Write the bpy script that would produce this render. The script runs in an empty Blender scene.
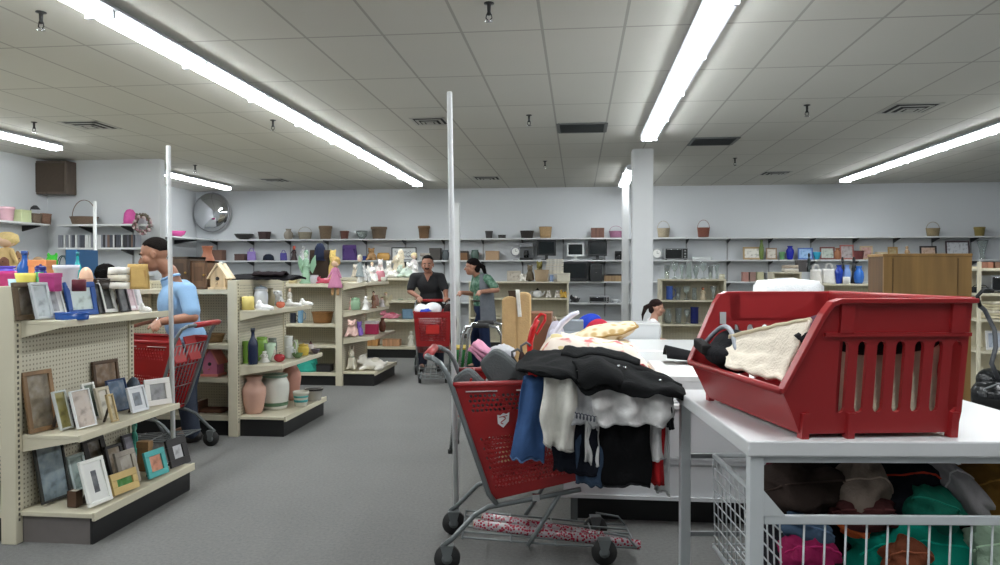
import bpy, bmesh, math, random
from mathutils import Vector, Matrix, Euler, noise
R=math.radians; PI=math.pi
random.seed(7)
SC=bpy.context.scene
COL=SC.collection
# ------------------------------------------------------------------ camera model
F=735.; HC=1.45
YAW=math.atan(78/F); PITCH=math.atan((271-282.5)/(F/math.cos(YAW)))
cy_,sy_=math.cos(YAW),math.sin(YAW)
FW=Vector((-sy_*math.cos(PITCH),cy_*math.cos(PITCH),math.sin(PITCH)))
RT=Vector((cy_,sy_,0)); UP=RT.cross(FW)
EYE=Vector((0,0,HC))
def ray(px,py): return FW+RT*((px-500)/F)+UP*((282.5-py)/F)
def aty(px,py,y):
    r=ray(px,py); return EYE+r*(y/r.y)
def atz(px,py,z):
    r=ray(px,py); return EYE+r*((z-HC)/r.z)
def atx(px,py,x):
    r=ray(px,py); return EYE+r*(x/r.x)
cd=bpy.data.cameras.new('camera'); co=bpy.data.objects.new('camera',cd); COL.objects.link(co)
cd.sensor_width=36; cd.lens=36*F/1000; cd.clip_start=.05; cd.clip_end=100
m=Matrix((RT,UP,-FW)).transposed().to_4x4(); m.translation=EYE; co.matrix_world=m
SC.camera=co
vs=SC.view_settings; SC.display_settings.display_device='sRGB'
vs.view_transform='Standard'; vs.look='None'; vs.gamma=1; vs.use_curve_mapping=False
# ------------------------------------------------------------------ materials
def lin(c):
    out=[]
    for v in c[:3]:
        v=v/255.; out.append(v/12.92 if v<=.04045 else ((v+.055)/1.055)**2.4)
    return (*out,1)
MATS={}
def mk(name,col,rough=.6,metal=0.,var=.10,scale=14.,bump=0.,bscale=60.,spec=.5,trans=0.,emit=0.,alpha=1.,detail=3.):
    if name in MATS: return MATS[name]
    m=bpy.data.materials.new(name); m.use_nodes=True; MATS[name]=m
    nt=m.node_tree; b=nt.nodes['Principled BSDF']; N=nt.nodes.new; L=nt.links.new
    c=lin(col); b.inputs['Roughness'].default_value=rough; b.inputs['Metallic'].default_value=metal
    b.inputs['Specular IOR Level'].default_value=spec
    tc=N('ShaderNodeTexCoord')
    if var>0:
        nz=N('ShaderNodeTexNoise'); nz.inputs['Scale'].default_value=scale; nz.inputs['Detail'].default_value=detail
        L(tc.outputs['Object'],nz.inputs['Vector'])
        mx=N('ShaderNodeMix'); mx.data_type='RGBA'
        mx.inputs['A'].default_value=tuple(v*(1-var) for v in c[:3])+(1,)
        mx.inputs['B'].default_value=tuple(min(1,v*(1+var)) for v in c[:3])+(1,)
        L(nz.outputs['Fac'],mx.inputs['Factor']); L(mx.outputs['Result'],b.inputs['Base Color'])
    else: b.inputs['Base Color'].default_value=c
    if bump>0:
        n2=N('ShaderNodeTexNoise'); n2.inputs['Scale'].default_value=bscale; n2.inputs['Detail'].default_value=4
        L(tc.outputs['Object'],n2.inputs['Vector'])
        bp=N('ShaderNodeBump'); bp.inputs['Strength'].default_value=bump; bp.inputs['Distance'].default_value=.01
        L(n2.outputs['Fac'],bp.inputs['Height']); L(bp.outputs['Normal'],b.inputs['Normal'])
    if trans: b.inputs['Transmission Weight'].default_value=trans
    if emit:
        b.inputs['Emission Color'].default_value=c; b.inputs['Emission Strength'].default_value=emit
    return m
def cm(col,kind='paint'):
    """material of a plain colour, by finish"""
    k=kind+'_%d_%d_%d'%tuple(col[:3])
    if kind=='paint': return mk(k,col,.55,var=.06)
    if kind=='gloss': return mk(k,col,.22,var=.05)
    if kind=='cloth': return mk(k,col,.92,var=.14,scale=24,bump=.35,bscale=90,spec=.15)
    if kind=='plush': return mk(k,col,.97,var=.22,scale=45,bump=.9,bscale=140,spec=.08)
    if kind=='wood': return woodmat(k,col)
    if kind=='metal': return mk(k,col,.32,metal=.9,var=.04)
    if kind=='print': return printmat(k,col)
    if kind=='wicker': return weave(k,col)
    if kind=='skin': return mk(k,col,.55,var=.08,scale=9)
    return mk(k,col)
def woodmat(name,col,sc=(18,18,1.6),var=.35):
    if name in MATS: return MATS[name]
    m=mk(name,col,.5,var=0); nt=m.node_tree; b=nt.nodes['Principled BSDF']; N=nt.nodes.new; L=nt.links.new
    tc=N('ShaderNodeTexCoord'); mp=N('ShaderNodeMapping'); mp.inputs['Scale'].default_value=sc
    nz=N('ShaderNodeTexNoise'); nz.inputs['Scale'].default_value=1.; nz.inputs['Detail'].default_value=5
    L(tc.outputs['Object'],mp.inputs['Vector']); L(mp.outputs['Vector'],nz.inputs['Vector'])
    cr=N('ShaderNodeValToRGB'); c=lin(col)
    cr.color_ramp.elements[0].position=.3; cr.color_ramp.elements[1].position=.72
    cr.color_ramp.elements[0].color=tuple(v*(1-var) for v in c[:3])+(1,)
    cr.color_ramp.elements[1].color=tuple(min(1,v*(1+var)) for v in c[:3])+(1,)
    L(nz.outputs['Fac'],cr.inputs['Fac']); L(cr.outputs['Color'],b.inputs['Base Color'])
    return m
def printmat(name,col,sc=16.):
    """an abstract blotchy picture print around one colour"""
    if name in MATS: return MATS[name]
    m=mk(name,col,.35,var=0); nt=m.node_tree; b=nt.nodes['Principled BSDF']; N=nt.nodes.new; L=nt.links.new
    tc=N('ShaderNodeTexCoord'); nz=N('ShaderNodeTexNoise'); nz.inputs['Scale'].default_value=sc; nz.inputs['Detail'].default_value=4
    L(tc.outputs['Object'],nz.inputs['Vector'])
    cr=N('ShaderNodeValToRGB'); c=lin(col); e=cr.color_ramp.elements
    e[0].position=.36; e[0].color=tuple(v*.55 for v in c[:3])+(1,)
    e[1].position=.64; e[1].color=tuple(min(1,.8*v+.12) for v in c[:3])+(1,)
    x=e.new(.5); x.color=c
    L(nz.outputs['Fac'],cr.inputs['Fac']); L(cr.outputs['Color'],b.inputs['Base Color'])
    return m
def weave(name,col):
    if name in MATS: return MATS[name]
    m=mk(name,col,.8,var=0); nt=m.node_tree; b=nt.nodes['Principled BSDF']; N=nt.nodes.new; L=nt.links.new
    tc=N('ShaderNodeTexCoord'); ck=N('ShaderNodeTexWave'); ck.wave_type='BANDS'; ck.bands_direction='Z'
    ck.inputs['Scale'].default_value=28; ck.inputs['Distortion'].default_value=3.5; ck.inputs['Detail Scale'].default_value=3
    L(tc.outputs['Object'],ck.inputs['Vector'])
    mx=N('ShaderNodeMix'); mx.data_type='RGBA'; c=lin(col)
    mx.inputs['A'].default_value=tuple(v*.45 for v in c[:3])+(1,); mx.inputs['B'].default_value=tuple(min(1,v*1.15) for v in c[:3])+(1,)
    L(ck.outputs['Fac'],mx.inputs['Factor']); L(mx.outputs['Result'],b.inputs['Base Color'])
    bp=N('ShaderNodeBump'); bp.inputs['Strength'].default_value=.6; bp.inputs['Distance'].default_value=.006
    L(ck.outputs['Fac'],bp.inputs['Height']); L(bp.outputs['Normal'],b.inputs['Normal'])
    return m
# ------------------------------------------------------------------ mesh collector
def basis(d):
    d=Vector(d).normalized(); a=Vector((0,0,1)) if abs(d.z)<.9 else Vector((1,0,0))
    u=a.cross(d).normalized(); return u,d.cross(u)
class M:
    def __init__(s): s.v=[]; s.f=[]; s.k=[]; s.s=[]
    def add(s,vs,fs,mat=0,smooth=False):
        o=len(s.v); s.v+=[tuple(v) for v in vs]
        for f in fs: s.f.append([i+o for i in f]); s.k.append(mat); s.s.append(smooth)
        return s
    def box(s,c,sz,rz=0,mat=0,rx=0,ry=0):
        e=Euler((rx,ry,rz)).to_matrix(); c=Vector(c); V=[]
        for z in (-.5,.5):
            for x,y in ((-.5,-.5),(.5,-.5),(.5,.5),(-.5,.5)): V.append(c+e@Vector((x*sz[0],y*sz[1],z*sz[2])))
        return s.add(V,[(3,2,1,0),(4,5,6,7),(0,1,5,4),(1,2,6,5),(2,3,7,6),(3,0,4,7)],mat)
    def bb(s,x0,x1,y0,y1,z0,z1,mat=0): return s.box(((x0+x1)/2,(y0+y1)/2,(z0+z1)/2),(x1-x0,y1-y0,z1-z0),mat=mat)
    def prism(s,poly,a,b,plane='xz',mat=0):
        """poly in a plane, extruded from a to b along the third axis"""
        def P(p,t): return {'xz':(p[0],t,p[1]),'yz':(t,p[0],p[1]),'xy':(p[0],p[1],t)}[plane]
        n=len(poly); V=[P(p,a) for p in poly]+[P(p,b) for p in poly]
        fs=[tuple(range(n)),tuple(range(2*n-1,n-1,-1))]+[(i,i+n,(i+1)%n+n,(i+1)%n) for i in range(n)]
        return s.add(V,fs,mat)
    def tube(s,pts,r,n=8,closed=False,mat=0,flat=1.):
        pts=[Vector(p) for p in pts]; N=len(pts); V=[]; u=None
        for i,p in enumerate(pts):
            if closed: d=pts[(i+1)%N]-pts[i-1]
            else: d=pts[min(i+1,N-1)]-pts[max(i-1,0)]
            d.normalize()
            if u is None: u,w=basis(d)
            else:
                u=(u-d*u.dot(d)); u=u.normalized() if u.length>1e-6 else basis(d)[0]; w=d.cross(u)
            rr=r[i] if isinstance(r,(list,tuple)) else r
            for k in range(n):
                a=2*PI*k/n; V.append(p+u*(rr*math.cos(a))+w*(rr*flat*math.sin(a)))
        fs=[]
        for i in range(N if closed else N-1):
            j=(i+1)%N
            for k in range(n): fs.append((i*n+k,i*n+(k+1)%n,j*n+(k+1)%n,j*n+k))
        if not closed: fs+= [tuple(range(n-1,-1,-1)),tuple((N-1)*n+k for k in range(n))]
        return s.add(V,fs,mat,n>4)
    def lathe(s,prof,n=20,c=(0,0,0),mat=0,sq=(1,1),smooth=True):
        V=[];fs=[];c=Vector(c)
        for r,z in prof:
            for k in range(n):
                a=2*PI*k/n; V.append(c+Vector((r*math.cos(a)*sq[0],r*math.sin(a)*sq[1],z)))
        for i in range(len(prof)-1):
            for k in range(n): fs.append((i*n+k,i*n+(k+1)%n,(i+1)*n+(k+1)%n,(i+1)*n+k))
        if prof[0][0]>1e-5: fs.append(tuple(range(n-1,-1,-1)))
        if prof[-1][0]>1e-5: fs.append(tuple((len(prof)-1)*n+k for k in range(n)))
        return s.add(V,fs,mat,smooth)
    def ell(s,c,r,seg=16,ring=10,mat=0,rot=None,fn=None):
        if not hasattr(r,'__len__'): r=(r,r,r)
        e=Euler(rot).to_matrix() if rot else Matrix.Identity(3); c=Vector(c); V=[]
        for i in range(ring+1):
            t=PI*i/ring
            for k in range(seg):
                a=2*PI*k/seg; u=Vector((math.sin(t)*math.cos(a),math.sin(t)*math.sin(a),math.cos(t)))
                q=fn(u) if fn else 1.
                V.append(c+e@Vector((u.x*r[0]*q,u.y*r[1]*q,u.z*r[2]*q)))
        fs=[(i*seg+k,(i+1)*seg+k,(i+1)*seg+(k+1)%seg,i*seg+(k+1)%seg) for i in range(ring) for k in range(seg)]
        return s.add(V,fs,mat,True)
    def cap(s,p0,r0,p1,r1,n=12,mat=0,flat=1.):
        p0=Vector(p0);p1=Vector(p1); d=(p1-p0); L=d.length; d=d/L if L>1e-6 else Vector((0,0,1))
        pts=[];rs=[]
        for a in (90,70,50,30,10): pts.append(p0-d*(r0*math.sin(R(a)))); rs.append(max(r0*math.cos(R(a)),r0*.06))
        for a in (10,30,50,70,90): pts.append(p1+d*(r1*math.sin(R(a)))); rs.append(max(r1*math.cos(R(a)),r1*.06))
        return s.tube(pts,rs,n,mat=mat,flat=flat)
    def grid(s,fn,nu,nv,mat=0,smooth=True):
        V=[fn(i/nu,j/nv) for i in range(nu+1) for j in range(nv+1)]
        fs=[(i*(nv+1)+j,(i+1)*(nv+1)+j,(i+1)*(nv+1)+j+1,i*(nv+1)+j+1) for i in range(nu) for j in range(nv)]
        return s.add(V,fs,mat,smooth)
    def build(s,name,mats,parent=None,loc=None,rz=0,bevel=0,solid=0,remesh=0,smooth_it=0,sub=0):
        me=bpy.data.meshes.new(name); me.from_pydata(s.v,[],s.f)
        if not isinstance(mats,(list,tuple)): mats=[mats]
        for q in mats: me.materials.append(q)
        me.polygons.foreach_set('material_index',s.k); me.polygons.foreach_set('use_smooth',s.s); me.update()
        bm=bmesh.new(); bm.from_mesh(me); bmesh.ops.recalc_face_normals(bm,faces=bm.faces); bm.to_mesh(me); bm.free()
        o=bpy.data.objects.new(name,me); COL.objects.link(o)
        if remesh:
            q=o.modifiers.new('r','REMESH'); q.mode='VOXEL'; q.voxel_size=remesh; q.use_smooth_shade=True
            if smooth_it: q=o.modifiers.new('s','SMOOTH'); q.iterations=smooth_it; q.factor=.5
            bake(o)
        if solid:
            q=o.modifiers.new('t','SOLIDIFY'); q.thickness=solid; q.offset=0
            if not sub: bake(o)
        if sub:
            q=o.modifiers.new('u','SUBSURF'); q.levels=sub; q.render_levels=sub; bake(o)
        if bevel:
            q=o.modifiers.new('b','BEVEL'); q.width=bevel; q.segments=2; q.limit_method='ANGLE'; q.angle_limit=R(50); bake(o)
        if parent is not None: o.parent=parent
        if loc is not None: o.location=loc
        o.rotation_euler=(0,0,rz)
        return o
def bake(o):
    dg=bpy.context.evaluated_depsgraph_get(); dg.update()
    me=bpy.data.meshes.new_from_object(o.evaluated_get(dg)); o.modifiers.clear(); o.data=me
def tag(o,label,cat,group=None,kind=None):
    o['label']=label; o['category']=cat
    if group: o['group']=group
    if kind: o['kind']=kind
    return o
def T(name,label,cat,loc=(0,0,0),rz=0,group=None):
    o=bpy.data.objects.new(name,None); COL.objects.link(o); o.empty_display_size=.1
    o.location=loc; o.rotation_euler=(0,0,rz); tag(o,label,cat,group); return o
def ST(name,mesh,mat,**k):
    o=mesh.build(name,mat,**k); o['kind']='structure'; return o
def copy_tree(o,parent=None,loc=None,rz=None,label=None):
    c=o.copy(); COL.objects.link(c)
    if parent is not None: c.parent=parent
    for ch in list(o.children): copy_tree(ch,c)
    if loc is not None: c.location=loc
    if rz is not None: c.rotation_euler=(0,0,rz)
    if label: c['label']=label
    return c
def nz(p,s=1.): return noise.noise(Vector(p)*s)
# ------------------------------------------------------------------ the room
CZ=3.23; BY=15.7; LX=-8.52; RX=9.6; FY=-4.5; SY=11.05; SXR=-6.6
def math_node(nt,op,a,b=None):
    n=nt.nodes.new('ShaderNodeMath'); n.operation=op
    for i,v in enumerate((a,b)):
        if v is None: continue
        if isinstance(v,(int,float)): n.inputs[i].default_value=v
        else: nt.links.new(v,n.inputs[i])
    return n.outputs[0]
def tile_mat():
    m=mk('ceiling_tile',(196,196,190),.9,var=0,spec=.1); nt=m.node_tree; b=nt.nodes['Principled BSDF']; L=nt.links.new
    tc=nt.nodes.new('ShaderNodeTexCoord'); sp=nt.nodes.new('ShaderNodeSeparateXYZ'); L(tc.outputs['Object'],sp.inputs[0])
    fx=math_node(nt,'FRACT',math_node(nt,'DIVIDE',math_node(nt,'ADD',sp.outputs[0],60-.335+.011),.6))
    fy=math_node(nt,'FRACT',math_node(nt,'DIVIDE',math_node(nt,'ADD',sp.outputs[1],122.5-5.2+.011),1.2275))
    g=math_node(nt,'MAXIMUM',math_node(nt,'LESS_THAN',fx,.036),math_node(nt,'LESS_THAN',fy,.018))
    n1=nt.nodes.new('ShaderNodeTexNoise'); n1.inputs['Scale'].default_value=1.1; L(tc.outputs['Object'],n1.inputs['Vector'])
    # tile to tile difference
    ix=math_node(nt,'FLOOR',math_node(nt,'DIVIDE',math_node(nt,'ADD',sp.outputs[0],60-.335),.6))
    iy=math_node(nt,'FLOOR',math_node(nt,'DIVIDE',math_node(nt,'ADD',sp.outputs[1],122.5-5.2),1.2275))
    cb=nt.nodes.new('ShaderNodeCombineXYZ'); L(ix,cb.inputs[0]); L(iy,cb.inputs[1])
    wn=nt.nodes.new('ShaderNodeTexWhiteNoise'); L(cb.outputs[0],wn.inputs['Vector'])
    v=math_node(nt,'ADD',math_node(nt,'MULTIPLY',n1.outputs['Fac'],.06),math_node(nt,'MULTIPLY',wn.outputs['Value'],.035))
    hs=nt.nodes.new('ShaderNodeHueSaturation'); hs.inputs['Color'].default_value=lin((198,197,190)); L(math_node(nt,'ADD',v,.93),hs.inputs['Value'])
    mx=nt.nodes.new('ShaderNodeMix'); mx.data_type='RGBA'; L(g,mx.inputs['Factor']); L(hs.outputs[0],mx.inputs['A']); mx.inputs['B'].default_value=lin((164,163,157))
    L(mx.outputs['Result'],b.inputs['Base Color'])
    n2=nt.nodes.new('ShaderNodeTexNoise'); n2.inputs['Scale'].default_value=90; L(tc.outputs['Object'],n2.inputs['Vector'])
    bp=nt.nodes.new('ShaderNodeBump'); bp.inputs['Strength'].default_value=.25; bp.inputs['Distance'].default_value=.004; L(n2.outputs['Fac'],bp.inputs['Height']); L(bp.outputs[0],b.inputs['Normal'])
    return m
def carpet_mat():
    m=mk('carpet',(118,118,116),.98,var=0,spec=.05); nt=m.node_tree; b=nt.nodes['Principled BSDF']; L=nt.links.new
    tc=nt.nodes.new('ShaderNodeTexCoord')
    def n(s,d=3):
        q=nt.nodes.new('ShaderNodeTexNoise'); q.inputs['Scale'].default_value=s; q.inputs['Detail'].default_value=d; L(tc.outputs['Object'],q.inputs['Vector']); return q.outputs['Fac']
    v=math_node(nt,'ADD',math_node(nt,'MULTIPLY',n(55,5),.55),math_node(nt,'MULTIPLY',n(1.3),.22))
    v=math_node(nt,'ADD',v,math_node(nt,'MULTIPLY',n(160,2),.3))
    hs=nt.nodes.new('ShaderNodeHueSaturation'); hs.inputs['Color'].default_value=lin((117,117,115)); L(math_node(nt,'ADD',v,.46),hs.inputs['Value'])
    L(hs.outputs[0],b.inputs['Base Color'])
    bp=nt.nodes.new('ShaderNodeBump'); bp.inputs['Strength'].default_value=.5; bp.inputs['Distance'].default_value=.006; L(n(180,4),bp.inputs['Height']); L(bp.outputs[0],b.inputs['Normal'])
    return m
wallm=mk('wall_paint',(205,208,211),.75,var=.03,scale=.9,spec=.2,bump=.05,bscale=40)
whitem=mk('white_paint',(214,216,217),.5,var=.02,scale=6)
ST('floor',M().bb(LX-.1,RX+.1,FY-.1,BY+.1,-.1,0),carpet_mat())
ST('ceiling',M().bb(LX-.1,RX+.1,FY-.1,BY+.1,CZ,CZ+.1),tile_mat())
ST('wall_back',M().bb(LX-.1,RX+.1,BY,BY+.1,0,CZ),wallm)
ST('wall_left',M().bb(LX-.1,LX,FY,BY,0,CZ),wallm)
ST('wall_right',M().bb(RX,RX+.1,FY,BY,0,CZ),wallm)
ST('wall_front',M().bb(LX-.1,RX+.1,FY-.1,FY,0,CZ),wallm)
ST('wall_inner',M().bb(LX,SXR,SY,SY+.14,0,CZ),wallm)
trimm=mk('baseboard_vinyl',(70,68,66),.6,var=.03)
ST('baseboard_back',M().bb(LX,RX,BY-.012,BY,0,.1),trimm)
ST('baseboard_left',M().bb(LX,LX+.012,FY,SY,0,.1),trimm)
# painted column with a slim base collar
ST('trim_1',M().bb(.785,1.085,10.85,11.15,0,CZ),whitem,bevel=.012)
# ------------------------------------------------------------------ lamps
lens=mk('lamp_lens',(243,248,250),.4,var=0,emit=36)
steel=mk('white_enamel',(205,208,214),.35,var=0)
def fixture_meshes():
    h=M().prism([(-.12,-.045),(-.075,-.002),(.075,-.002),(.12,-.045),(.1,-.05),(-.1,-.05)],0,1.215,'xz')
    l=M()
    l.prism([(.085*math.cos(PI+PI*k/10),-.052+.05*math.sin(PI+PI*k/10)) for k in range(11)],.012,1.203,'xz')
    return h,l,[M().bb(-.1,.1,0,.012,-.1,-.05),M().bb(-.1,.1,1.203,1.215,-.1,-.05)]
proto=None
def fixture(x,y,label,grp):
    global proto
    if proto is None:
        proto=T('ceiling_light',label,'ceiling light',(x,y,CZ),0,grp)
        h,l,e=fixture_meshes(); h.build('housing',steel,proto); l.build('diffuser',lens,proto)['label']='glowing white diffuser'; [q.build('end_cap',steel,proto) for q in e]
        return proto
    o=copy_tree(proto,loc=(x,y,CZ),label=label); o['group']=grp; return o
def row(x,yend,n,label,grp,first=None):
    for k in range(n):
        lb=label
        if first and k==0: lb=first
        fixture(x,yend-1.22*(k+1),lb,grp)
row(-3.17,14.38,13,'bright fluorescent strip light in the long row above the aisle between shelf ends and cart','fluorescent strips of the long aisle row','fluorescent strip ending the long aisle row, nearest the back wall')
row(.91,9.68,8,'bright fluorescent strip light in the row running up to the white column','fluorescent strips in front of the column','fluorescent strip touching the top of the white column')
row(.91,14.9,2,'fluorescent strip light half hidden behind the white column','fluorescent strips behind the column')
row(5.03,14.58,12,'fluorescent strip light in the row above the wooden cabinet side of the shop','fluorescent strips of the right row','fluorescent strip ending the row over the picture shelves')
row(-7.24,9.58,8,'fluorescent strip light in the row beside the wall speaker','fluorescent strips by the speaker','fluorescent strip ending just before the brown wall speaker')
row(-7.24,14.6,2,'fluorescent strip light above the round convex mirror','fluorescent strips by the mirror')
# ------------------------------------------------------------------ vents, sprinklers
dark=mk('dark_gap',(34,36,36),.8,var=0)
ventw=mk('vent_white',(176,176,172),.6,var=0)
def return_grille(x,y,w,l,label):
    t=T('return_grille',label,'air vent',(x,y,CZ))
    M().bb(-w/2+.02,w/2-.02,-l/2+.02,l/2-.02,-.004,-.001).build('backing',dark,t)
    f=M()
    for a in (-1,1): f.bb(a*w/2-.02,a*w/2+.02,-l/2,l/2,-.014,-.001); f.bb(-w/2,w/2,a*l/2-.02,a*l/2+.02,-.014,-.001)
    f.build('frame',mk('vent_grey',(96,98,98),.6,var=0),t)
    s=M()
    for k in range(14): s.box((0,-l/2+.04+k*(l-.08)/13,-.012),(w-.05,.022,.003),rx=.5)
    s.build('louvre',mk('vent_dark',(74,77,77),.6,var=0),t)
def diffuser(x,y,w,label):
    t=T('ceiling_diffuser',label,'air vent',(x,y,CZ))
    f=M()
    for k,(a,z) in enumerate(((w/2,-.004),(w*.36,-.014),(w*.22,-.024))):
        b=.03
        for q in (-1,1):
            f.bb(q*(a-b/2)-b/2,q*(a-b/2)+b/2,-a,a,z-.004,z); f.bb(-a,a,q*(a-b/2)-b/2,q*(a-b/2)+b/2,z-.004,z)
    f.bb(-w*.1,w*.1,-w*.1,w*.1,-.03,-.024)
    f.build('frame',ventw,t); M().bb(-w*.45,w*.45,-w*.45,w*.45,-.003,-.001).build('backing',dark,t)
for px,py,lb in ((582,127.5,'dark square return grille in the ceiling over the folded tan pad'),(713,141,'dark return grille in the ceiling just right of the white column')):
    p=atz(px,py,CZ); return_grille(p.x,p.y,.58,.56,lb)
for px,py,w,lb in ((430,121,.42,'square air diffuser in the ceiling beside the tall white pole top'),(910,108,.5,'square air diffuser in the ceiling above the wooden cabinet'),
    (90,125,.5,'square air diffuser in the ceiling near the wall speaker'),(275,180,.5,'square air diffuser in the ceiling right of the convex mirror'),
    (487,178,.5,'far square air diffuser in the ceiling over the back wall shelves'),(775,173,.5,'far square air diffuser in the ceiling over the picture shelves')):
    p=atz(px,py,CZ); diffuser(p.x,p.y,w,lb)
sp=None
chrome=mk('chrome',(190,192,194),.18,metal=1,var=0)
iron=mk('dark_metal',(48,48,48),.45,metal=.6,var=.05)
for px,py,lb in ((489,3,'dark sprinkler head hanging near the top of the ceiling'),(529,115,'small sprinkler head left of the square return grille'),(807,105,'sprinkler head in the ceiling between the column and far right lights'),
    (735,158,'sprinkler head behind the return grille near the column'),(545,161,'small far sprinkler head between tall pole and column'),(41,12,'sprinkler head beside the near end of the long light row'),
    (273,120,'sprinkler head under the middle of the long light row'),(34,122,'sprinkler head above the wall speaker'),(195,165,'sprinkler head above the convex mirror')):
    p=atz(px,py,CZ)
    if sp is None:
        sp=T('sprinkler_head',lb,'sprinkler',p,0,'ceiling sprinkler heads')
        M().lathe([(.035,0),(.035,-.006),(.014,-.012),(.012,-.06),(.016,-.07),(.016,-.08),(.004,-.082)],12).build('body',iron,sp)
        M().tube([(-.016,0,-.075),(-.02,0,-.1),(0,0,-.12),(.02,0,-.1),(.016,0,-.075)],.004,6).build('yoke',iron,sp)
        M().lathe([(.004,-.118),(.028,-.12),(.028,-.123),(.002,-.125)],12).build('deflector',chrome,sp)
    else: copy_tree(sp,loc=p,label=lb)
# ------------------------------------------------------------------ wall shelving
shelfm=mk('white_shelf',(208,210,210),.45,var=.03)
stdm=mk('shelf_standard',(150,152,152),.5,metal=.3,var=.03)
brk=mk('bracket_black',(40,40,42),.5,var=.03)
def wall_shelf(x0,x1,yw,depth,levels,label,bay=.84,name='wall_shelf'):
    t=T(name,label,'wall shelf',(x0,yw,0)); n=max(1,round((x1-x0)/bay)); b=(x1-x0)/n
    for z in levels: M().bb(.004,x1-x0-.004,-depth,-.02,z-.028,z).build('shelf_board',shelfm,t)
    for k in range(n):
        x=b*(k+.5)
        M().bb(x-.014,x+.014,-.016,-.001,min(levels)-.3,max(levels)+.02).build('upright',stdm,t)
        for z in levels: M().prism([(-.016,z-.03),(-depth+.05,z-.03),(-depth+.05,z-.045),(-.016,z-.115)],x-.01,x+.01,'yz').build('bracket',brk,t)
    return t
SH=[2.14,1.68,1.235,.79]
segs=[(-8.45,-5.9,'white wall shelves under the convex mirror'),(-5.9,-3.3,'white wall shelves behind the toy-covered gondola tops'),(-3.3,-.75,'white wall shelves behind the two shoppers and tall pole'),
 (-.75,1.0,'white wall shelves holding monitors and television left of the column'),(1.0,3.5,'white wall shelves holding the silver toaster oven right of the column'),(3.5,6.0,'white wall shelves lined with framed pictures and blue vase'),(6.0,8.95,'white wall shelves behind the wooden cabinet')]
for a,b,l in segs: wall_shelf(a,b,BY,.36,SH,l)
wall_shelf(-8.1,-6.7,SY,.36,[2.18,1.815,1.4],'white shelves with a row of media cases below the wall speaker',.7)
# the shelves along the left wall
t=T('wall_shelf','short white side-wall shelf beside the convex mirror','wall shelf',(LX,0,0))
M().bb(.02,.62,13.4,15.3,2.112,2.14).build('shelf_board',shelfm,t)
for y in (13.7,14.8): M().prism([(.002,2.11),(.5,2.11),(.5,2.095),(.002,2.02)],y-.01,y+.01,'xz').build('bracket',brk,t)
t=T('wall_shelf','long white shelf on the side wall holding pastel buckets','wall shelf',(LX,0,0))
M().bb(.02,.34,7.6,10.66,2.152,2.18).build('shelf_board',shelfm,t)
for y in (7.9,8.8,9.7,10.5): M().prism([(.002,2.15),(.3,2.15),(.3,2.135),(.002,2.06)],y-.01,y+.01,'xz').build('bracket',brk,t)
# ------------------------------------------------------------------ poles
polem=mk('pole_white',(215,217,218),.4,var=.02)
def pole(p,top,r,label,foot=True,sq=False,lean=0):
    t=T('display_pole',label,'pole',(p[0],p[1],0)); h=top; t.rotation_euler=(0,R(lean),0)
    if sq: M().bb(-r,r,-r,r,.02,h).build('post',polem,t,bevel=.006)
    else: M().lathe([(r,.015),(r,h-.004),(r*.8,h)],12).build('post',polem,t)
    if foot: M().lathe([(r*2.2,0),(r*2.2,.012),(r*1.3,.03),(r*1.02,.035)],16).build('foot',brk,t)
    return t
p=atz(456.5,519,0); pole((p.x,p.y),2.49,.016,'slim tall white pole rising right behind the front shopping cart',lean=-.9)
p=atz(456.5,362,0); pole((p.x,p.y),2.53,.055,'thick white square post between the man in black and the woman',sq=True)
p=aty(173.5,420,4.68); pole((p.x,p.y),2.29,.015,'slim white pole at the far end of the picture frame shelves',lean=-.6)
p=aty(95,230,7.4); pole((p.x,p.y),2.2,.017,'short-looking white pole in front of the media cases')
pole((.838,13.3),CZ-.012,.06,'square white post just left of the white column',sq=True,foot=False)
# mirror and speaker
p=aty(209.5,212,15.45)
t=T('convex_mirror','large round convex security mirror high in the back corner','mirror',(p.x,15.55,p.z))
M().ell((0,0,0),(.42,.2,.42),32,20).build('mirror_dome',mk('mirror',(205,206,208),.06,metal=1,var=0),t)
M().tube([(.425*math.cos(2*PI*k/40),.02,.425*math.sin(2*PI*k/40)) for k in range(40)],.018,8,True).build('rim',mk('mirror_rim',(150,150,152),.4,var=0),t)
M().bb(-.05,.05,.04,.15,-.05,.05).build('mount',brk,t)
a=aty(36,160,10.93); b=aty(72,196,10.93)
t=T('wall_speaker','brown wooden loudspeaker box hung in the ceiling corner','speaker',((a.x+b.x)/2,10.92,b.z+.02))
w=(b.x-a.x); h=3.2-b.z
M().bb(-w/2,w/2,-.12,.125,0,h-.03).build('cabinet',woodmat('speaker_wood',(92,80,70)),t,bevel=.012)
M().bb(-w/2+.035,w/2-.035,-.132,-.12,.035,h-.065).build('grille',cm((84,74,66),'cloth'),t)
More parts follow.
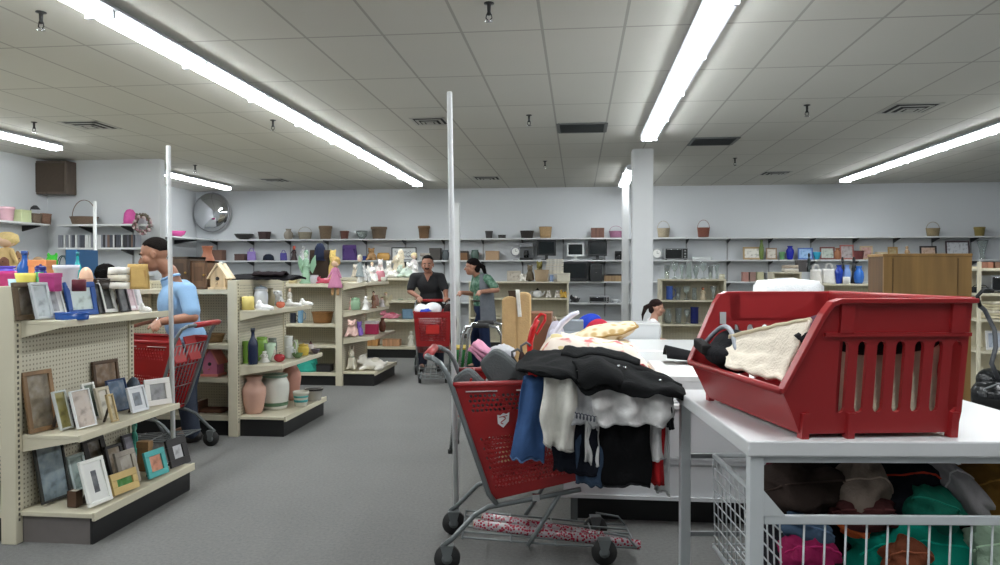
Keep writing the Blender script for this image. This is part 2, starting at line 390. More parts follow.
# ------------------------------------------------------------------ shelf goods, each a thing with its parts
PROF={'amphora':[(.30,0),(.34,.03),(.42,.25),(.5,.55),(.49,.68),(.36,.8),(.27,.88),(.34,.98),(.38,1)],
 'round':[(.3,0),(.42,.1),(.5,.38),(.46,.62),(.3,.78),(.24,.86),(.3,.97),(.33,1)],
 'cyl':[(.44,0),(.46,.03),(.46,.9),(.5,.97),(.5,1)],
 'flare':[(.26,0),(.24,.06),(.2,.2),(.3,.55),(.46,.9),(.5,1)],
 'crock':[(.4,0),(.44,.05),(.5,.5),(.5,.72),(.42,.88),(.38,.9),(.44,.93),(.44,1)],
 'pot':[(.36,0),(.38,.03),(.46,.8),(.5,.82),(.5,1)],
 'bowl':[(.2,0),(.24,.1),(.4,.4),(.48,.8),(.5,1)],
 'bottle':[(.42,0),(.48,.02),(.5,.1),(.5,.52),(.44,.62),(.22,.74),(.17,.8),(.17,.95),(.2,.96),(.2,1)],
 'tumbler':[(.34,0),(.36,.03),(.5,1)],
 'goblet':[(.4,0),(.4,.03),(.08,.08),(.06,.4),(.2,.46),(.46,.65),(.5,.82),(.44,1)],
 'urn':[(.3,0),(.32,.04),(.18,.12),(.3,.3),(.5,.6),(.46,.75),(.3,.86),(.4,.97),(.42,1)]}
def shell(prof,w,h,t=.06,n=22):
    o=[(r*w,z*h) for r,z in prof]; tt=max(.0025,t*w)
    i=[(max(r*w-tt,.001),max(z*h,tt)) for r,z in prof[::-1]]
    return M().lathe([(.0005,0)]+o+i+[(.0005,tt)],n)
glassm=mk('clear_glass',(228,236,234),.05,var=0,trans=.82)
blackm=mk('black_plastic',(30,31,33),.4,var=.06)
def vessel(t,style,w,h,mat,name='body',band=None):
    o=shell(PROF[style],w,h).build(name,mat,t)
    if band:
        for z0,z1,c in band:
            pr=[]
            P=PROF[style]
            for k in range(5):
                z=z0+(z1-z0)*k/4
                for (ra,za),(rb,zb) in zip(P,P[1:]):
                    if za<=z<=zb and zb>za: r=ra+(rb-ra)*(z-za)/(zb-za); break
                pr.append((r*w+.0012,z*h))
            M().lathe(pr,22).build('band',cm(c),t,solid=.001)
    return o
def fstyle(s): return lambda t,w,h,d,c,k: vessel(t,s,w,h,cm(c[0],k.get('fin','gloss')),band=k.get('band'))
def i_lidded(t,w,h,d,c,k):
    vessel(t,k.get('style','crock'),w,h*.84,cm(c[0],k.get('fin','gloss')),band=k.get('band'))
    M().lathe([(.45*w,h*.835),(.46*w,h*.86),(.3*w,h*.93),(.1*w,h*.95),(.07*w,h*.97),(.1*w,h*.995),(.02*w,h)],20).build('lid',cm(c[-1],k.get('fin','gloss')),t)
def i_bottle(t,w,h,d,c,k):
    vessel(t,'bottle',w,h,cm(c[0],'gloss'))
    if len(c)>1: M().lathe([(.215*w,h*.9),(.215*w,h*1.0),(.02*w,h*1.005)],14).build('cap',cm(c[1]),t)
def i_basket(t,w,h,d,c,k):
    hh=h*(k.get('body',.55) if k.get('handle',1) else 1); m=cm(c[0],k.get('fin','wicker'))
    sq=(1,(d or w*.75)/w)
    o=[(.40*w,0),(.43*w,hh*.3),(.48*w,hh*.9),(.5*w,hh),(.47*w,hh),(.4*w,hh*.3),(.37*w,hh*.12)]
    M().lathe([(.001,0)]+o+[(.001,hh*.12)],24,sq=sq).build('body',m,t)
    M().tube([(.49*w*math.cos(2*PI*q/24),.49*w*sq[1]*math.sin(2*PI*q/24),hh) for q in range(24)],max(.006,.02*w),6,True).build('rim',cm(c[-1],k.get('fin','wicker')),t)
    if k.get('handle',1):
        hr=(h-hh); M().tube([(.46*w*math.cos(a),0,hh+hr*math.sin(a)) for a in [PI*q/14 for q in range(15)]],max(.005,.014*w),6).build('handle',m,t)
def i_box(t,w,h,d,c,k):
    d=d or w*.7; m=cm(c[0],k.get('fin','paint'))
    M().bb(-w/2,w/2,-d/2,d/2,0,h*.82).build('body',m,t,bevel=min(w,h)*.03)
    M().bb(-w/2-.003,w/2+.003,-d/2-.003,d/2+.003,h*.78,h).build('lid',cm(c[-1],k.get('fin','paint')),t,bevel=min(w,h)*.03)
def i_crate(t,w,h,d,c,k):
    d=d or w*.7; m=M()
    for z in (0,.36,.72):
        for s in (-1,1): m.bb(-w/2,w/2,s*d/2-.006,s*d/2+.006,z*h,z*h+h*.26); m.bb(s*w/2-.006,s*w/2+.006,-d/2,d/2,z*h,z*h+h*.26)
    m.build('slat_panel',cm(c[0],'wood'),t)
    M().bb(-w/2,w/2,-d/2,d/2,0,.012).build('bottom_board',cm(c[-1],'wood'),t)
def i_book(t,w,h,d,c,k):
    d=d or .14
    M().bb(-w/2+.002,w/2-.002,-d/2+.003,d/2-.004,.003,h-.003).build('pages',cm((225,220,205)),t)
    m=M().bb(-w/2,-w/2+.003,-d/2,d/2,0,h).bb(w/2-.003,w/2,-d/2,d/2,0,h).bb(-w/2,w/2,-d/2,-d/2+.003,0,h)
    m.build('cover',cm(c[0]),t)
def i_mug(t,w,h,d,c,k):
    vessel(t,'cyl',w*.8,h,cm(c[0],'gloss'),band=k.get('band'))
    r=h*.3; M().tube([(w*.37+r*math.sin(a)*.7,0,h*.5+r*math.cos(a)) for a in [PI*q/8 for q in range(9)]],w*.05,6).build('handle',cm(c[-1],'gloss'),t)
def i_teapot(t,w,h,d,c,k):
    b=w*.64; M().lathe([(.001,0),(.26*b,0),(.45*b,h*.15),(.5*b,h*.4),(.42*b,h*.65),(.25*b,h*.76),(.001,h*.77)],20).build('body',cm(c[0],'gloss'),t)
    M().lathe([(.28*b,h*.75),(.16*b,h*.86),(.06*b,h*.89),(.09*b,h*.96),(.01,h)],16).build('lid',cm(c[-1],'gloss'),t)
    M().tube([(b*.42,0,h*.3),(b*.62,0,h*.42),(b*.75,0,h*.68)],[b*.12,b*.08,b*.05],8).build('spout',cm(c[0],'gloss'),t)
    M().tube([(-b*.4,0,h*.62),(-b*.62,0,h*.66),(-b*.75,0,h*.45),(-b*.62,0,h*.24),(-b*.44,0,h*.24)],b*.05,7).build('handle',cm(c[0],'gloss'),t)
def i_figurine(t,w,h,d,c,k):
    r=w*.5; m=M()
    m.lathe([(.001,0),(r*.8,0),(r*.78,h*.08),(r*.5,h*.35),(r*.34,h*.55),(r*.42,h*.68),(r*.3,h*.74),(r*.12,h*.77),(.001,h*.78)],16)
    for s in (-1,1): m.cap((s*r*.36,0,h*.68),r*.13,(s*r*.62,-r*.25,h*.5),r*.11,8); m.cap((s*r*.62,-r*.25,h*.5),r*.11,(s*r*.2,-r*.5,h*.52),r*.09,8)
    m.build('robe',cm(c[0],k.get('fin','gloss')),t)
    M().ell((0,0,h*.86),(r*.34,r*.34,h*.125),14,10,fn=lambda u:1+.1*max(0,-u.y)*(abs(u.z)<.3)).build('head',cm(c[1] if len(c)>1 else c[0],'gloss'),t)
    M().ell((0,r*.06,h*.895),(r*.38,r*.36,h*.11),14,8).build('hair',cm(c[-1],'gloss'),t)
    M().lathe([(.001,-.0),(r,0),(r,h*.05),(r*.9,h*.06),(.001,h*.06)],18).build('base',cm(c[0],'gloss'),t)
def i_angel(t,w,h,d,c,k):
    i_figurine(t,w*.7,h,d,c,k)
    for s in (-1,1):
        M().prism([(s*w*.08,h*.45),(s*w*.3,h*.3),(s*w*.5,h*.55),(s*w*.46,h*.85),(s*w*.28,h*.72)],w*.14,w*.18,'xz').build('wing',cm(c[0],'gloss'),t)
def animal(t,w,h,c,fin='gloss',ear='long',sit=True,vox=None):
    """a seated ornament or toy: body, head, muzzle, ears, four paws in one surface"""
    m=M(); r=w*.5
    m.ell((0,r*.1,h*.27),(r*.78,r*.8,h*.28)); m.ell((0,-r*.05,h*.45),(r*.55,r*.55,h*.2))
    m.ell((0,-r*.2,h*.66),(r*.56,r*.55,h*.17)); m.ell((0,-r*.72,h*.62),(r*.26,r*.3,h*.08))
    for s in (-1,1):
        m.cap((s*r*.42,-r*.35,h*.42),r*.19,(s*r*.4,-r*.72,h*.08),r*.17,10)
        m.cap((s*r*.6,r*.05,h*.14),r*.3,(s*r*.66,-r*.75,h*.07),r*.17,10)
        if ear=='long': m.cap((s*r*.2,-r*.1,h*.78),r*.14,(s*r*.34,0,h*.96),r*.12,8)
        elif ear=='round': m.ell((s*r*.42,-r*.08,h*.82),(r*.22,r*.12,h*.075))
        elif ear=='point': m.cap((s*r*.32,-r*.1,h*.76),r*.17,(s*r*.42,-r*.05,h*.93),r*.04,8)
        else: m.cap((s*r*.5,-r*.1,h*.76),r*.13,(s*r*.66,-r*.22,h*.56),r*.17,8)
    o=m.build('body',cm(c[0],fin),t,remesh=vox or h/34,smooth_it=3)
    for s in (-1,1): M().ell((s*r*.22,-r*.68,h*.7),max(.003,r*.06),8,6).build('eye',cm((22,20,20),'gloss'),t)
    M().ell((0,-r*1.0,h*.635),(max(.003,r*.08),max(.003,r*.06),max(.003,r*.06)),8,6).build('nose',cm(c[1] if len(c)>1 else (50,40,40),'gloss'),t)
    if len(c)>2:
        M().tube([(r*.42*math.cos(a),-r*.13+r*.42*math.sin(a),h*.535) for a in [2*PI*q/16 for q in range(16)]],r*.09,6,True).build('ribbon',cm(c[2],'cloth'),t)
def i_plush(t,w,h,d,c,k): animal(t,w,h,c,'plush',k.get('ear','round'))
def i_ornament(t,w,h,d,c,k): animal(t,w,h,c,'gloss',k.get('ear','long'))
def i_lying(t,w,h,d,c,k):
    m=M(); L=w*.5; q=k.get('fin','plush'); r=h*.5
    m.ell((.0,0,r*.72),(L*.78,r*.8,r*.72)); m.ell((-L*.72,-r*.3,r*1.25),(L*.3,r*.55,r*.6)); m.ell((-L*.92,-r*.55,r*1.1),(L*.14,r*.3,r*.3))
    for x,s in ((-.5,-1),(.6,-1),(-.5,1),(.6,1)): m.cap((x*L,s*r*.45,r*.4),r*.3,(x*L-L*.28,s*r*.75-r*.2,r*.24),r*.22,10)
    for s in (-1,1): m.cap((-L*.66,-r*.2+s*r*.4,r*1.6),r*.17,(-L*.56,-r*.2+s*r*.66,r*1.9),r*.1,8)
    m.cap((L*.75,0,r*.7),r*.2,(L*.98,0,r*1.0),r*.12,8)
    m.build('body',cm(c[0],q),t,remesh=h/22,smooth_it=3)
    for s in (-.3,.3): M().ell((-L*.86,-r*.72+s*r,r*1.4),max(.003,r*.07),8,6).build('eye',cm((22,20,20),'gloss'),t)
    if len(c)>1: M().ell((L*.15,-r*.1,r*1.12),(L*.35,r*.62,r*.4),14,8).build('patch',cm(c[1],q),t)
def i_doll(t,w,h,d,c,k):
    r=w*.5; s_=c[1]
    M().lathe([(r*.95,h*.2),(r*.9,h*.24),(r*.5,h*.5),(r*.36,h*.62),(r*.3,h*.7),(.001,h*.72)],20,sq=(1,.7)).build('dress',cm(c[0],'cloth'),t,solid=.004)
    M().ell((0,0,h*.83),(r*.5,r*.46,h*.115),16,12,fn=lambda u:1+.12*(u.y<-.9)).build('head',cm(s_,'skin'),t)
    M().ell((0,r*.1,h*.86),(r*.62,r*.55,h*.13),14,10,fn=lambda u:1+.12*math.sin(u.x*17)*math.sin(u.z*13)).build('hair',cm(c[2],'plush'),t)
    for s in (-1,1):
        M().cap((s*r*.34,0,h*.66),r*.14,(s*r*.8,-r*.2,h*.46),r*.11,8).build('arm',cm(c[0],'cloth'),t)
        M().cap((s*r*.3,0,h*.24),r*.17,(s*r*.36,-r*.1,h*.05),r*.2,8).build('leg',cm(c[3] if len(c)>3 else s_,'cloth'),t)
def i_monitor(t,w,h,d,c,k):
    f=h*.78; b=.05
    M().bb(-w/2,w/2,-.03,.03,h-f,h).build('bezel',cm(c[0]),t,bevel=.008)
    M().bb(-w/2+w*.09,w/2-w*.09,-.0325,-.029,h-f+f*.12,h-f*.1).build('screen',mk('screen_black',(22,28,30),.15,var=0),t)
    M().bb(-.03,.03,-.01,.03,.01,h-f+.02).build('neck',cm(c[0]),t)
    M().lathe([(.001,0),(w*.28,0),(w*.26,.014),(.001,.018)],22,sq=(1,.6)).build('base',cm(c[0]),t)
def i_tv(t,w,h,d,c,k):
    M().prism([(-.12,0),(-.12,h),(.06,h),(.26,h*.8),(.26,h*.15),(.06,0)],-w/2,w/2,'yz').build('cabinet',cm(c[0]),t,bevel=.012)
    M().bb(-w/2+.03,w/2-.03,-.126,-.118,.07,h-.03).build('screen',mk('screen_black',(22,28,30),.15,var=0),t)
    m=M()
    for q in (-.1,-.05,0): m.lathe([(.001,0),(.008,0),(.008,.004)],10,c=(q,-.126,.03))
    m.build('button_row',mk('silver_plastic',(150,150,150),.4,var=0),t)
def i_tower(t,w,h,d,c,k):
    M().bb(-w/2,w/2,-.2,.2,0,h).build('case',cm(c[0]),t,bevel=.006)
    M().bb(-w*.42,w*.42,-.206,-.2,h*.72,h*.8).build('drive_bay',mk('dark_plastic',(52,54,56),.5,var=0),t)
    M().bb(-w*.42,w*.42,-.205,-.2,h*.86,h*.92).build('disc_drive',mk('dark_plastic',(52,54,56),.5,var=0),t)
    M().lathe([(.001,-.0),(.012,0),(.012,.004),(.001,.004)],12,c=(0,-.2,h*.5)).build('power_button',mk('silver_plastic',(150,150,150),.4,var=0),t)
def i_oven(t,w,h,d,c,k):
    M().bb(-w/2,w/2,-.14,.16,.015,h).build('case',cm((170,172,174),'metal'),t,bevel=.006)
    M().bb(-w/2+.015,w*.24,-.15,-.139,.03,h-.02).build('door',cm((26,27,29),'gloss'),t,bevel=.003)
    M().tube([(-w*.42,-.17,h*.86),(w*.2,-.17,h*.86)],.008,8).build('handle',chrome,t)
    M().bb(w*.26,w/2-.012,-.149,-.139,.03,h-.02).build('control_panel',cm((40,41,43)),t)
    for z in (.25,.5,.75): M().tube([(w*.37,-.149,h*z),(w*.37,-.172,h*z)],.018,12).build('knob',cm((160,160,160),'gloss'),t)
    m=M()
    for x in (-1,1):
        for y in (-.1,.12): m.bb(x*w*.42-.012,x*w*.42+.012,y-.012,y+.012,0,.016)
    m.build('foot_set',blackm,t)
def i_coffee(t,w,h,d,c,k):
    M().bb(-w/2,w/2,-.1,.12,0,h*.14).build('base',cm(c[0]),t,bevel=.006)
    M().bb(-w/2,w/2,.03,.12,h*.13,h*.75).build('tank',cm(c[1]),t,bevel=.006)
    M().bb(-w/2,w/2,-.1,.12,h*.74,h).build('brew_head',cm(c[1]),t,bevel=.01)
    M().lathe([(.001,0),(.05,0),(.06,h*.2),(.045,h*.4),(.048,h*.42)],16,c=(0,-.035,h*.14)).build('carafe',cm((24,24,26),'gloss'),t)
    M().tube([(0,-.09,h*.5),(0,-.14,h*.46),(0,-.14,h*.25),(0,-.09,h*.2)],.008,6).build('carafe_handle',blackm,t)
def i_clock(t,w,h,d,c,k):
    r=min(w,h)*.46
    M().tube([(r*math.cos(a),0,h*.5+r*math.sin(a)) for a in [2*PI*q/28 for q in range(28)]],r*.14,8,True).build('rim',cm(c[0],'gloss'),t)
    M().ell((0,0,h*.5),(r,.01,r),24,8).build('dial',cm((232,232,228)),t)
    m=M().box((0,-.013,h*.5+r*.25),(r*.06,.004,r*.55)).box((r*.2,-.013,h*.5),(r*.45,.004,r*.06)); m.build('hand',blackm,t)
    M().bb(-r*.5,r*.5,-.03,.03,0,h*.06).build('base',cm(c[0],'gloss'),t)
def i_bag(t,w,h,d,c,k):
    d=d or w*.35; hb=h*(.72 if k.get('handle',1) else 1)
    M().grid(lambda u,v:((.5*w*(1-.12*v)*math.cos(2*PI*u))*(1+.05*math.sin(9*u+4*v)),.5*d*(1-.45*v)*math.sin(2*PI*u),hb*v),24,6).build('body',cm(c[0],k.get('fin','cloth')),t,solid=.004)
    M().bb(-w*.4,w*.4,-d*.28,d*.28,.001,hb*.75).build('filling',cm(c[-1],'cloth'),t)
    if k.get('handle',1):
        for s in (-1,1): M().tube([(w*.25*math.cos(a),s*d*.2,hb*.97+(h-hb)*math.sin(a)) for a in [PI*q/10 for q in range(11)]],max(.004,w*.025),6).build('handle',cm(c[0],k.get('fin','cloth')),t)
def i_hat(t,w,h,d,c,k):
    M().lathe([(.001,0),(w*.4,0),(w*.41,h*.3),(w*.36,h*.7),(w*.2,h*.95),(.001,h)],22).build('crown',cm(c[0],'cloth'),t)
    M().prism([(w*.5*math.cos(a),w*.5*math.sin(a)) for a in [2*PI*q/24 for q in range(24)]],0,.01,'xy').build('brim',cm(c[-1],'cloth'),t)
def i_tray(t,w,h,d,c,k):
    d=d or w*.6; m=shell([(.46,0),(.47,.1),(.5,1)],w,h,.03,28)
    for i,v in enumerate(m.v): m.v[i]=(v[0],v[1]*d/w,v[2])
    m.build('dish',cm(c[0],k.get('fin','gloss')),t); M().tube([(.5*w*math.cos(2*PI*q/28),.5*d*math.sin(2*PI*q/28),h) for q in range(28)],max(.003,.012*w),6,True).build('rim',cm(c[-1],k.get('fin','gloss')),t)
def i_birdhouse(t,w,h,d,c,k):
    d=d or w*.8; wh=h*.52; f=k.get('fin','wood'); g=h*.92
    M().prism([(-w*.36,.02),(w*.36,.02),(w*.36,wh),(0,g-.02),(-w*.36,wh)],-d*.4,d*.4,'xz').build('house_body',cm(c[0],f),t)
    for s in (-1,1):
        m=M(); a=math.atan2(g-wh,w*.36); L=math.hypot(w*.5,(g-wh)*w*.5/(w*.36)); m.box((s*w*.25,0,(wh-(w*.14)*math.tan(a)+g)/2+.006),(L,d,.012),ry=s*a); m.build('roof_panel',cm(c[1],f),t)
    M().bb(-w*.45,w*.45,-d*.5,d*.5,0,.02).build('base',cm(c[1],f),t)
    M().lathe([(.001,0),(w*.09,0),(w*.09,.004),(.001,.004)],14).build('entry_hole',cm((22,18,16)),t,loc=(0,-d*.4-.003,wh*.75)).rotation_euler=(R(90),0,0)
    M().tube([(0,-d*.39,wh*.45),(0,-d*.6,wh*.45)],.006,6).build('perch',cm(c[1],f),t)
    M().lathe([(.012,g-.01),(.02,g+h*.03),(.02,g+h*.06),(.004,h)],12).build('finial',cm(c[-1],'gloss'),t)
def i_cabinet(t,w,h,d,c,k):
    d=d or w*.5; m=cm(c[0],'wood')
    q=M().bb(-w/2,w/2,-d/2,d/2,0,h*.06).bb(-w/2,w/2,-d/2,d/2,h*.94,h).bb(-w/2,-w/2+.02,-d/2,d/2,0,h).bb(w/2-.02,w/2,-d/2,d/2,0,h).bb(-w/2,w/2,d/2-.01,d/2,0,h)
    q.build('carcass',m,t)
    M().bb(-w/2+.022,w/2-.022,-d/2-.004,-d/2+.014,h*.07,h*.93).build('door',cm(c[-1],'wood'),t,bevel=.004)
    M().bb(-w*.24,w*.24,-d/2-.008,-d/2-.003,h*.3,h*.8).build('door_panel',cm(c[0],'wood'),t)
    M().ell((w*.34,-d/2-.012,h*.5),.011,10,8).build('knob',cm((170,140,80),'metal'),t)
def i_shoe(t,w,h,d,c,k):
    L=w; m=M()
    m.ell((-L*.25,0,h*.4),(L*.26,L*.17,h*.42)); m.ell((L*.1,0,h*.3),(L*.3,L*.16,h*.32)); m.ell((L*.32,0,h*.24),(L*.2,L*.18,h*.26)); m.cap((-L*.3,0,h*.4),L*.15,(-L*.28,0,h*.85),L*.13)
    m.build('upper',cm(c[0],'gloss'),t,remesh=max(.004,w/36),smooth_it=2)
    M().prism([(L*.52*math.cos(a),L*.17*math.sin(a)) for a in [2*PI*q/20 for q in range(20)]],0,h*.13,'xy').build('sole',cm(c[-1]),t)
def i_candle(t,w,h,d,c,k):
    M().lathe([(.001,0),(w*.5,0),(w*.5,h*.86),(w*.42,h*.9),(w*.15,h*.84),(.001,h*.83)],18).build('wax',cm(c[0]),t); M().tube([(0,0,h*.82),(.002,0,h)],.002,5).build('wick',blackm,t)
def i_apple(t,w,h,d,c,k):
    M().ell((0,0,h*.45),(w*.5,w*.5,h*.46),18,12,fn=lambda u:1-.22*max(0,u.z)**6).build('fruit_body',cm(c[0],'gloss'),t); M().tube([(0,0,h*.75),(w*.06,0,h)],.003,6).build('stem',cm((80,60,40)),t)
def i_glass(t,w,h,d,c,k): shell(PROF[k.get('style','tumbler')],w,h,.04,18).build('glass_body',glassm,t)
def i_folded(t,w,h,d,c,k):
    d=d or w*.7
    n=k.get('n',3); hh=h/n
    for q in range(n):
        M().grid(lambda u,v:((u-.5)*w*(1-.03*q),(v-.5)*d,hh*(q+.5)+.006*nz((u*5,v*5,q*3.))),10,8).build('fold',cm(c[q%len(c)],'cloth'),t,solid=hh*.86)
def i_ball(t,w,h,d,c,k):
    M().ell((0,0,h*.5),(w*.5,w*.5,h*.5),20,14,fn=lambda u:1+.02*nz(u*4)).build('ball_body',cm(c[0],k.get('fin','paint')),t)
    M().tube([(w*.5*math.cos(2*PI*q/24),w*.5*math.sin(2*PI*q/24),h*.5) for q in range(24)],max(.003,w*.02),6,True).build('seam_band',cm(c[-1],k.get('fin','paint')),t)
def i_wreath(t,w,h,d,c,k):
    m=M(); rr=random.Random(3); L=[]
    for q in range(70):
        a=2*PI*q/70+rr.uniform(-.05,.05); r=w*.38+rr.uniform(-1,1)*w*.08
        L.append(((r*math.cos(a),rr.uniform(-.03,.03),h*.5+r*math.sin(a)*h/w),w*.075,q%3))
    for col_i,nm in enumerate(('flower_cluster','leaf_cluster','berry_cluster')):
        m=M()
        for p,r,q in L:
            if q==col_i: m.ell(p,(r,r*.8,r),8,6,rot=(rr.random(),rr.random(),0),fn=lambda u:1+.25*math.sin(u.x*9)*math.sin(u.z*8))
        m.build(nm,cm(c[col_i%len(c)],'cloth'),t)
    M().tube([(w*.38*math.cos(a),0,h*.5+h*.38*math.sin(a)) for a in [2*PI*q/32 for q in range(32)]],w*.05,7,True).build('ring',cm((96,78,58),'wicker'),t)
KIND={'vase':None,'box':i_box,'crate':i_crate,'book':i_book,'mug':i_mug,'teapot':i_teapot,'figurine':i_figurine,'angel':i_angel,'plush':i_plush,'ornament':i_ornament,'lying':i_lying,
 'doll':i_doll,'monitor':i_monitor,'tv':i_tv,'tower':i_tower,'oven':i_oven,'coffee':i_coffee,'clock':i_clock,'bag':i_bag,'hat':i_hat,'tray':i_tray,'birdhouse':i_birdhouse,'cabinet':i_cabinet,
 'shoe':i_shoe,'candle':i_candle,'apple':i_apple,'glass':i_glass,'folded':i_folded,'ball':i_ball,'wreath':i_wreath,'basket':i_basket,'lidded':i_lidded,'bottle':i_bottle}
for s in PROF:
    if s!='bottle': KIND[s]=fstyle(s)
def item(kind,name,p,w,h,cols,label,cat,rz=0,group=None,d=None,**k):
    t=T(name,label,cat,p,rz,group); KIND[kind](t,w,h,d,cols,k); return t
def frame(p,w,h,cols,label,yaw=0,lean=.2,border=.14,name='picture_frame',group=None,cat='picture frame',mat_w=0,fin='paint',thick=.018,stand=True):
    """a picture frame standing at p, facing -Y before yaw, leaning back"""
    t=T(name,label,cat,p,yaw,group)
    b=border*w
    f=M(); 
    f.bb(-w/2,w/2,-thick,0,0,b); f.bb(-w/2,w/2,-thick,0,h-b,h); f.bb(-w/2,-w/2+b,-thick,0,b,h-b); f.bb(w/2-b,w/2,-thick,0,b,h-b)
    L=[f.build('moulding',cm(cols[0],fin),t,bevel=.003)]
    L.append(M().bb(-w/2+b*.8,w/2-b*.8,-thick*.45,-thick*.2,b*.8,h-b*.8).build('print',cm(cols[1],'print') if not mat_w else cm(cols[1]),t))
    if mat_w: L.append(M().bb(-w/2+b+mat_w,w/2-b-mat_w,-thick*.5,-thick*.42,b+mat_w,h-b-mat_w).build('picture',cm(cols[2],'print'),t))
    L.append(M().bb(-w/2+b*.5,w/2-b*.5,-thick*.2,-.001,b*.5,h-b*.5).build('back_board',cm((74,60,48)),t))
    for o in L:
        o.rotation_euler=(-lean,0,0); o.location=(0,0,thick*math.sin(lean))
    if stand:
        y=math.sin(lean)*h*.62; q=M().prism([(y*.98,h*.6*math.cos(lean)),(y+h*.22,.0),(y+h*.22+.012,.0),(y+.012,h*.6*math.cos(lean))],-w*.08,w*.08,'yz'); q.build('easel_stand',cm((60,50,42)),t)
    return t
def onshelf(Y,z,rows,group=None,dz=0):
    """rows: (kind,name,x0,x1,ytop,colours,label,category,extras)"""
    for r in rows:
        kind,name,x0,x1,yt,cols,label,cat=r[:8]; k=dict(r[8]) if len(r)>8 else {}
        yy=k.pop('Y',Y); zz=k.pop('z',z)
        a=aty(x0,yt,yy); b=aty(x1,yt,yy); w=b.x-a.x; h=max(.02,(a.z+b.z)/2-zz)
        p=((a.x+b.x)/2,yy,zz+dz)
        if kind=='frame':
            kk={q:k[q] for q in ('mat_w','border','fin','lean','yaw') if q in k}; kk.setdefault('lean',.12)
            frame(p,w,h,cols,label,name=name,group=k.get('group',group),**kk)
        else: item(kind,name,p,w,h,cols,label,cat,group=k.pop('group',group),**k)
# ------------------------------------------------------------------ cream gondola shelving: runs along X, each capped by an end unit facing the aisle
cream=mk('cream_enamel',(206,199,176),.42,var=.03)
kick=mk('kick_black',(24,24,25),.5,var=.05)
kickg=mk('kick_grey_wood',(112,106,103),.6,var=.1,scale=20)
def peg_mat():
    m=mk('pegboard',(204,198,178),.55,var=0); nt=m.node_tree; b=nt.nodes['Principled BSDF']; L=nt.links.new
    tc=nt.nodes.new('ShaderNodeTexCoord'); sp=nt.nodes.new('ShaderNodeSeparateXYZ'); L(tc.outputs['Object'],sp.inputs[0])
    def c(o):
        return math_node(nt,'SUBTRACT',math_node(nt,'FRACT',math_node(nt,'DIVIDE',math_node(nt,'ADD',o,50),.0254)),.5)
    y=c(math_node(nt,'ADD',sp.outputs[1],sp.outputs[0])); z=c(sp.outputs[2])
    r=math_node(nt,'ADD',math_node(nt,'MULTIPLY',y,y),math_node(nt,'MULTIPLY',z,z))
    mx=nt.nodes.new('ShaderNodeMix'); mx.data_type='RGBA'; L(math_node(nt,'LESS_THAN',r,  .05),mx.inputs['Factor']); mx.inputs['A'].default_value=lin((204,198,178)); mx.inputs['B'].default_value=lin((142,136,118))
    L(mx.outputs['Result'],b.inputs['Base Color']); return m
pegm=peg_mat()
PX=-2.965   # face of the end panels
def shelf_arm(t,y0,y1,depth,z,name='shelf'):
    o=M(); x1=PX+depth
    o.bb(PX,x1-.006,y0+.002,y1-.002,z-.02,z); o.bb(x1-.012,x1,y0,y1,z-.034,z+.004)
    s=o.build(name,cream,t,bevel=.003)
    for y in (y0+.008,y1-.008):
        M().prism([(PX,z-.02),(x1-.012,z-.02),(x1-.012,z-.03),(PX,z-.095)],y-.004,y+.004,'xz').build('bracket',cream,s)
def endcap(y0,y1,shelves,deckz,label,kickend,H=1.37):
    t=T('end_cap_shelving',label,'shelving',(0,0,0))
    for y in (y0,y1-.05):
        M().bb(PX-.075,PX+.012,y,y+.05,0,H).build('post',cream,t,bevel=.004)
        q=M()
        for k in range(44): q.bb(PX+.0121,PX+.0135,y+.018,y+.03,.12+k*.028,.135+k*.028)
        q.build('slot_strip',mk('slot_dark',(84,80,70),.7,var=0),t)
    M().bb(PX-.03,PX,y0+.05,y1-.05,.1,H-.025).build('peg_panel',pegm,t)
    M().bb(PX-.06,PX+.006,y0+.05,y1-.05,H-.03,H).build('top_rail',cream,t)
    for z,d in shelves: shelf_arm(t,y0+.045,y1-.02,d,z)
    d=.43
    M().bb(PX,PX+d,y0+.03,y1,deckz-.025,deckz).bb(PX+d-.012,PX+d+.006,y0+.03,y1,deckz-.04,deckz+.006).build('base_deck',cream,t,bevel=.003)
    M().bb(PX+d-.035,PX+d-.02,y0+.05,y1-.02,0,deckz-.025).build('kick_plate',kick,t)
    for y,m in ((y0+.05,kickend),(y1-.035,kick)): M().bb(PX+.012,PX+d-.035,y,y+.015,0,deckz-.025).build('kick_end',m,t)
    return t
def run(y0,y1,x0,x1,zf,zb,label,H=1.37):
    yc=(y0+y1)/2; t=T('shelving_run',label,'shelving',(0,0,0)); n=max(1,round((x1-x0)/.95)); w=(x1-x0)/n
    M().bb(x0,x1,yc-.02,yc+.02,.08,H-.02).build('spine_panel',pegm,t)
    for k in range(n+1):
        x=min(x0+k*w,x1-.03); M().bb(x,x+.03,yc-.035,yc+.035,0,H).build('post',cream,t)
    for sgn,zs in ((-1,zf),(1,zb)):
        ye=y0 if sgn<0 else y1
        for z in zs:
            q=M(); a,b=sorted((yc+sgn*.025,ye)); q.bb(x0,x1,a,b,z-.02,z); q.bb(x0,x1,ye-.006,ye+.006,z-.036,z+.003)
            s=q.build('base_deck' if z<.2 else 'shelf',cream,t)
            if z>.2:
                for k in range(n+1):
                    x=min(max(x0+k*w,x0+.01),x1-.01); M().prism([(yc+sgn*.03,z-.02),(ye-sgn*.02,z-.02),(ye-sgn*.02,z-.03),(yc+sgn*.03,z-.09)],x-.004,x+.004,'yz').build('bracket',cream,s)
        M().bb(x0,x1,ye-sgn*.03-.006,ye-sgn*.03+.006,0,min(zs)-.025).build('kick_plate',kick,t)
    M().bb(x0,x1,yc-.04,yc+.04,H-.02,H).build('top_rail',cream,t)
    return t
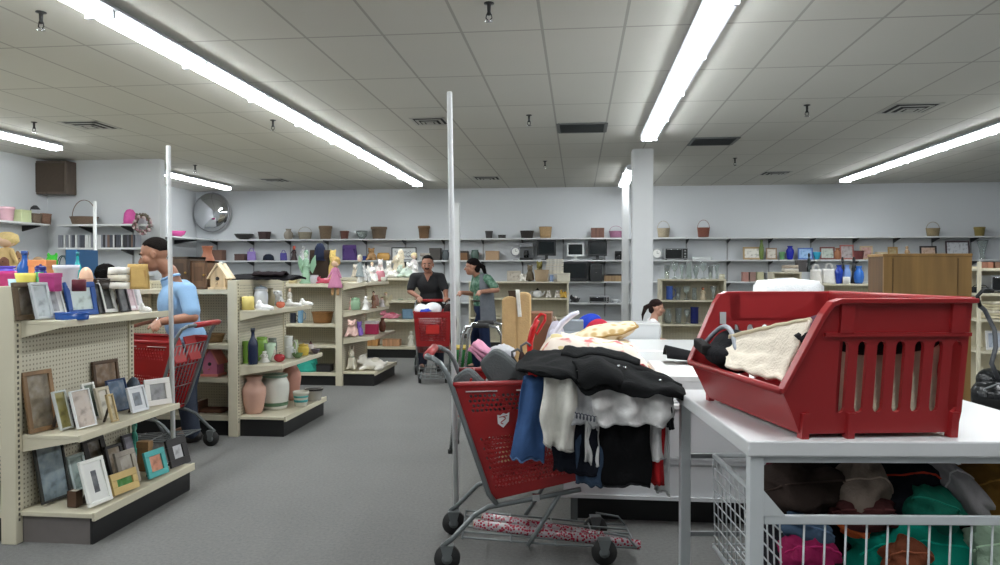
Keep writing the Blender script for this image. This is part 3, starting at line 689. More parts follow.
endcap(3.575,4.625,[(1.185,.27),(.575,.345)],.17,'nearest cream end unit with three shelves of picture frames',kickg)
run(3.6,4.6,-6.4,-3.045,[1.335,.8,.5,.17],[1.335,.8,.5,.17],'cream shelving run behind the picture frames, topped with bowls and tubs')
endcap(6.12,7.2,[(1.105,.29),(.625,.4)],.175,'cream end unit with pink vases and navy bottle on its shelves',kick)
run(6.15,7.15,-8.2,-3.045,[1.284,.8,.508,.172],[1.284,.8,.508,.172],'cream shelving run with birdhouses, behind the man in blue',H=1.36)
endcap(8.98,10.1,[(1.302,.33),(.957,.33),(.617,.42)],.175,'cream end unit with white ornaments and a pink doll at its corner',kick,H=1.32)
run(9.0,10.0,-7.9,-3.045,[1.286,.78,.514,.16],[1.286,.78,.514,.16],'cream shelving run holding mugs and a tan basket',H=1.31)
run(12.0,12.9,-7.2,-2.6,[1.335,.96,.64,.18],[1.335,.96,.64,.18],'cream shelving run with white plush toys beside the man in black',H=1.335)
# far free standing units
def rack(x0,x1,y0,y1,zs,label):
    t=T('shelf_rack',label,'shelving',(x0,y0,0)); w=x1-x0; d=y1-y0; H=max(zs)
    for x in (0,w-.03): M().bb(x,x+.03,0,d,0,H-.02).build('side_panel',cream,t)
    M().bb(.03,w-.03,d-.015,d,.1,H-.02).build('back_panel',pegm,t)
    for z in zs: M().bb(-.004 if z==H else .03,w+.004 if z==H else w-.03,0,d-.015,z-.028,z).build('shelf',cream,t)
    M().bb(.03,w-.03,.02,.035,0,min(zs)-.028).build('kick_plate',kick,t)
rack(-2.0,-.17,13.4,13.85,[1.257,.955,.6,.17],'low cream shelf rack with white crates, behind the folded tan pad')
rack(1.36,2.42,12.4,12.85,[1.318,.969,.569,.17],'low cream shelf rack full of clear glassware, right of the column')
rack(4.1,6.2,13.0,13.45,[1.231,.8,.4,.17],'low cream shelf rack topped by white gift bags and blue vases')
rack(3.55,4.05,13.9,14.3,[1.433,1.0,.6,.17],'narrow tall cream rack with dark bric-a-brac, behind the gift bags')
# ------------------------------------------------------------------ goods on the frame end unit
def onz(z,rows,dz=0,yr=(3.66,4.55)):
    for r in rows:
        kind,name,x0,x1,yt,yb,cols,label,cat=r[:9]; k=dict(r[9]) if len(r)>9 else {}
        xm=k.get('xr',(PX+.06,PX+.22 if z>1 else PX+.30 if z>.3 else PX+.38)); p=atz((x0+x1)/2,yb,z); X_=min(max(p.x,xm[0]),xm[1]); k.pop('xr',None); k.pop('Y',None)
        p=atx((x0+x1)/2,yb,X_); p.y=min(max(p.y,yr[0]),yr[1])
        dpt=(p-EYE).dot(FW); w=(x1-x0)*dpt/F; h=max(.02,aty((x0+x1)/2,yt,p.y).z-z); p.z=z+dz
        if kind=='frame':
            yaw=R(k.pop('yaw',82)); ll=k.pop('lean',.27); rv=(p-EYE); rv.z=0; rv.normalize(); fo=max(.35,abs(math.sin(yaw)*rv.x-math.cos(yaw)*rv.y))
            p.y=min(yr[1],p.y+h*math.sin(ll)*.32); k.setdefault('group','picture frames on the near end unit'); w=max(.05,(w-h*math.sin(ll)*.75)/fo); frame(p,k.pop('w',w),h/math.cos(ll),cols,label,yaw=yaw,lean=ll,name=name,**k)
        else: item(kind,name,p,w,h,cols,label,cat,**k)
G1='photo frames on the end unit'
onz(1.185,[
 ('frame','picture_frame',22,33,283,319,[(92,74,52),(120,110,96)],'brown wooden frame seen edge-on at the near end of the top frame shelf','picture frame',{'w':.2,'lean':.14,'xr':(-2.93,-2.9)}),
 ('frame','picture_frame',30,52,284,318,[(186,190,192),(176,184,186)],'large silver-grey frame behind the white page frame','picture frame',{'lean':.25,'xr':(-2.86,-2.84)}),
 ('frame','picture_frame',42,66,284,319,[(224,226,226),(214,216,216),(150,152,156)],'white frame with a grey page and small square, top frame shelf','picture frame',{'mat_w':.025,'border':.08,'lean':.3}),
 ('frame','picture_frame',66,97,283,315,[(36,78,150),(190,205,205)],'royal blue frame with a pale landscape picture','picture frame',{'border':.15,'lean':.2}),
 ('tray','blue_dish',54,90,313,319,[(40,84,160)],'flat blue dish lying in front of the royal blue frame','dish',{'d':.1,'xr':(-2.75,-2.74)}),
 ('frame','picture_frame',94,104,285,313,[(30,30,32),(40,42,44)],'narrow black frame between blue frame and silver frame','picture frame',{'xr':(-2.88,-2.86)}),
 ('frame','picture_frame',99,117,284,312,[(206,206,204),(30,36,34)],'small silver frame around a dark oblong picture','picture frame',{'border':.2}),
 ('frame','picture_frame',116,131,281,310,[(58,58,62),(70,70,74)],'charcoal frame behind the pink photo frame','picture frame',{'xr':(-2.86,-2.84)}),
 ('frame','picture_frame',120,137,289,310,[(206,188,196),(200,176,186)],'small frame with a pale pink print','picture frame',{'border':.1}),
 ('frame','picture_frame',133,155,279,307,[(222,220,224),(168,168,172)],'upright white frame at the far end of the top frame shelf','picture frame',{'border':.2}),
 ('shoe','ornament_shoe',139,152,303,308,[(236,236,234),(220,220,216)],'tiny white shoe ornament at the foot of the white frame','ornament',{'xr':(-2.76,-2.75)}),
])
onz(.575,[
 ('frame','picture_frame',25,57,372,431,[(132,102,70),(134,122,104)],'large tan wooden frame leaning on the pegboard, middle shelf','picture frame',{'fin':'wood','border':.13,'lean':.16,'xr':(-2.9,-2.89)}),
 ('frame','picture_frame',94,121,361,412,[(84,62,44),(128,104,80)],'brown wooden frame showing its bare backing, against the pegboard','picture frame',{'fin':'wood','border':.1,'lean':.12,'xr':(-2.92,-2.91),'Y':4.22}),
 ('frame','picture_frame',54,73,393,431,[(196,200,196),(160,150,92)],'pale frame with a yellow and dark photo','picture frame',{'border':.12}),
 ('ornament','cat_ornament',67,80,385,420,[(66,66,70),(40,40,40)],'dark grey cat-eared ornament behind the yellow photo','ornament',{'ear':'point','xr':(-2.86,-2.84)}),
 ('frame','picture_frame',72,96,392,429,[(228,230,230),(190,176,164)],'tall white photo of small figures leaning at the shelf front','picture frame',{'border':.05}),
 ('frame','picture_frame',83,101,385,421,[(222,222,216),(90,104,88)],'white-topped frame with a dark green picture','picture frame',{'border':.16,'xr':(-2.84,-2.78)}),
 ('frame','picture_frame',96,114,389,420,[(190,180,158),(206,200,184)],'beige carved frame with a cream centre','picture frame',{'border':.2}),
 ('frame','picture_frame',107,118,396,418,[(186,164,120),(196,182,150)],'small straw-coloured frame in front of the blue plaque','picture frame',{'border':.2,'xr':(-2.66,-2.62)}),
 ('frame','wall_plaque',108,131,381,412,[(34,58,100),(66,92,120)],'navy blue plaque with a pale emblem','plaque',{'border':.06,'xr':(-2.82,-2.75)}),
 ('ball','snow_globe',126,141,377,393,[(72,84,96),(190,196,200)],'dark glossy snow globe behind the small white frame','snow globe',{'xr':(-2.84,-2.8),'fin':'gloss'}),
 ('frame','picture_frame',128,148,388,413,[(220,222,226),(216,218,222),(120,126,136)],'small white frame with a tiny grey picture','picture frame',{'mat_w':.025,'border':.1}),
 ('frame','picture_frame',144,171,380,406,[(230,226,222),(150,150,152)],'white frame with a bumpy shell border, far end of middle shelf','picture frame',{'border':.2,'yaw':62,'lean':.2}),
])
onz(.176,[
 ('frame','picture_frame',36,70,441,500,[(44,44,40),(130,146,154)],'dark framed print of blue-grey shapes leaning on the bottom shelf','picture frame',{'border':.07,'lean':.2,'xr':(-2.88,-2.87)}),
 ('frame','picture_frame',68,90,457,492,[(186,200,200),(150,168,164)],'pale aqua frame behind the white frame on the bottom shelf','picture frame',{}),
 ('frame','picture_frame',82,112,462,506,[(226,226,220),(222,222,218),(90,92,98)],'broad white frame with a small dark picture, front of bottom shelf','picture frame',{'mat_w':.045,'border':.12,'lean':.28}),
 ('book','wooden_wedge',70,80,490,506,[(82,58,40)],'small brown easel stand beside the broad white frame','stand',{'d':.05}),
 ('frame','picture_frame',84,112,438,486,[(42,36,32),(84,72,52)],'dark tall frame with a brown centre at the back of the bottom shelf','picture frame',{'border':.22,'xr':(-2.9,-2.88),'Y':4.1}),
 ('frame','picture_frame',106,127,447,484,[(36,32,32),(120,104,82)],'black and tan frame behind the grey frame','picture frame',{'xr':(-2.86,-2.82)}),
 ('frame','picture_frame',116,140,453,486,[(150,142,130),(168,160,148)],'warm grey wooden frame on the bottom shelf','picture frame',{'fin':'wood','border':.2}),
 ('frame','picture_frame',111,138,473,497,[(204,176,116),(64,130,52)],'small gold frame round a bright green picture','picture frame',{'border':.2}),
 ('frame','patterned_box',123,142,436,466,[(60,56,62),(120,116,128)],'dark frame with a mottled lilac print, behind the grey frame','picture frame',{'xr':(-2.88,-2.84)}),
 ('box','wooden_box',139,151,441,474,[(150,116,78)],'upright light brown wooden box behind the aqua frame','box',{'fin':'wood','d':.05,'xr':(-2.82,-2.75)}),
 ('frame','picture_frame',145,168,452,478,[(80,172,170),(206,140,112)],'turquoise frame around a coral and blue picture','picture frame',{'border':.2}),
 ('figurine','figurine',137,151,421,460,[(78,170,150),(120,196,176),(70,150,132)],'aqua green figurine rising behind the brown box','figurine',{'xr':(-2.93,-2.9)}),
 ('frame','picture_frame',167,190,440,470,[(44,42,42),(200,200,202)],'black frame with a white centre at the far end of the bottom shelf','picture frame',{'border':.26}),
])
# ------------------------------------------------------------------ bowls and tubs on top of the nearest run
onshelf(3.95,1.337,[
 ('bowl','plastic_bowl',-9,14,271,[(190,50,122)],'hot pink plastic bowl at the left edge of the tub shelf','bowl'),
 ('tumbler','plastic_cup',9,19,279,[(176,206,222)],'small pale blue cup beside the hot pink bowl','cup',{'Y':3.85}),
 ('bowl','plastic_bowl',17,36,273,[(232,222,110)],'yellow plastic bowl under the blue bottle','bowl',{'Y':3.85}),
 ('tumbler','plastic_cup',36,43,272,[(70,150,96)],'small green tumbler between yellow bowl and magenta tub','cup',{'Y':3.87}),
 ('box','plastic_tub',43,58,273,[(180,60,126),(188,66,132)],'square magenta tub in front of the white tub','tub',{'Y':3.8}),
 ('pot','plastic_tub',55,77,265,[(214,216,228)],'translucent white tub beside the teal bottle','tub',{'Y':4.0}),
 ('ball','toy_ball',80,92,267,[(240,196,166),(228,178,150)],'peach coloured ball on the tub shelf','ball',{'Y':4.2}),
 ('candle','votive_candle',73,85,278,[(96,24,40)],'dark red votive candle under the peach ball','candle',{'Y':3.85}),
],'bowls and tubs on the tub shelf')
onshelf(4.35,1.337,[
 ('crock','pencil_cup',-2,15,266,[(92,74,190)],'violet tub behind the hot pink bowl','tub'),
 ('bottle','drink_bottle',18,31,251,[(36,88,168),(30,70,140)],'blue round-shouldered bottle above the yellow bowl','bottle'),
 ('box','plastic_box',33,51,260,[(232,150,92)],'orange lidded box behind the magenta tub','box'),
 ('lidded','lidded_jar',35,46,264,[(36,46,130),(30,38,110)],'navy lidded jar in front of the orange box','jar',{'Y':4.22}),
 ('bottle','drink_bottle',74,81,252,[(40,168,178),(28,128,140)],'slim teal bottle beside the white tub','bottle',{'Y':4.28}),
 ('book','ring_binder',76,88,250,[(38,92,140)],'blue binder standing behind the teal bottle','binder',{'d':.2,'Y':4.48}),
 ('tray','serving_tray',94,116,279,[(64,58,54)],'dark oval tray at the end of the tub shelf','tray',{'d':.2}),
 ('folded','folded_cloth',112,132,267,[(230,226,218),(214,206,190)],'folded white cloth beside the black wig','cloth',{'n':3}),
 ('bag','paper_bag',127,149,264,[(196,164,104),(180,144,90)],'tan paper bag in front of the man in blue','bag',{'handle':0}),
],'bowls and tubs on the tub shelf')
t=T('wig','black curly wig on a stand above the tray','wig',(aty(106,268,4.5).x,4.5,1.337))
M().lathe([(.001,0),(.06,0),(.055,.01),(.015,.02),(.015,.06)],16).build('stand',cm((60,50,44)),t)
M().ell((0,0,.10),(.068,.068,.062),24,16,fn=lambda u:1+.12*nz(u*4,1)+.06*nz(u*11)).build('hair',cm((20,18,18),'plush'),t)
# soft toys and oddments on the second run's top, seen over the tub shelf
onshelf(6.35,1.287,[
 ('doll','rag_doll',-10,22,231,[(196,170,120),(226,190,160),(214,190,134)],'blond-haired doll above the hot pink bowl','doll'),
 ('plush','soft_toy',12,34,246,[(150,120,92),(40,30,28),(120,60,60)],'brown teddy bear between blond doll and blue bottle','soft toy',{'Y':6.5}),
 ('plush','soft_toy',30,49,250,[(178,150,120),(50,36,30)],'tan soft toy behind the orange box','soft toy',{'ear':'drop','Y':6.55}),
 ('plush','soft_toy',44,62,248,[(70,180,66),(30,60,40),(40,48,52)],'bright green soft toy behind the white tub','soft toy',{'ear':'round'}),
 ('bag','handbag',54,72,255,[(40,66,72),(30,40,44)],'dark teal handbag beside the green soft toy','handbag',{'Y':6.5}),
 ('plush','soft_toy',-2,12,250,[(120,84,70),(40,30,28)],'dark brown soft toy under the blond doll','soft toy',{'Y':6.22,'ear':'drop'}),
],'toys on the second run')
# ------------------------------------------------------------------ goods on the second run and its end unit
onshelf(6.4,1.287,[
 ('cabinet','wooden_cabinet',176,198,257,[(70,56,46),(84,66,52)],'dark brown wooden cabinet box right behind the man in blue','cabinet',{'d':.3}),
 ('cabinet','wooden_clock_case',196,213,261,[(96,70,50),(112,84,62)],'mid-brown wooden clock case beside the birdhouse','clock case',{'d':.22,'Y':6.38}),
 ('birdhouse','birdhouse',211,231,262,[(200,176,140),(214,192,158),(226,224,216)],'natural wood birdhouse with round hole, at the shelf end','birdhouse',{'Y':6.3,'d':.16}),
])
p=aty(217,262,6.55); item('round','clay_pot',(p.x-.12,6.6,1.287),.16,aty(217,246,6.6).z-1.287,[(150,92,66)],'reddish clay pot showing above the wooden birdhouse','pot',fin='paint')
onshelf(6.38,.803,[('basket','wicker_basket',200,224,334,[(160,124,84)],'low tan basket on the shelf above the pink birdhouse','basket',{'handle':0,'d':.2}),])
onshelf(6.3,.511,[('birdhouse','birdhouse',204,223,344,[(216,128,160),(226,140,128),(222,200,90)],'pink painted birdhouse beside the rear of the shopping cart','birdhouse',{'fin':'paint','d':.17}),])
onshelf(6.35,.175,[('book','paperback_book',196,203,400,[(92,62,46)],'brown book lying low beside the cart wheel','book',{'d':.18}),('folded','folded_cloth',203,226,408,[(104,72,58),(120,84,66)],'folded brown cloth on the lowest shelf under the pink birdhouse','cloth',{'n':3})])
p=aty(265,270,6.65)
t=T('black_coat','long black coat laid along the shelving top','coat',(p.x,6.62,1.362))
L_=(300-230)*6.9/F
M().grid(lambda u,v:((u-.5)*L_+.02*math.sin(9*v),(v-.5)*.4,.012+.05*math.sin(PI*v)*(.45+.55*math.sin(PI*u)**.5)+.014*nz((u*7,v*5,1.))),36,14).build('coat_body',cm((26,25,28),'cloth'),t,solid=.012)
M().grid(lambda u,v:((u-.5)*.3+.12,(v-.5)*.14-.12,.05+.03*math.sin(PI*v)+.012*nz((u*6,v*6,4.))),16,8).build('sleeve',cm((34,27,30),'cloth'),t,solid=.012)
onz(1.108,[
 ('candle','candle',242,254,295,309,[(232,214,130)],'thick yellow candle at the near end of the top vase-unit shelf','candle'),
 ('lidded','ginger_jar',254,268,285,306,[(196,200,206),(150,160,170)],'silver-blue lidded jar beside the yellow candle','jar'),
 ('ornament','ornament',271,285,287,306,[(224,226,228),(120,130,140)],'white glossy dog ornament behind the white shoes','ornament',{'ear':'drop'}),
 ('shoe','baby_shoe',255,274,301,309,[(238,238,236),(224,222,218)],'white baby shoe at the shelf edge, near the yellow candle','shoe',{'xr':(-2.74,-2.72)}),
 ('apple','ceramic_apple',276,285,300,308,[(206,110,84)],'small coral fruit ornament between the white shoes','ornament',{'xr':(-2.76,-2.74)}),
 ('shoe','baby_shoe',285,302,300,307,[(240,240,238),(226,224,220)],'white baby shoe right of the coral ornament','shoe',{'xr':(-2.76,-2.75)}),
 ('shoe','baby_shoe',299,313,299,306,[(236,236,234),(226,224,220)],'white baby shoe at the far end of the same shelf','shoe',{'xr':(-2.73,-2.71)}),
],yr=(6.2,7.12))
onz(.628,[
 ('bottle','wine_bottle',248,258,328,361,[(26,36,62),(20,26,44)],'tall navy glass bottle standing upright','bottle',{'xr':(-2.85,-2.845)}),
 ('box','green_box',244,250,341,360,[(120,160,60)],'narrow lime green box behind the navy bottle','box',{'d':.05,'xr':(-2.935,-2.93)}),
 ('crock','green_jar',256,268,337,358,[(126,168,70)],'lime green jar right of the navy bottle','jar',{'xr':(-2.88,-2.85)}),
 ('bowl','dish',264,276,343,350,[(190,214,188)],'pale green bowl behind the little white ornament','bowl',{'xr':(-2.8,-2.78),'Y':6.75}),
 ('figurine','figurine',258,271,351,362,[(230,228,222)],'little white figurine in front of the lime jar','figurine'),
 ('apple','ceramic_apple',274,285,352,362,[(150,30,40)],'dark red apple ornament at the shelf front','ornament'),
 ('mug','mug',283,294,336,347,[(226,226,222),(220,220,218)],'white mug stacked above another, middle vase shelf','mug',{'xr':(-2.78,-2.77)}),
 ('mug','mug',284,295,347,357,[(216,218,218),(210,210,210)],'lower white mug of the pair on the middle vase shelf','mug',{'xr':(-2.72,-2.7)}),
 ('lidded','lidded_jar',298,309,343,356,[(212,186,84),(190,160,66)],'mustard yellow lidded jar','jar'),
 ('teapot','teapot',306,318,341,353,[(206,196,190),(90,50,54)],'pale teapot with a dark lid at the far end of the shelf','teapot'),
 ('bowl','trinket_bowl',292,303,353,358,[(92,120,76)],'small olive bowl in front of the yellow jar','bowl',{'xr':(-2.66,-2.63)}),
 ('crock','cup',268,277,338,353,[(120,128,120)],'grey-green cup behind the red apple','cup',{'xr':(-2.9,-2.88),'Y':6.7}),
],yr=(6.2,7.12))
onz(.178,[
 ('amphora','vase',242,266,376,413,[(192,152,136)],'large dusty pink vase at the near end of the bottom shelf','vase',{'fin':'paint'}),
 ('crock','crock',261,289,374,408,[(208,208,200)],'white stoneware crock with a green leafy band','crock',{'band':[(.1,.2,(88,120,92)),(.92,.99,(96,128,112))]}),
 ('amphora','vase',282,301,361,398,[(184,132,116)],'rose pink vase behind the white crock','vase',{'fin':'paint','xr':(-2.82,-2.8)}),
 ('pot','plant_pot',293,309,391,406,[(222,218,204)],'cream bowl with turquoise bands beside the crock','bowl',{'band':[(.3,.45,(70,160,160)),(.6,.72,(84,170,166))]}),
 ('pot','plant_pot',305,323,388,401,[(196,192,184)],'off-white pot with a dark rim at the far end of the bottom shelf','pot',{'band':[(.84,.99,(40,34,34))]}),
],yr=(6.2,7.12))
onshelf(6.85,1.287,[('folded','folded_cloth',236,262,276,[(70,96,70),(216,200,160)],'green and cream folded cloth lying on the vase unit top','cloth',{'n':2,'z':1.372,'Y':6.6}),])
# ------------------------------------------------------------------ third run
onshelf(9.2,1.289,[
 ('candle','candle_holder',289,297,274,[(206,190,150),(60,50,40)],'small cream candle left of the green statuette','candle'),
 ('angel','statuette',297,315,250,[(132,166,140),(176,196,176),(110,146,120)],'tall pale green robed statuette','statuette'),
 ('crock','jar',310,319,275,[(176,172,180)],'grey jar beside the green statuette','jar'),
 ('lying','soft_toy',316,334,276,[(186,84,104),(206,150,160)],'rose pink toy lying in front of the dark brown bag','soft toy'),
],'toys and ornaments on the third run')
onshelf(9.55,1.312,[
 ('bag','handbag',309,333,250,[(52,42,36),(40,32,28)],'large dark brown bag behind the green statuette','handbag',{'handle':0}),
 ('hat','cap',313,327,243,[(36,42,62),(40,46,70)],'navy blue cap perched on the dark brown bag','cap',{'z':1.592}),
 ('plush','soft_toy',327,339,244,[(206,180,110),(60,110,50),(60,150,60)],'yellow soft toy with a green ribbon above the pink doll','soft toy'),
],'toys and ornaments on the third run')
onshelf(9.15,.783,[
 ('mug','mug',289,297,313,[(36,40,54),(30,32,40)],'black mug on the third run','mug'),('mug','mug',297,304,309,[(120,160,190),(110,150,180)],'light blue mug next to the black mug','mug'),
 ('basket','wicker_basket',312,333,312,[(150,104,54)],'oblong tan basket beside the light blue mug','basket',{'handle':0,'d':.25}),
])
onshelf(9.15,.163,[('bag','carrier_bag',296,318,359,[(56,156,140),(50,140,126)],'teal bag slumped on the lowest shelf of the third run','bag',{'handle':0,'d':.25}),('box','shoe_box',318,332,364,[(40,38,40),(34,32,34)],'black box beside the slumped teal bag','box')])
p=aty(335,282,8.92)
item('doll','rag_doll',(p.x,8.93,1.14),.2,.5,[(196,130,160),(220,186,158),(196,164,104),(180,144,104)],'pink-dressed rag doll dangling its legs at the shelf corner','doll')
onz(1.305,[
 ('doll','porcelain_doll',343,352,254,284,[(150,160,160),(222,196,176),(196,190,170)],'grey-dressed porcelain doll next to the pink doll','doll'),
 ('mug','jug',352,359,274,283,[(232,232,228),(226,226,222)],'small white jug on the toy shelf','jug'),
 ('ornament','ornament',358,368,263,283,[(240,240,238),(60,50,50)],'white rabbit ornament left of another, toy shelf','ornament'),
 ('ornament','ornament',368,379,265,283,[(236,236,234),(60,50,50),(200,150,160)],'white rabbit ornament wearing a pink ribbon','ornament'),
 ('apple','heart_cushion',379,389,268,282,[(196,130,140)],'dusty pink round cushion right of the rabbit ornaments','cushion'),
],yr=(9.06,10.02))
onz(.96,[
 ('lidded','jar',349,359,297,310,[(150,182,150),(130,166,132)],'pale green lidded jar on the shelf under the white jug','jar'),
 ('figurine','figurine',360,369,296,310,[(232,230,226)],'white robed figurine under the rabbit ornaments','figurine'),
 ('figurine','figurine',370,377,291,308,[(140,96,72),(214,180,160),(70,50,40)],'brown robed figurine between two white ones','figurine'),
 ('figurine','figurine',378,386,297,308,[(222,214,214),(230,200,184),(120,90,70)],'pale pink and white figurine by the brown one','figurine'),
 ('angel','angel_ornament',390,403,292,306,[(214,206,176),(226,200,180),(190,170,120)],'cream winged angel ornament at the far shelf end','ornament'),
],yr=(9.06,10.02))
onz(.62,[
 ('plush','soft_toy',343,358,317,337,[(226,190,180),(60,40,40)],'pale pink teddy bear on the third shelf','soft toy'),
 ('plush','soft_toy',355,364,319,336,[(140,110,196),(40,30,50)],'purple soft toy beside the pale pink bear','soft toy',{'xr':(-2.8,-2.78)}),
 ('box','gift_box',366,378,321,334,[(190,50,96),(226,220,222)],'magenta and white gift box','box'),
 ('round','vase',379,386,318,333,[(110,70,56)],'small dark brown vase past the gift box','vase'),
],yr=(9.06,10.02))
onz(.178,[
 ('ornament','ornament',346,358,345,370,[(220,214,196),(90,80,70),(90,120,100)],'tall cream rabbit garden ornament on the bottom shelf','ornament',{'ear':'long'}),
 ('lying','ornament',359,388,353,370,[(226,222,212),(210,204,190)],'cream lying lamb ornament on the bottom shelf','ornament',{'fin':'paint'}),
],yr=(9.06,10.02))
# ------------------------------------------------------------------ fourth run, beside the man in black
onshelf(12.25,1.338,[
 ('plush','soft_toy',384,394,258,[(226,222,214),(60,50,50)],'white soft toy at the left of the plush heap','soft toy'),
 ('plush','soft_toy',391,405,250,[(220,208,184),(60,50,50)],'tall cream teddy bear topping the plush heap','soft toy',{'ear':'drop'}),
 ('lying','soft_toy',398,414,264,[(206,220,206),(190,200,190)],'pale green lying toy in the plush heap','soft toy',{'Y':12.12}),
 ('plush','soft_toy',404,416,260,[(236,234,230),(60,50,50)],'white soft toy right of the tall cream bear','soft toy',{'Y':12.35}),
],'white plush toys beside the man in black')
onshelf(12.2,.643,[('lying','soft_toy',381,401,310,[(222,140,160),(196,90,110)],'pink spotted toy lying on the fourth run','soft toy'),('bag','cloth_bag',402,413,309,[(120,150,176),(100,130,160)],'blue cloth bag beside the pink spotted toy','bag',{'handle':0})])
onshelf(12.2,.963,[('crock','jar',398,403,302,[(180,190,170)],'greenish jar above the pink spotted toy','jar'),('tumbler','cup',407,413,300,[(206,206,190)],'pale cup above the blue cloth bag','cup')])
onshelf(12.2,.183,[('box','wooden_box',368,379,339,[(190,140,84)],'small tan wooden box on the lowest far shelf','box',{'fin':'wood'}),('box','wooden_box',384,400,339,[(186,140,104)],'wide reddish tan box on the lowest far shelf','box',{'fin':'wood'}),('figurine','figurine',407,415,331,[(222,218,206)],'cream figurine near the far cart wheels','figurine')])

onshelf(12.3,1.338,[
 ('plush','soft_toy',351,361,262,[(214,204,190),(60,50,50)],'beige soft toy far left in the plush row, beside the grey doll','soft toy',{'Y':12.4}),
 ('plush','soft_toy',376,385,256,[(232,226,224),(60,50,50),(200,120,140)],'white soft toy with a rosy ribbon in the plush row','soft toy',{'Y':12.5}),
 ('plush','soft_toy',396,406,243,[(226,214,190),(60,50,50)],'pale soft toy peeking over the tall cream bear','soft toy',{'Y':12.6,'ear':'drop'}),
 ('lying','soft_toy',384,402,268,[(236,232,226),(214,206,200)],'white lying toy at the front of the plush heap','soft toy',{'Y':12.1}),
 ('ornament','ornament',411,420,263,[(228,226,224),(60,50,50)],'white ornament at the right end beside the man in black','ornament',{'Y':12.12}),
 ('doll','porcelain_doll',409,419,252,[(220,214,214),(220,190,170),(206,190,150)],'white-gowned doll behind the right end of the plush heap','doll',{'Y':12.5}),
],'white plush toys beside the man in black')
onz(1.305,[
 ('ornament','ornament',363,372,268,283,[(232,232,230),(60,50,50)],'low white ornament between the two rabbit ornaments','ornament',{'xr':(-2.72,-2.7)}),
 ('angel','angel_ornament',374,386,262,283,[(236,234,230),(226,200,180),(200,180,140)],'white winged angel behind the dusty pink cushion','ornament',{'xr':(-2.88,-2.86)}),
 ('bowl','dish',384,393,277,282,[(222,220,214)],'white dish at the far end of the toy shelf','dish',{'xr':(-2.72,-2.7)}),
],yr=(9.06,10.02))
onz(.96,[
 ('figurine','figurine',344,350,297,311,[(206,160,150),(220,190,170),(100,70,50)],'small pink robed figurine nearest the post','figurine',{'xr':(-2.88,-2.86)}),
 ('mug','mug',364,371,302,311,[(206,200,190)],'small cream cup in front of the white robed figurine','cup',{'xr':(-2.7,-2.68)}),
 ('vase' if False else 'round','vase',384,390,295,307,[(176,140,130)],'dull pink vase past the pale figurine','vase',{'xr':(-2.82,-2.8)}),
],yr=(9.06,10.02))
onz(1.108,[
 ('round','vase',266,275,288,306,[(150,140,110)],'olive grey vase behind the silver-blue jar','vase',{'xr':(-2.9,-2.88)}),
 ('figurine','figurine',286,294,288,304,[(200,196,190),(206,180,160),(110,90,70)],'grey figurine at the far end of the top vase-unit shelf','figurine',{'xr':(-2.88,-2.86)}),
],yr=(6.2,7.12))
onz(.628,[
 ('figurine','figurine',270,278,345,361,[(196,190,176),(206,180,160),(120,96,70)],'cream figurine between lime jar and red apple','figurine',{'xr':(-2.76,-2.74)}),
 ('round','vase',294,301,340,354,[(170,190,150)],'pale sage vase behind the yellow jar','vase',{'xr':(-2.84,-2.82)}),
 ('bowl','trinket_bowl',311,320,349,354,[(90,80,90)],'small plum bowl under the pale teapot','bowl',{'xr':(-2.62,-2.6)}),
],yr=(6.2,7.12))
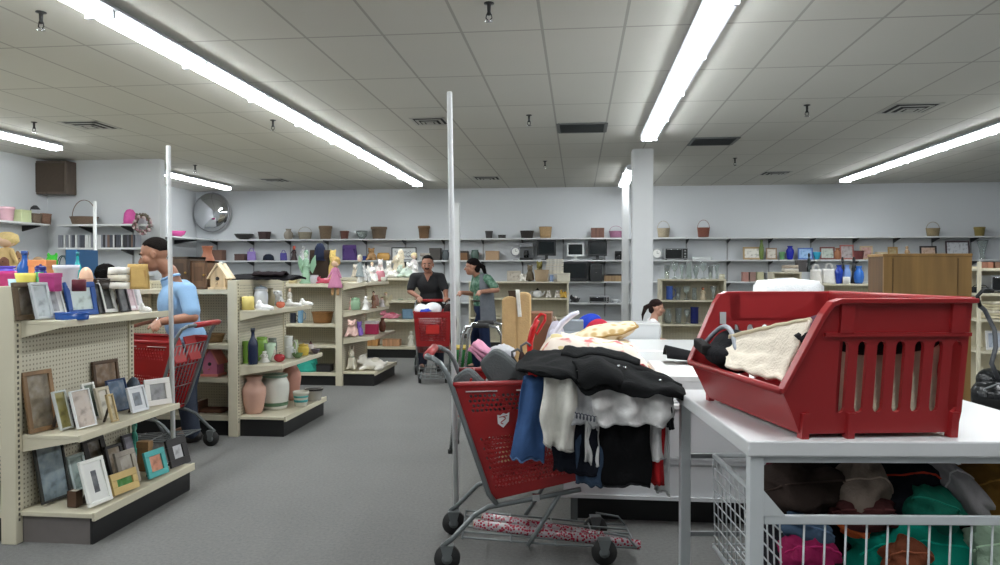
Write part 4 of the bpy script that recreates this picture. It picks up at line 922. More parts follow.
# ------------------------------------------------------------------ goods on the wall shelves
Z1,Z2,Z3,Z4=2.142,1.682,1.237,.792
onshelf(15.52,Z1,[
 ('bowl','plastic_bowl',169,185,231,[(206,80,150)],'pink bowl on the side-wall shelf under the convex mirror','bowl',{'Y':14.2}),
 ('bowl','metal_bowl',235,253,234,[(88,86,84)],'wide dark grey bowl, first on the top back shelf','bowl',{'fin':'metal'}),
 ('basket','wicker_basket',258,271,232,[(66,48,46)],'dark oval basket right of the wide grey bowl','basket',{'handle':0}),
 ('round','vase',284,293,229,[(140,132,120)],'small stone grey vase on the top back shelf','vase',{'fin':'paint'}),
 ('basket','wicker_basket',298,312,227,[(170,160,140)],'pale round handled basket on the top back shelf','basket'),
 ('pot','wicker_planter',319,332,226,[(150,128,104)],'light woven planter pot on the top back shelf','planter',{'fin':'wicker'}),
 ('pot','plant_pot',340,349,231,[(110,70,60)],'small red-brown plant pot on the top back shelf','pot',{'fin':'paint'}),
 ('glass','glass_bowl',356,368,231,[(1,1,1)],'clear glass bowl on the top back shelf','bowl',{'style':'bowl'}),
 ('pot','wicker_planter',371,387,227,[(132,112,92)],'brown woven planter right of the clear glass bowl','planter',{'fin':'wicker'}),
 ('pot','plant_pot',418,430,226,[(140,108,78)],'tan pot above the head of the man in black','pot',{'fin':'wicker'}),
 ('pot','plant_pot',485,493,231,[(70,66,66)],'charcoal pot above the woman on the top back shelf','pot',{'fin':'paint'}),
 ('tray','small_dish',498,506,235,[(60,58,56)],'small low black dish on the top back shelf','dish'),
 ('basket','wicker_basket',520,534,231,[(62,56,52)],'black oval basket above the coffee maker','basket',{'handle':0}),
 ('basket','wicker_basket',539,552,227,[(200,166,122),(140,110,78)],'tan basket with a darker rim, above the black monitor','basket',{'handle':0}),
 ('box','wooden_box',591,604,228,[(110,76,64)],'red-brown box on the shelf above the second monitor','box',{'fin':'wood'}),
 ('basket','wicker_basket',609,623,226,[(176,120,150)],'pinkish purple handled basket near the column','basket'),
 ('basket','wicker_basket',657,670,221,[(190,176,150)],'beige basket with tall handle, right of the column','basket'),
 ('basket','wicker_basket',697,710,220,[(150,92,76)],'red-brown basket with tall handle above the toaster oven shelf','basket'),
 ('basket','wicker_basket',926,940,222,[(168,150,116)],'straw basket with a thin handle, above the wooden cabinet','basket'),
 ('pot','plant_pot',974,985,227,[(140,124,70)],'olive brown pot at the end of the top back shelf','pot',{'fin':'paint'}),
],'baskets and pots on the top wall shelf')
onshelf(15.5,Z2,[
 ('box','wooden_box',212,224,250,[(120,90,76)],'brown box above the birdhouse on the second wall shelf','box'),
 ('box','dark_box',236,246,254,[(84,62,56)],'low dark red-brown box on the second wall shelf','box'),
 ('bag','gift_bag',247,256,248,[(150,130,190)],'tall lavender bag above the black coat','bag'),
 ('hat','cap',262,275,254,[(40,46,60)],'dark cap lying above the black coat','cap'),
 ('bag','gift_bag',280,287,250,[(90,84,150)],'small blue-violet bag on the second wall shelf','bag'),
 ('figurine','figurine',290,298,246,[(60,40,40),(200,100,80),(220,90,60)],'black and orange figurine on the second wall shelf','figurine'),
 ('figurine','figurine',299,308,246,[(214,214,214)],'white figurine behind the green statuette','figurine'),
 ('bag','purple_bag',342,357,245,[(96,74,130),(70,54,100)],'purple bag behind the grey doll on the second wall shelf','bag',{'handle':0}),
 ('crock','jar',442,449,250,[(90,96,100)],'slate jar right of the dark box on the second wall shelf','jar'),
 ('folded','folded_cloth',421,431,253,[(200,196,190),(170,160,150)],'folded pale cloth beside the framed script sign','cloth',{'n':2,'d':.2}),
 ('bag','handbag',357,367,256,[(70,80,140)],'indigo bag on the second wall shelf','bag',{'handle':0}),
 ('ornament','ornament',366,377,246,[(190,150,104),(60,40,30)],'tan bear ornament on the second wall shelf','ornament',{'ear':'round'}),
 ('crock','jar',377,390,253,[(206,160,90)],'amber jar beside the framed script sign','jar'),
 ('box','dark_box',430,441,248,[(70,66,62)],'dark box behind the shoulder of the man in black','box'),
 ('box','toaster_box',455,468,251,[(120,84,50),(50,40,34)],'brown toaster on the second wall shelf near the white post','toaster'),
 ('crock','canister',471,479,250,[(84,104,96)],'grey-green canister above the woman','canister'),
 ('box','bread_box',486,499,251,[(170,140,108)],'tan bread box right of the woman','box'),
 ('clock','alarm_clock',511,520,243,[(160,160,164)],'silver round clock left of the coffee maker','clock'),
 ('coffee','coffee_maker',520,533,243,[(38,38,40),(120,122,126)],'black and silver coffee maker','coffee maker'),
 ('monitor','computer_monitor',537,556,240,[(38,40,42)],'larger black monitor on the second wall shelf','monitor',{'Y':15.44}),
 ('monitor','computer_monitor',567,584,243,[(214,216,216)],'white-framed monitor between two black ones','monitor'),
 ('monitor','computer_monitor',588,607,241,[(40,42,44)],'black monitor nearest the column, on a round base','monitor'),
 ('coffee','coffee_maker',615,623,251,[(30,30,32),(44,44,46)],'small black coffee machine beside the white post','coffee maker'),
 ('clock','mantel_clock',652,662,247,[(190,192,192)],'glassy round clock right of the column','clock'),
 ('oven','toaster_oven',664,687,248,[(170,172,174)],'silver and black toaster oven','toaster oven'),
 ('tray','glass_platter',692,712,257,[(214,218,218)],'pale platter right of the toaster oven','platter'),
 ('frame','picture_frame',743,761,247,[(176,150,110),(214,210,200)],'wide pale framed picture left of the green bud vase','picture frame',{'border':.1}),
 ('round','bud_vase',759,764,240,[(110,130,70)],'green bud vase with slim neck between two frames','vase'),
 ('frame','picture_frame',766,777,248,[(140,112,84),(200,190,176)],'small brown frame right of the green bud vase','picture frame',{'border':.12}),
 ('pot','plant_pot',779,785,252,[(110,160,110)],'light green pot left of the cobalt vase','pot'),
 ('amphora','vase',786,794,246,[(36,44,160)],'cobalt blue vase on the picture shelf','vase'),
 ('frame','picture_frame',798,813,248,[(60,90,160),(130,170,210)],'blue seascape frame right of the cobalt vase','picture frame',{'border':.08}),
 ('bowl','bowl',813,821,252,[(50,150,180)],'turquoise bowl beside the blue seascape','bowl'),
 ('frame','picture_frame',820,835,247,[(110,60,56),(176,186,176)],'red-brown frame with grey-green print','picture frame',{'border':.1}),
 ('round','vase',834,841,248,[(150,100,70)],'brown vase between two reddish frames','vase'),
 ('frame','picture_frame',840,854,245,[(160,90,80),(170,160,160)],'tall reddish frame right of the brown vase','picture frame',{'border':.1}),
 ('basket','basket',853,864,251,[(120,60,60),(30,26,26)],'red basket with black rim on the picture shelf','basket',{'handle':0}),
 ('frame','picture_frame',860,873,246,[(190,170,140),(190,150,140)],'tan frame just left of the wooden cabinet','picture frame',{'border':.12}),
 ('box','wooden_box',876,886,252,[(206,190,160)],'pale box behind the top corner of the wooden cabinet','box'),
 ('frame','picture_frame',888,898,247,[(160,130,80),(170,150,110)],'olive gold frame above the wooden cabinet','picture frame',{'border':.16}),
 ('figurine','figurine',903,911,246,[(206,170,130)],'tan figurine above the wooden cabinet','figurine'),
 ('frame','picture_frame',920,937,246,[(50,44,44),(200,170,150)],'black frame with peach print above the wooden cabinet','picture frame',{'border':.1}),
 ('frame','picture_frame',946,970,241,[(70,50,56),(200,202,206)],'largest dark frame with pale print, above the cabinet right end','picture frame',{'border':.06}),
 ('glass','glass_vase',977,988,240,[(1,1,1)],'clear glass vase right of the wooden cabinet','vase',{'style':'flare'}),
],'bric-a-brac on the second wall shelf')
t=T('framed_sign','black framed white sign with dark cursive squiggles','sign',(aty(404,255,15.56).x,15.56,Z2))
w=.53; h=.28
M().bb(-w/2,w/2,0,.012,0,h).build('panel',cm((214,216,214)),t)
q=M()
for a in (0,h-.02): q.bb(-w/2,w/2,-.008,.012,a,a+.02)
for s in (-1,1): q.bb(s*w/2-.01,s*w/2+.01,-.008,.012,0,h)
q.build('moulding',blackm,t)
q=M()
for z,a,b in ((.17,-.2,.2),(.09,-.14,.17)):
    q.tube([(a+(b-a)*k/60,-.003,z+.022*math.sin(k*.9)+.012*math.sin(k*.37+z*9)) for k in range(61)],.0035,5)
q.build('script_lettering',cm((50,52,56)),t)
onshelf(15.5,Z3,[
 ('frame','picture_frame',507,521,271,[(190,180,164),(196,186,170)],'tan framed picture left of the plush-topped rack','picture frame',{'border':.12}),
 ('tv','television',562,588,262,[(30,31,33)],'big black television on the third wall shelf','television',{'Y':15.43}),
 ('tower','computer_tower',590,602,264,[(36,38,40)],'black computer tower right of the big television','computer',{'Y':15.48}),
 ('box','turntable',604,623,274,[(150,124,92),(40,34,30)],'flat wooden turntable with a dark lid','turntable',{'fin':'wood','d':.3}),
 ('book','children_book',742,748,272,[(176,130,120)],'reddish book first in the short row of picture books','book'),
 ('book','children_book',749,755,272,[(150,120,110)],'brownish book second in the short row of picture books','book'),
 ('book','children_book',756,763,272,[(190,186,150)],'cream book in the short row of picture books','book'),
 ('book','children_book',765,773,273,[(130,130,130)],'grey book last in the short row of picture books','book'),
 ('crock','jar',719,725,274,[(210,206,180)],'cream jar at the end of the glassware','jar'),
],'electronics and books on the third wall shelf')
onshelf(15.5,Z4,[
 ('oven','radio',589,609,296,[(40,41,43)],'black radio on the lowest wall shelf','radio'),
 ('lying','toy_dog',570,580,294,[(40,38,40),(214,212,210)],'black and white toy dog left of the radio','toy',{'fin':'paint'}),
 ('tumbler','cup',611,619,299,[(190,192,196)],'pale cup right of the radio','cup'),
])
# ------------------------------------------------------------------ low rack of white crates and animal ornaments
onshelf(13.6,1.259,[
 ('ornament','ornament',519,528,272,[(226,222,214),(60,50,50)],'white ornament dog at the left of the crate rack','ornament',{'ear':'drop'}),
 ('plush','soft_toy',525,535,262,[(110,100,84),(50,40,36)],'grey-brown soft toy on the crate rack','soft toy'),
 ('plush','soft_toy',534,545,258,[(126,118,70),(60,50,40),(200,190,150)],'olive soft toy with cream ribbon on the crate rack','soft toy',{'Y':13.7}),
 ('basket','wicker_basket',534,549,270,[(206,180,146)],'tan woven basket in front of the white crates','basket',{'handle':0,'Y':13.5}),
 ('crate','wooden_crate',546,563,271,[(214,208,192),(200,190,170)],'white slatted crate at the bottom of the stack','crate',{'Y':13.65}),
 ('mug','mug',549,554,275,[(150,170,206)],'small pale blue mug before the crates','mug',{'Y':13.46}),
 ('box','box',557,570,273,[(214,208,190),(206,200,184)],'cream box at the right end of the crate rack','box',{'Y':13.46,'d':.12}),
],'ornaments on the crate rack')
a=aty(546,271,13.65); b=aty(563,271,13.65); zc=a.z
item('crate','wooden_crate',((a.x+b.x)/2,13.65,zc),b.x-a.x,.12,[(210,204,190),(200,190,170)],'white slatted crate in the middle of the stack','crate')
item('crate','wooden_crate',((a.x+b.x)/2+.01,13.65,zc+.122),(b.x-a.x)*.95,.1,[(206,202,190),(196,188,170)],'white slatted crate topmost of the stack','crate')
onshelf(13.55,.957,[
 ('basket','wicker_basket',508,519,291,[(92,70,56)],'dark brown basket behind the tan pad top','basket',{'handle':0}),
 ('teapot','teapot',530,545,288,[(226,226,226),(24,24,26)],'white teapot with a black lid','teapot'),
 ('ornament','hen_ornament',545,552,289,[(226,222,216),(200,90,60)],'white hen ornament nearer the teapot','ornament',{'ear':'point'}),
 ('ornament','hen_ornament',554,561,289,[(222,218,212),(200,90,60)],'white hen ornament beside the yellow duck','ornament',{'ear':'point'}),
 ('lying','duck_ornament',560,569,289,[(226,186,90),(200,150,60)],'yellow duck ornament at the right rack end','ornament',{'fin':'gloss'}),
],'ornaments on the crate rack')
# ------------------------------------------------------------------ glassware rack
gi=0
GL=[(664,670,265,'tumbler'),(671,678,262,'goblet'),(679,685,264,'flare'),(686,692,261,'cyl'),(693,699,265,'urn'),(700,707,262,'goblet'),(708,713,266,'tumbler'),(714,720,264,'flare')]
for a,b,c,s in GL: onshelf(12.6,1.32,[('glass','glass_vase',a,b,c,[(1,1,1)],'clear glass vase among the row on top of the glassware rack','glassware',{'style':s,'group':'glassware on the rack top'})])
for a,b,c,s in [(675,681,287,'tumbler'),(683,690,286,'goblet'),(692,697,288,'cyl'),(710,717,286,'flare')]: onshelf(12.6,.971,[('glass','drinking_glass',a,b,c,[(1,1,1)],'clear glass on the second shelf of the glassware rack','glassware',{'style':s,'group':'glassware on the second rack shelf'})])
for a,b,c,s in [(664,672,309,'round'),(675,682,308,'tumbler'),(684,690,309,'goblet')]: onshelf(12.6,.571,[('glass','glass_jar',a,b,c,[(1,1,1)],'clear glass beside the navy canister on the third rack shelf','glassware',{'style':s,'group':'glassware on the third rack shelf'})])
onshelf(12.6,.971,[('mug','mug',665,674,286,[(70,100,180),(64,92,170)],'blue mug on the second shelf of the glassware rack','mug'),('figurine','figurine',699,707,287,[(206,190,160),(190,120,90),(90,60,40)],'tan figurine among the drinking glasses','figurine')])
onshelf(12.6,.571,[('cyl','canister',690,699,307,[(26,34,96)],'tall navy blue canister on the glassware rack','canister')])
# ------------------------------------------------------------------ gift bags and vases rack
onshelf(13.2,1.233,[
 ('bag','gift_bag',810,822,264,[(216,212,206)],'white gift bag left of another, on the far rack','bag',{'d':.15}),
 ('bag','gift_bag',822,836,263,[(222,220,216)],'white gift bag right beside the dark blue vase','bag',{'d':.15}),
 ('amphora','vase',835,843,265,[(30,60,160)],'dark blue vase next to the white gift bag','vase',{'Y':13.15}),
 ('figurine','figurine',839,846,257,[(32,34,40),(40,40,44),(20,20,22)],'black figurine behind the dark blue vase','figurine',{'Y':13.35}),
 ('round','vase',843,851,265,[(120,150,206)],'pale blue vase between the two bright blue vases','vase'),
 ('figurine','figurine',850,858,257,[(34,38,40),(40,40,44),(20,20,22)],'black figurine behind the bright blue bowl-shaped vase','figurine',{'Y':13.35}),
 ('round','vase',854,864,266,[(50,110,196)],'bright blue round vase at the right of the gift bags','vase'),
 ('candle','candle',843,850,276,[(226,224,220)],'short white candle in front of the pale blue vase','candle',{'Y':13.06}),
],'vases by the gift bags')
onshelf(14.05,1.435,[
 ('box','dark_box',796,806,260,[(70,66,66)],'small dark box on the narrow rack','box'),('figurine','figurine',806,812,253,[(50,60,60),(40,44,46),(30,30,32)],'dark figurine on the narrow rack','figurine'),
 ('folded','folded_cloth',783,797,265,[(206,200,190),(190,176,160)],'folded cream cloth on the narrow rack','cloth',{'n':2,'d':.2})])
# ------------------------------------------------------------------ inner wall shelves by the speaker
SHY=10.86
cases=[(214,216,216),(140,142,150),(80,82,92),(196,188,194),(120,96,86),(48,48,52)]
rr=random.Random(11); x=aty(61,240,SHY).x; xe=aty(139,240,SHY).x; k=0
names={0:'white',1:'light grey',2:'slate grey',3:'pinkish white',4:'brown',5:'charcoal'}
proto_case={}
while x<xe:
    c=rr.choice([0,0,1,1,2,3]) if x<aty(98,240,SHY).x else rr.choice([4,5,5,2,1,0])
    w=rr.choice((.024,.03,.036)); h=.2
    key=(c,w)
    if key not in proto_case:
        proto_case[key]=item('book','media_case',(x+w/2,SHY,1.817),w,h,[cases[c]],'%s media case in the row on the second shelf under the speaker'%names[c],'media case',group='%s media cases'%names[c],d=.13)
    else: copy_tree(proto_case[key],loc=(x+w/2,SHY,1.817))
    x+=w+rr.choice((.003,.004,.014))
onshelf(SHY,2.182,[
 ('basket','wicker_basket',71,97,200,[(132,110,94)],'wide low basket with a tall thin hoop handle, under the speaker','basket',{'body':.3}),
 ('wreath','flower_wreath',132,152,213,[(196,180,180),(110,104,96),(150,110,120)],'grey-pink flower wreath hanging past the end of the media shelf','wreath',{'z':2.0,'Y':10.62}),
 ('hat','sun_hat',123,137,209,[(206,96,160),(196,80,150)],'pink sun hat on the shelf beside the wreath','hat'),
])
t=T('tissue_box','blue box on the shelf below the media cases','box',(aty(81,258,SHY).x,SHY,1.402)); i_box(t,.16,.24,.14,[(44,84,150),(40,76,140)],{})
def onleft(z,rows):
    for kind,name,x0,x1,yt,cols,label,cat,k in rows:
        p=atx((x0+x1)/2,yt,-8.33); d=(p-EYE).dot(FW); w=(x1-x0)*d/F; item(kind,name,(-8.33,p.y,z),min(w,.28),max(.05,p.z-z),cols,label,cat,**k)
onleft(2.182,[
 ('pot','plastic_bucket',-1,14,207,[(220,176,186)],'pale pink bucket on the left wall shelf','bucket',{}),
 ('box','storage_box',16,27,210,[(206,216,170),(200,210,160)],'pale green box on the left wall shelf','box',{'d':.2}),
 ('basket','wicker_basket',33,40,214,[(150,130,112)],'small brown tray basket left of a second one','basket',{'handle':0,'d':.2}),
 ('basket','wicker_basket',42,50,214,[(160,124,104)],'reddish tray basket at the end of the left wall shelf','basket',{'handle':0,'d':.2}),
])
p=atx(30,222,-8.33)
t=T('desk_lamp','small black desk lamp with bent neck on the left wall shelf','lamp',(-8.33,p.y,2.182))
M().lathe([(.001,0),(.06,0),(.055,.015),(.001,.02)],16).build('base',blackm,t)
M().tube([(0,0,.015),(0,.0,.16),(.02,0,.24),(.07,0,.27)],.006,6).build('neck',blackm,t)
M().lathe([(.02,.06),(.03,.05),(.07,0),(.068,0)],16,c=(.09,0,.21)).build('lamp_shade',blackm,t)
# ------------------------------------------------------------------ right edge unit with appliances and linens
t=T('shelf_rack','cream shelf rack at the far right edge, crammed with linens','shelving',(0,0,0))
x0=aty(968,300,8.3).x; x1=x0+1.2
for x in (x0,x1-.03):
    for y in (8.1,8.565): M().bb(x,x+.03,y,y+.03,0,1.55).build('post',cream,t)
M().bb(x0+.03,x1-.03,8.585,8.6,.1,1.5).build('back_panel',cream,t)
for z in (.12,.62,.95,1.22,1.48): M().bb(x0+.03,x1-.03,8.1,8.585,z-.028,z).build('shelf',cream,t)
M().bb(x0+.03,x1-.03,8.13,8.145,0,.09).build('kick_plate',kick,t)
onshelf(8.3,1.482,[('book','cookbook',984,990,262,[(150,100,80)],'reddish book at the right edge rack top','book'),('book','cookbook',991,997,262,[(110,80,64)],'brown book at the right edge rack top','book')])
onshelf(8.3,1.222,[('oven','bread_machine',984,1008,275,[(206,204,200)],'white appliance on the right edge rack','appliance')])
onshelf(8.25,.952,[('bag','black_bag',972,988,285,[(34,36,38),(26,28,30)],'black bag squeezed beside the white appliance','bag',{'z':1.222,'d':.3}),('folded','folded_linen',984,1012,301,[(206,196,166),(190,180,150),(214,206,186)],'stack of folded beige linens on the right edge rack','linen',{'n':6,'d':.3})])
onshelf(8.2,.622,[('frame','picture_frame',986,1004,331,[(206,206,206),(170,180,196)],'white frame with a pale blue picture on the right edge rack','picture frame',{'border':.14})])
p=atz(988,398,0); t=T('vacuum_cleaner','black canister vacuum with hose beside the right edge rack','vacuum cleaner',(aty(992,375,7.8).x,7.8,0))
q=M(); q.ell((0,0,.2),(.19,.2,.18)); q.ell((0,.02,.36),(.13,.14,.12)); q.build('body',cm((26,28,30),'gloss'),t,remesh=.014,smooth_it=3)
for s in (-1,1): M().tube([(s*.17,.05,.07),(s*.21,.05,.07)],.07,16).build('wheel',cm((40,40,42)),t)
M().tube([(-.02,-.14,.4),(-.1,-.18,.55),(-.02,-.1,.7),(.02,.0,.86),(-.05,.05,1.06),(-.12,0,1.1)],.022,8).build('hose',cm((70,72,76)),t)
M().tube([(-.12,0,1.1),(-.16,-.03,1.2),(-.1,-.03,1.27),(0,0,1.25)],.02,8).build('handle',cm((20,20,22)),t)
M().tube([(-.13,-.14,.22),(-.16,-.18,.3),(-.05,-.22,.36),(.08,-.2,.3)],.01,6).build('cord',cm((120,122,124)),t)
# ------------------------------------------------------------------ shopping carts (local +x is the front, origin on the floor)
redp=mk('cart_red',(152,27,30),.38,var=.04)
greyt=mk('cart_grey_tube',(112,117,118),.38,metal=.35,var=.03)
rub=mk('wheel_rubber',(34,34,34),.7,var=.05)
def perforated(c00,c10,c11,c01,nu,nv,hole):
    """panel between four corners; hole(u,v) says which cells are open"""
    c=[Vector(q) for q in (c00,c10,c11,c01)]
    def P(u,v): return c[0]*(1-u)*(1-v)+c[1]*u*(1-v)+c[2]*u*v+c[3]*(1-u)*v
    m=M(); idx={}; V=[]; Fs=[]
    def vid(u,v):
        k=(round(u,5),round(v,5))
        if k not in idx: idx[k]=len(V); V.append(P(u,v))
        return idx[k]
    for j in range(nv):
        off=.5 if j%2 else 0
        for i in range(nu+(1 if off else 0)):
            u0=max(0,(i-off)/nu); u1=min(1,(i+1-off)/nu); v0=j/nv; v1=(j+1)/nv; um=(u0+u1)/2; vm=(v0+v1)/2
            if hole(um,vm):
                o=[(u0,v0),(um,v0),(u1,v0),(u1,vm),(u1,v1),(um,v1),(u0,v1),(u0,vm)]
                inn=[(um+(a-um)*q,vm+(b-vm)*q) for (a,b),q in zip(o,(.5,.74,.5,.74,.5,.74,.5,.74))]
                O=[vid(*q) for q in o]; I=[vid(*q) for q in inn]
                for k in range(8): Fs.append((O[k],O[(k+1)%8],I[(k+1)%8],I[k]))
            else: Fs.append((vid(u0,v0),vid(um,v0),vid(u1,v0),vid(u1,vm),vid(u1,v1),vid(um,v1),vid(u0,v1),vid(u0,vm)))
    return m.add(V,Fs)
def wire(t,name,lines,r,mat=None,n=6):
    m=M()
    for L in lines: m.tube(L,r,n)
    return m.build(name,mat or greyt,t)
def make_cart(label):
    t=T('shopping_cart',label,'shopping cart'); g='shopping carts'
    wt,wb=.265,.215   # half widths, top and bottom
    A=(-.40,.905); B=(-.215,.335); C=(.46,.49); D=(.61,.93)
    def sd(s): return [(B[0],s*wb,B[1]),(C[0],s*(wb-.01),C[1]),(D[0],s*(wt-.03),D[1]),(A[0],s*wt,A[1])]
    hs=lambda u,v: .05<u<.95 and (.09<v<.56 or .76<v<.92) and not(.83<v<.0)
    for s in (-1,1):
        o=perforated(*sd(s),44,24,hs).build('side_panel',redp,t,solid=.007)
        q=sd(s); eu=.2 if s<0 else .6; ev=.67; c=Vector(q[0]).lerp(Vector(q[1]),eu)*(1-ev)+Vector(q[3]).lerp(Vector(q[2]),eu)*ev
        ux=(Vector(q[1])-Vector(q[0])).normalized(); uz=(Vector(q[3])*.62+Vector(q[2])*.38-Vector(q[0])*.62-Vector(q[1])*.38); uz=Vector((0,uz.y,uz.z)).normalized(); nn=Vector((0,s,0))
        sh=[(-.03,.034),(-.015,.028),(0,.036),(.015,.028),(.03,.034),(.027,-.01),(0,-.036),(-.027,-.01)]
        e=M(); off=nn*.006
        n=len(sh); V=[c+off+ux*a+uz*b for a,b in sh]+[c+off+nn*.003+ux*a+uz*b for a,b in sh]
        e.add(V,[tuple(range(n)),tuple(range(2*n-1,n-1,-1))]+[(i,i+n,(i+1)%n+n,(i+1)%n) for i in range(n)])
        em=e.build('shield_emblem',mk('emblem_white',(226,226,226),.4,var=0),o)
        e=M(); W=[(.012*math.sin(a*1.0)*(1 if a<PI else 1),.017-.034*a/(2*PI)) for a in [2*PI*k/12 for k in range(13)]]
        e.tube([c+off+nn*.0045+ux*a+uz*b for a,b in W],.0022,6); e.tube([c+off+nn*.0045+ux*-.02+uz*.02,c+off+nn*.0045+ux*.02+uz*.02],.002,5)
        e.build('emblem_mark',mk('emblem_red',(170,36,40),.4,var=0),em)
        for a in (.06,.30,.56): 
            e=M(); p0=Vector(q[3]).lerp(Vector(q[2]),a); p1=Vector(q[3]).lerp(Vector(q[2]),a+.15); dz=Vector((0,s*.006,-.035)); e.tube([p0+dz,p1+dz],.006,6,flat=.5); e.build('trim_strip',mk('trim_silver',(196,190,188),.35,var=0),o)
    fr=[(C[0],-wb+.01,C[1]),(C[0],wb-.01,C[1]),(D[0],wt-.03,D[1]),(D[0],-wt+.03,D[1])]
    o=perforated(*fr,20,20,lambda u,v:.12<u<.88 and .14<v<.84 and not(.34<u<.66 and .36<v<.64)).build('front_panel',redp,t,solid=.007)
    M().box((.545,0,.71),(.012,.17,.11),ry=.33).build('front_plaque',mk('plaque_red',(206,50,46),.4,var=0),o)
    perforated((B[0],-wb,B[1]),(C[0],-wb+.01,C[1]),(C[0],wb-.01,C[1]),(B[0],wb,B[1]),24,16,lambda u,v:.06<u<.94 and .08<v<.92).build('bottom_panel',redp,t,solid=.007)
    rim=[(A[0],-wt,A[1]),(D[0],-wt+.03,D[1]),(D[0],wt-.03,D[1]),(A[0],wt,A[1])]
    M().tube(rim,.013,8).build('rim',redp,t)
    # rear gate with folding child seat
    L=[]
    for k in range(9):
        y=-wb+.01+(2*wb-.02)*k/8; L.append([(-.225,y,.36),(-.385,y*1.2,.87)])
    for k in range(4): f=k/3; L.append([(-.225-.16*f,-wb*(1+.2*f),.36+.51*f),(-.225-.16*f,wb*(1+.2*f),.36+.51*f)])
    wire(t,'rear_gate',L,.004)
    for s in (-1,1): M().box((-.345,s*.115,.83),(.012,.17,.2),ry=.31).build('seat_flap',redp,t,bevel=.004)
    for s in (-1,1):
        y=s*.262
        M().tube([(-.50,y*.93,1.03),(-.46,y,1.005),(-.425,y,.95),(-.40,y*1.03,.88),(-.23,y*.9,.37),(-.19,y*.87,.315)],.013,10).build('upright_tube',greyt,t)
        M().tube([(-.455,y,.12),(-.40,y,.165),(-.30,y*.95,.27),(-.23,y*.88,.305),(.0,y*.84,.345),(.22,y*.8,.385)],.0125,10).build('frame_tube',greyt,t)
        M().tube([(.12,y*.82,.37),(.06,y*.82,.27),(.0,y*.82,.17),(-.04,y*.82,.11)],.0115,8).build('brace_tube',greyt,t)
        M().box((.0,y*.86,.35),(.035,.02,.03)).build('bracket',chrome,t)
    M().tube([(-.50,-.244,1.03),(-.53,-.225,1.035),(-.53,.225,1.035),(-.50,.244,1.03)],.014,10).build('handle_bar',greyt,t)
    M().tube([(-.53,-.185,1.035),(-.53,.185,1.035)],.022,14).build('handle_grip',redp,t)['label']='red plastic grip sleeve'
    L=[[(-.36,s*.2,.145),(.1,s*.19,.105),(.50,s*.16,.08)] for s in (-1,-.6,-.2,.2,.6,1)]
    L+=[[(x,-w_,z),(x,w_,z)] for x,w_,z in ((-.36,.215,.145),(-.12,.21,.125),(.1,.2,.105),(.3,.185,.092),(.50,.165,.08))]
    L+=[[(.50,s*.16,.08),(.46,s*.15,.13),(.34,s*.15,.15)] for s in (-1,1)]
    wire(t,'lower_rack',L,.0055)
    for x,y in ((-.43,.25),(-.43,-.25),(.34,.17),(.34,-.17)):
        w=M().tube([(x,y-.016,.063),(x,y+.016,.063)],.063,22).build('wheel',rub,t)
        M().tube([(x,y-.019,.063),(x,y+.019,.063)],.026,14).build('hub',greyt,w)
        q=M()
        for s in (-1,1): q.prism([(x-.013,.055),(x+.013,.055),(x+.03,.12),(x-.03,.12)],y+s*.021,y+s*.025,'xz')
        q.bb(x-.03,x+.03,y-.026,y+.026,.118,.128); q.build('caster_fork',greyt,t)
    return t
cart=make_cart('red shopping cart in front heaped with clothes, seen side-on'); cart['group']='red shopping carts'
cart.location=(-.225,3.78,0); cart.rotation_euler=(0,0,R(6))
cart2=copy_tree(cart,loc=(-3.45,5.53,0),rz=R(181),label='red shopping cart that the man in blue leans over')
p=aty(432.5,326,9.1)
cart3=copy_tree(cart,loc=(p.x-.6*math.cos(R(-80)),9.1+.6*math.sin(R(80)),0),rz=R(-80),label='red shopping cart facing us, pushed by the man in black')
# bag in the far cart
t=T('plastic_bag','white bag with blue stripes in the cart of the man in black','bag',(-1.96,9.6,.6))
q=M(); q.ell((0,0,.22),(.17,.22,.19)); q.ell((.06,-.06,.35),(.12,.14,.09)); q.ell((-.1,-.05,.32),(.1,.14,.1))
q.build('bag_body',cm((228,230,234),'gloss'),t,remesh=.015,smooth_it=2)
def bs(u,v):
    a=PI*(1.15+.7*u); b=.25+.28*u+.2*v; return (.182*math.cos(a)*math.cos(b),.232*math.sin(a)*math.cos(b),.24+.212*math.sin(b))
q=M().grid(bs,18,4); q.build('blue_stripe',cm((50,76,190),'gloss'),t,solid=.008)
t=T('dark_bag','black bag at the right of the white bag in the far cart','bag',(-1.7,9.62,.5)); q=M(); q.ell((0,0,.25),(.1,.16,.26)); q.ell((0,-.02,.42),(.07,.12,.1)); q.build('bag_body',cm((44,36,36),'cloth'),t,remesh=.014,smooth_it=2)
M().tube([(.05*math.cos(a),-.02,.5+.07*math.sin(a)) for a in [PI*k/8 for k in range(9)]],.008,6).build('handle',cm((30,26,26),'cloth'),t)
# green crate on the floor behind the post
p=atz(470,361,0)
t=T('storage_crate','green storage bin with yellow lid on the floor behind the tall post','crate',(p.x+.05,11.0,0))
o=shell([(.44,0),(.5,1)],.62,.28,.03,4).build('body',cm((40,130,60)),t); o.rotation_euler=(0,0,R(45))
M().bb(-.24,.24,-.24,.24,.285,.31).build('lid',cm((206,180,70)),t,bevel=.01)
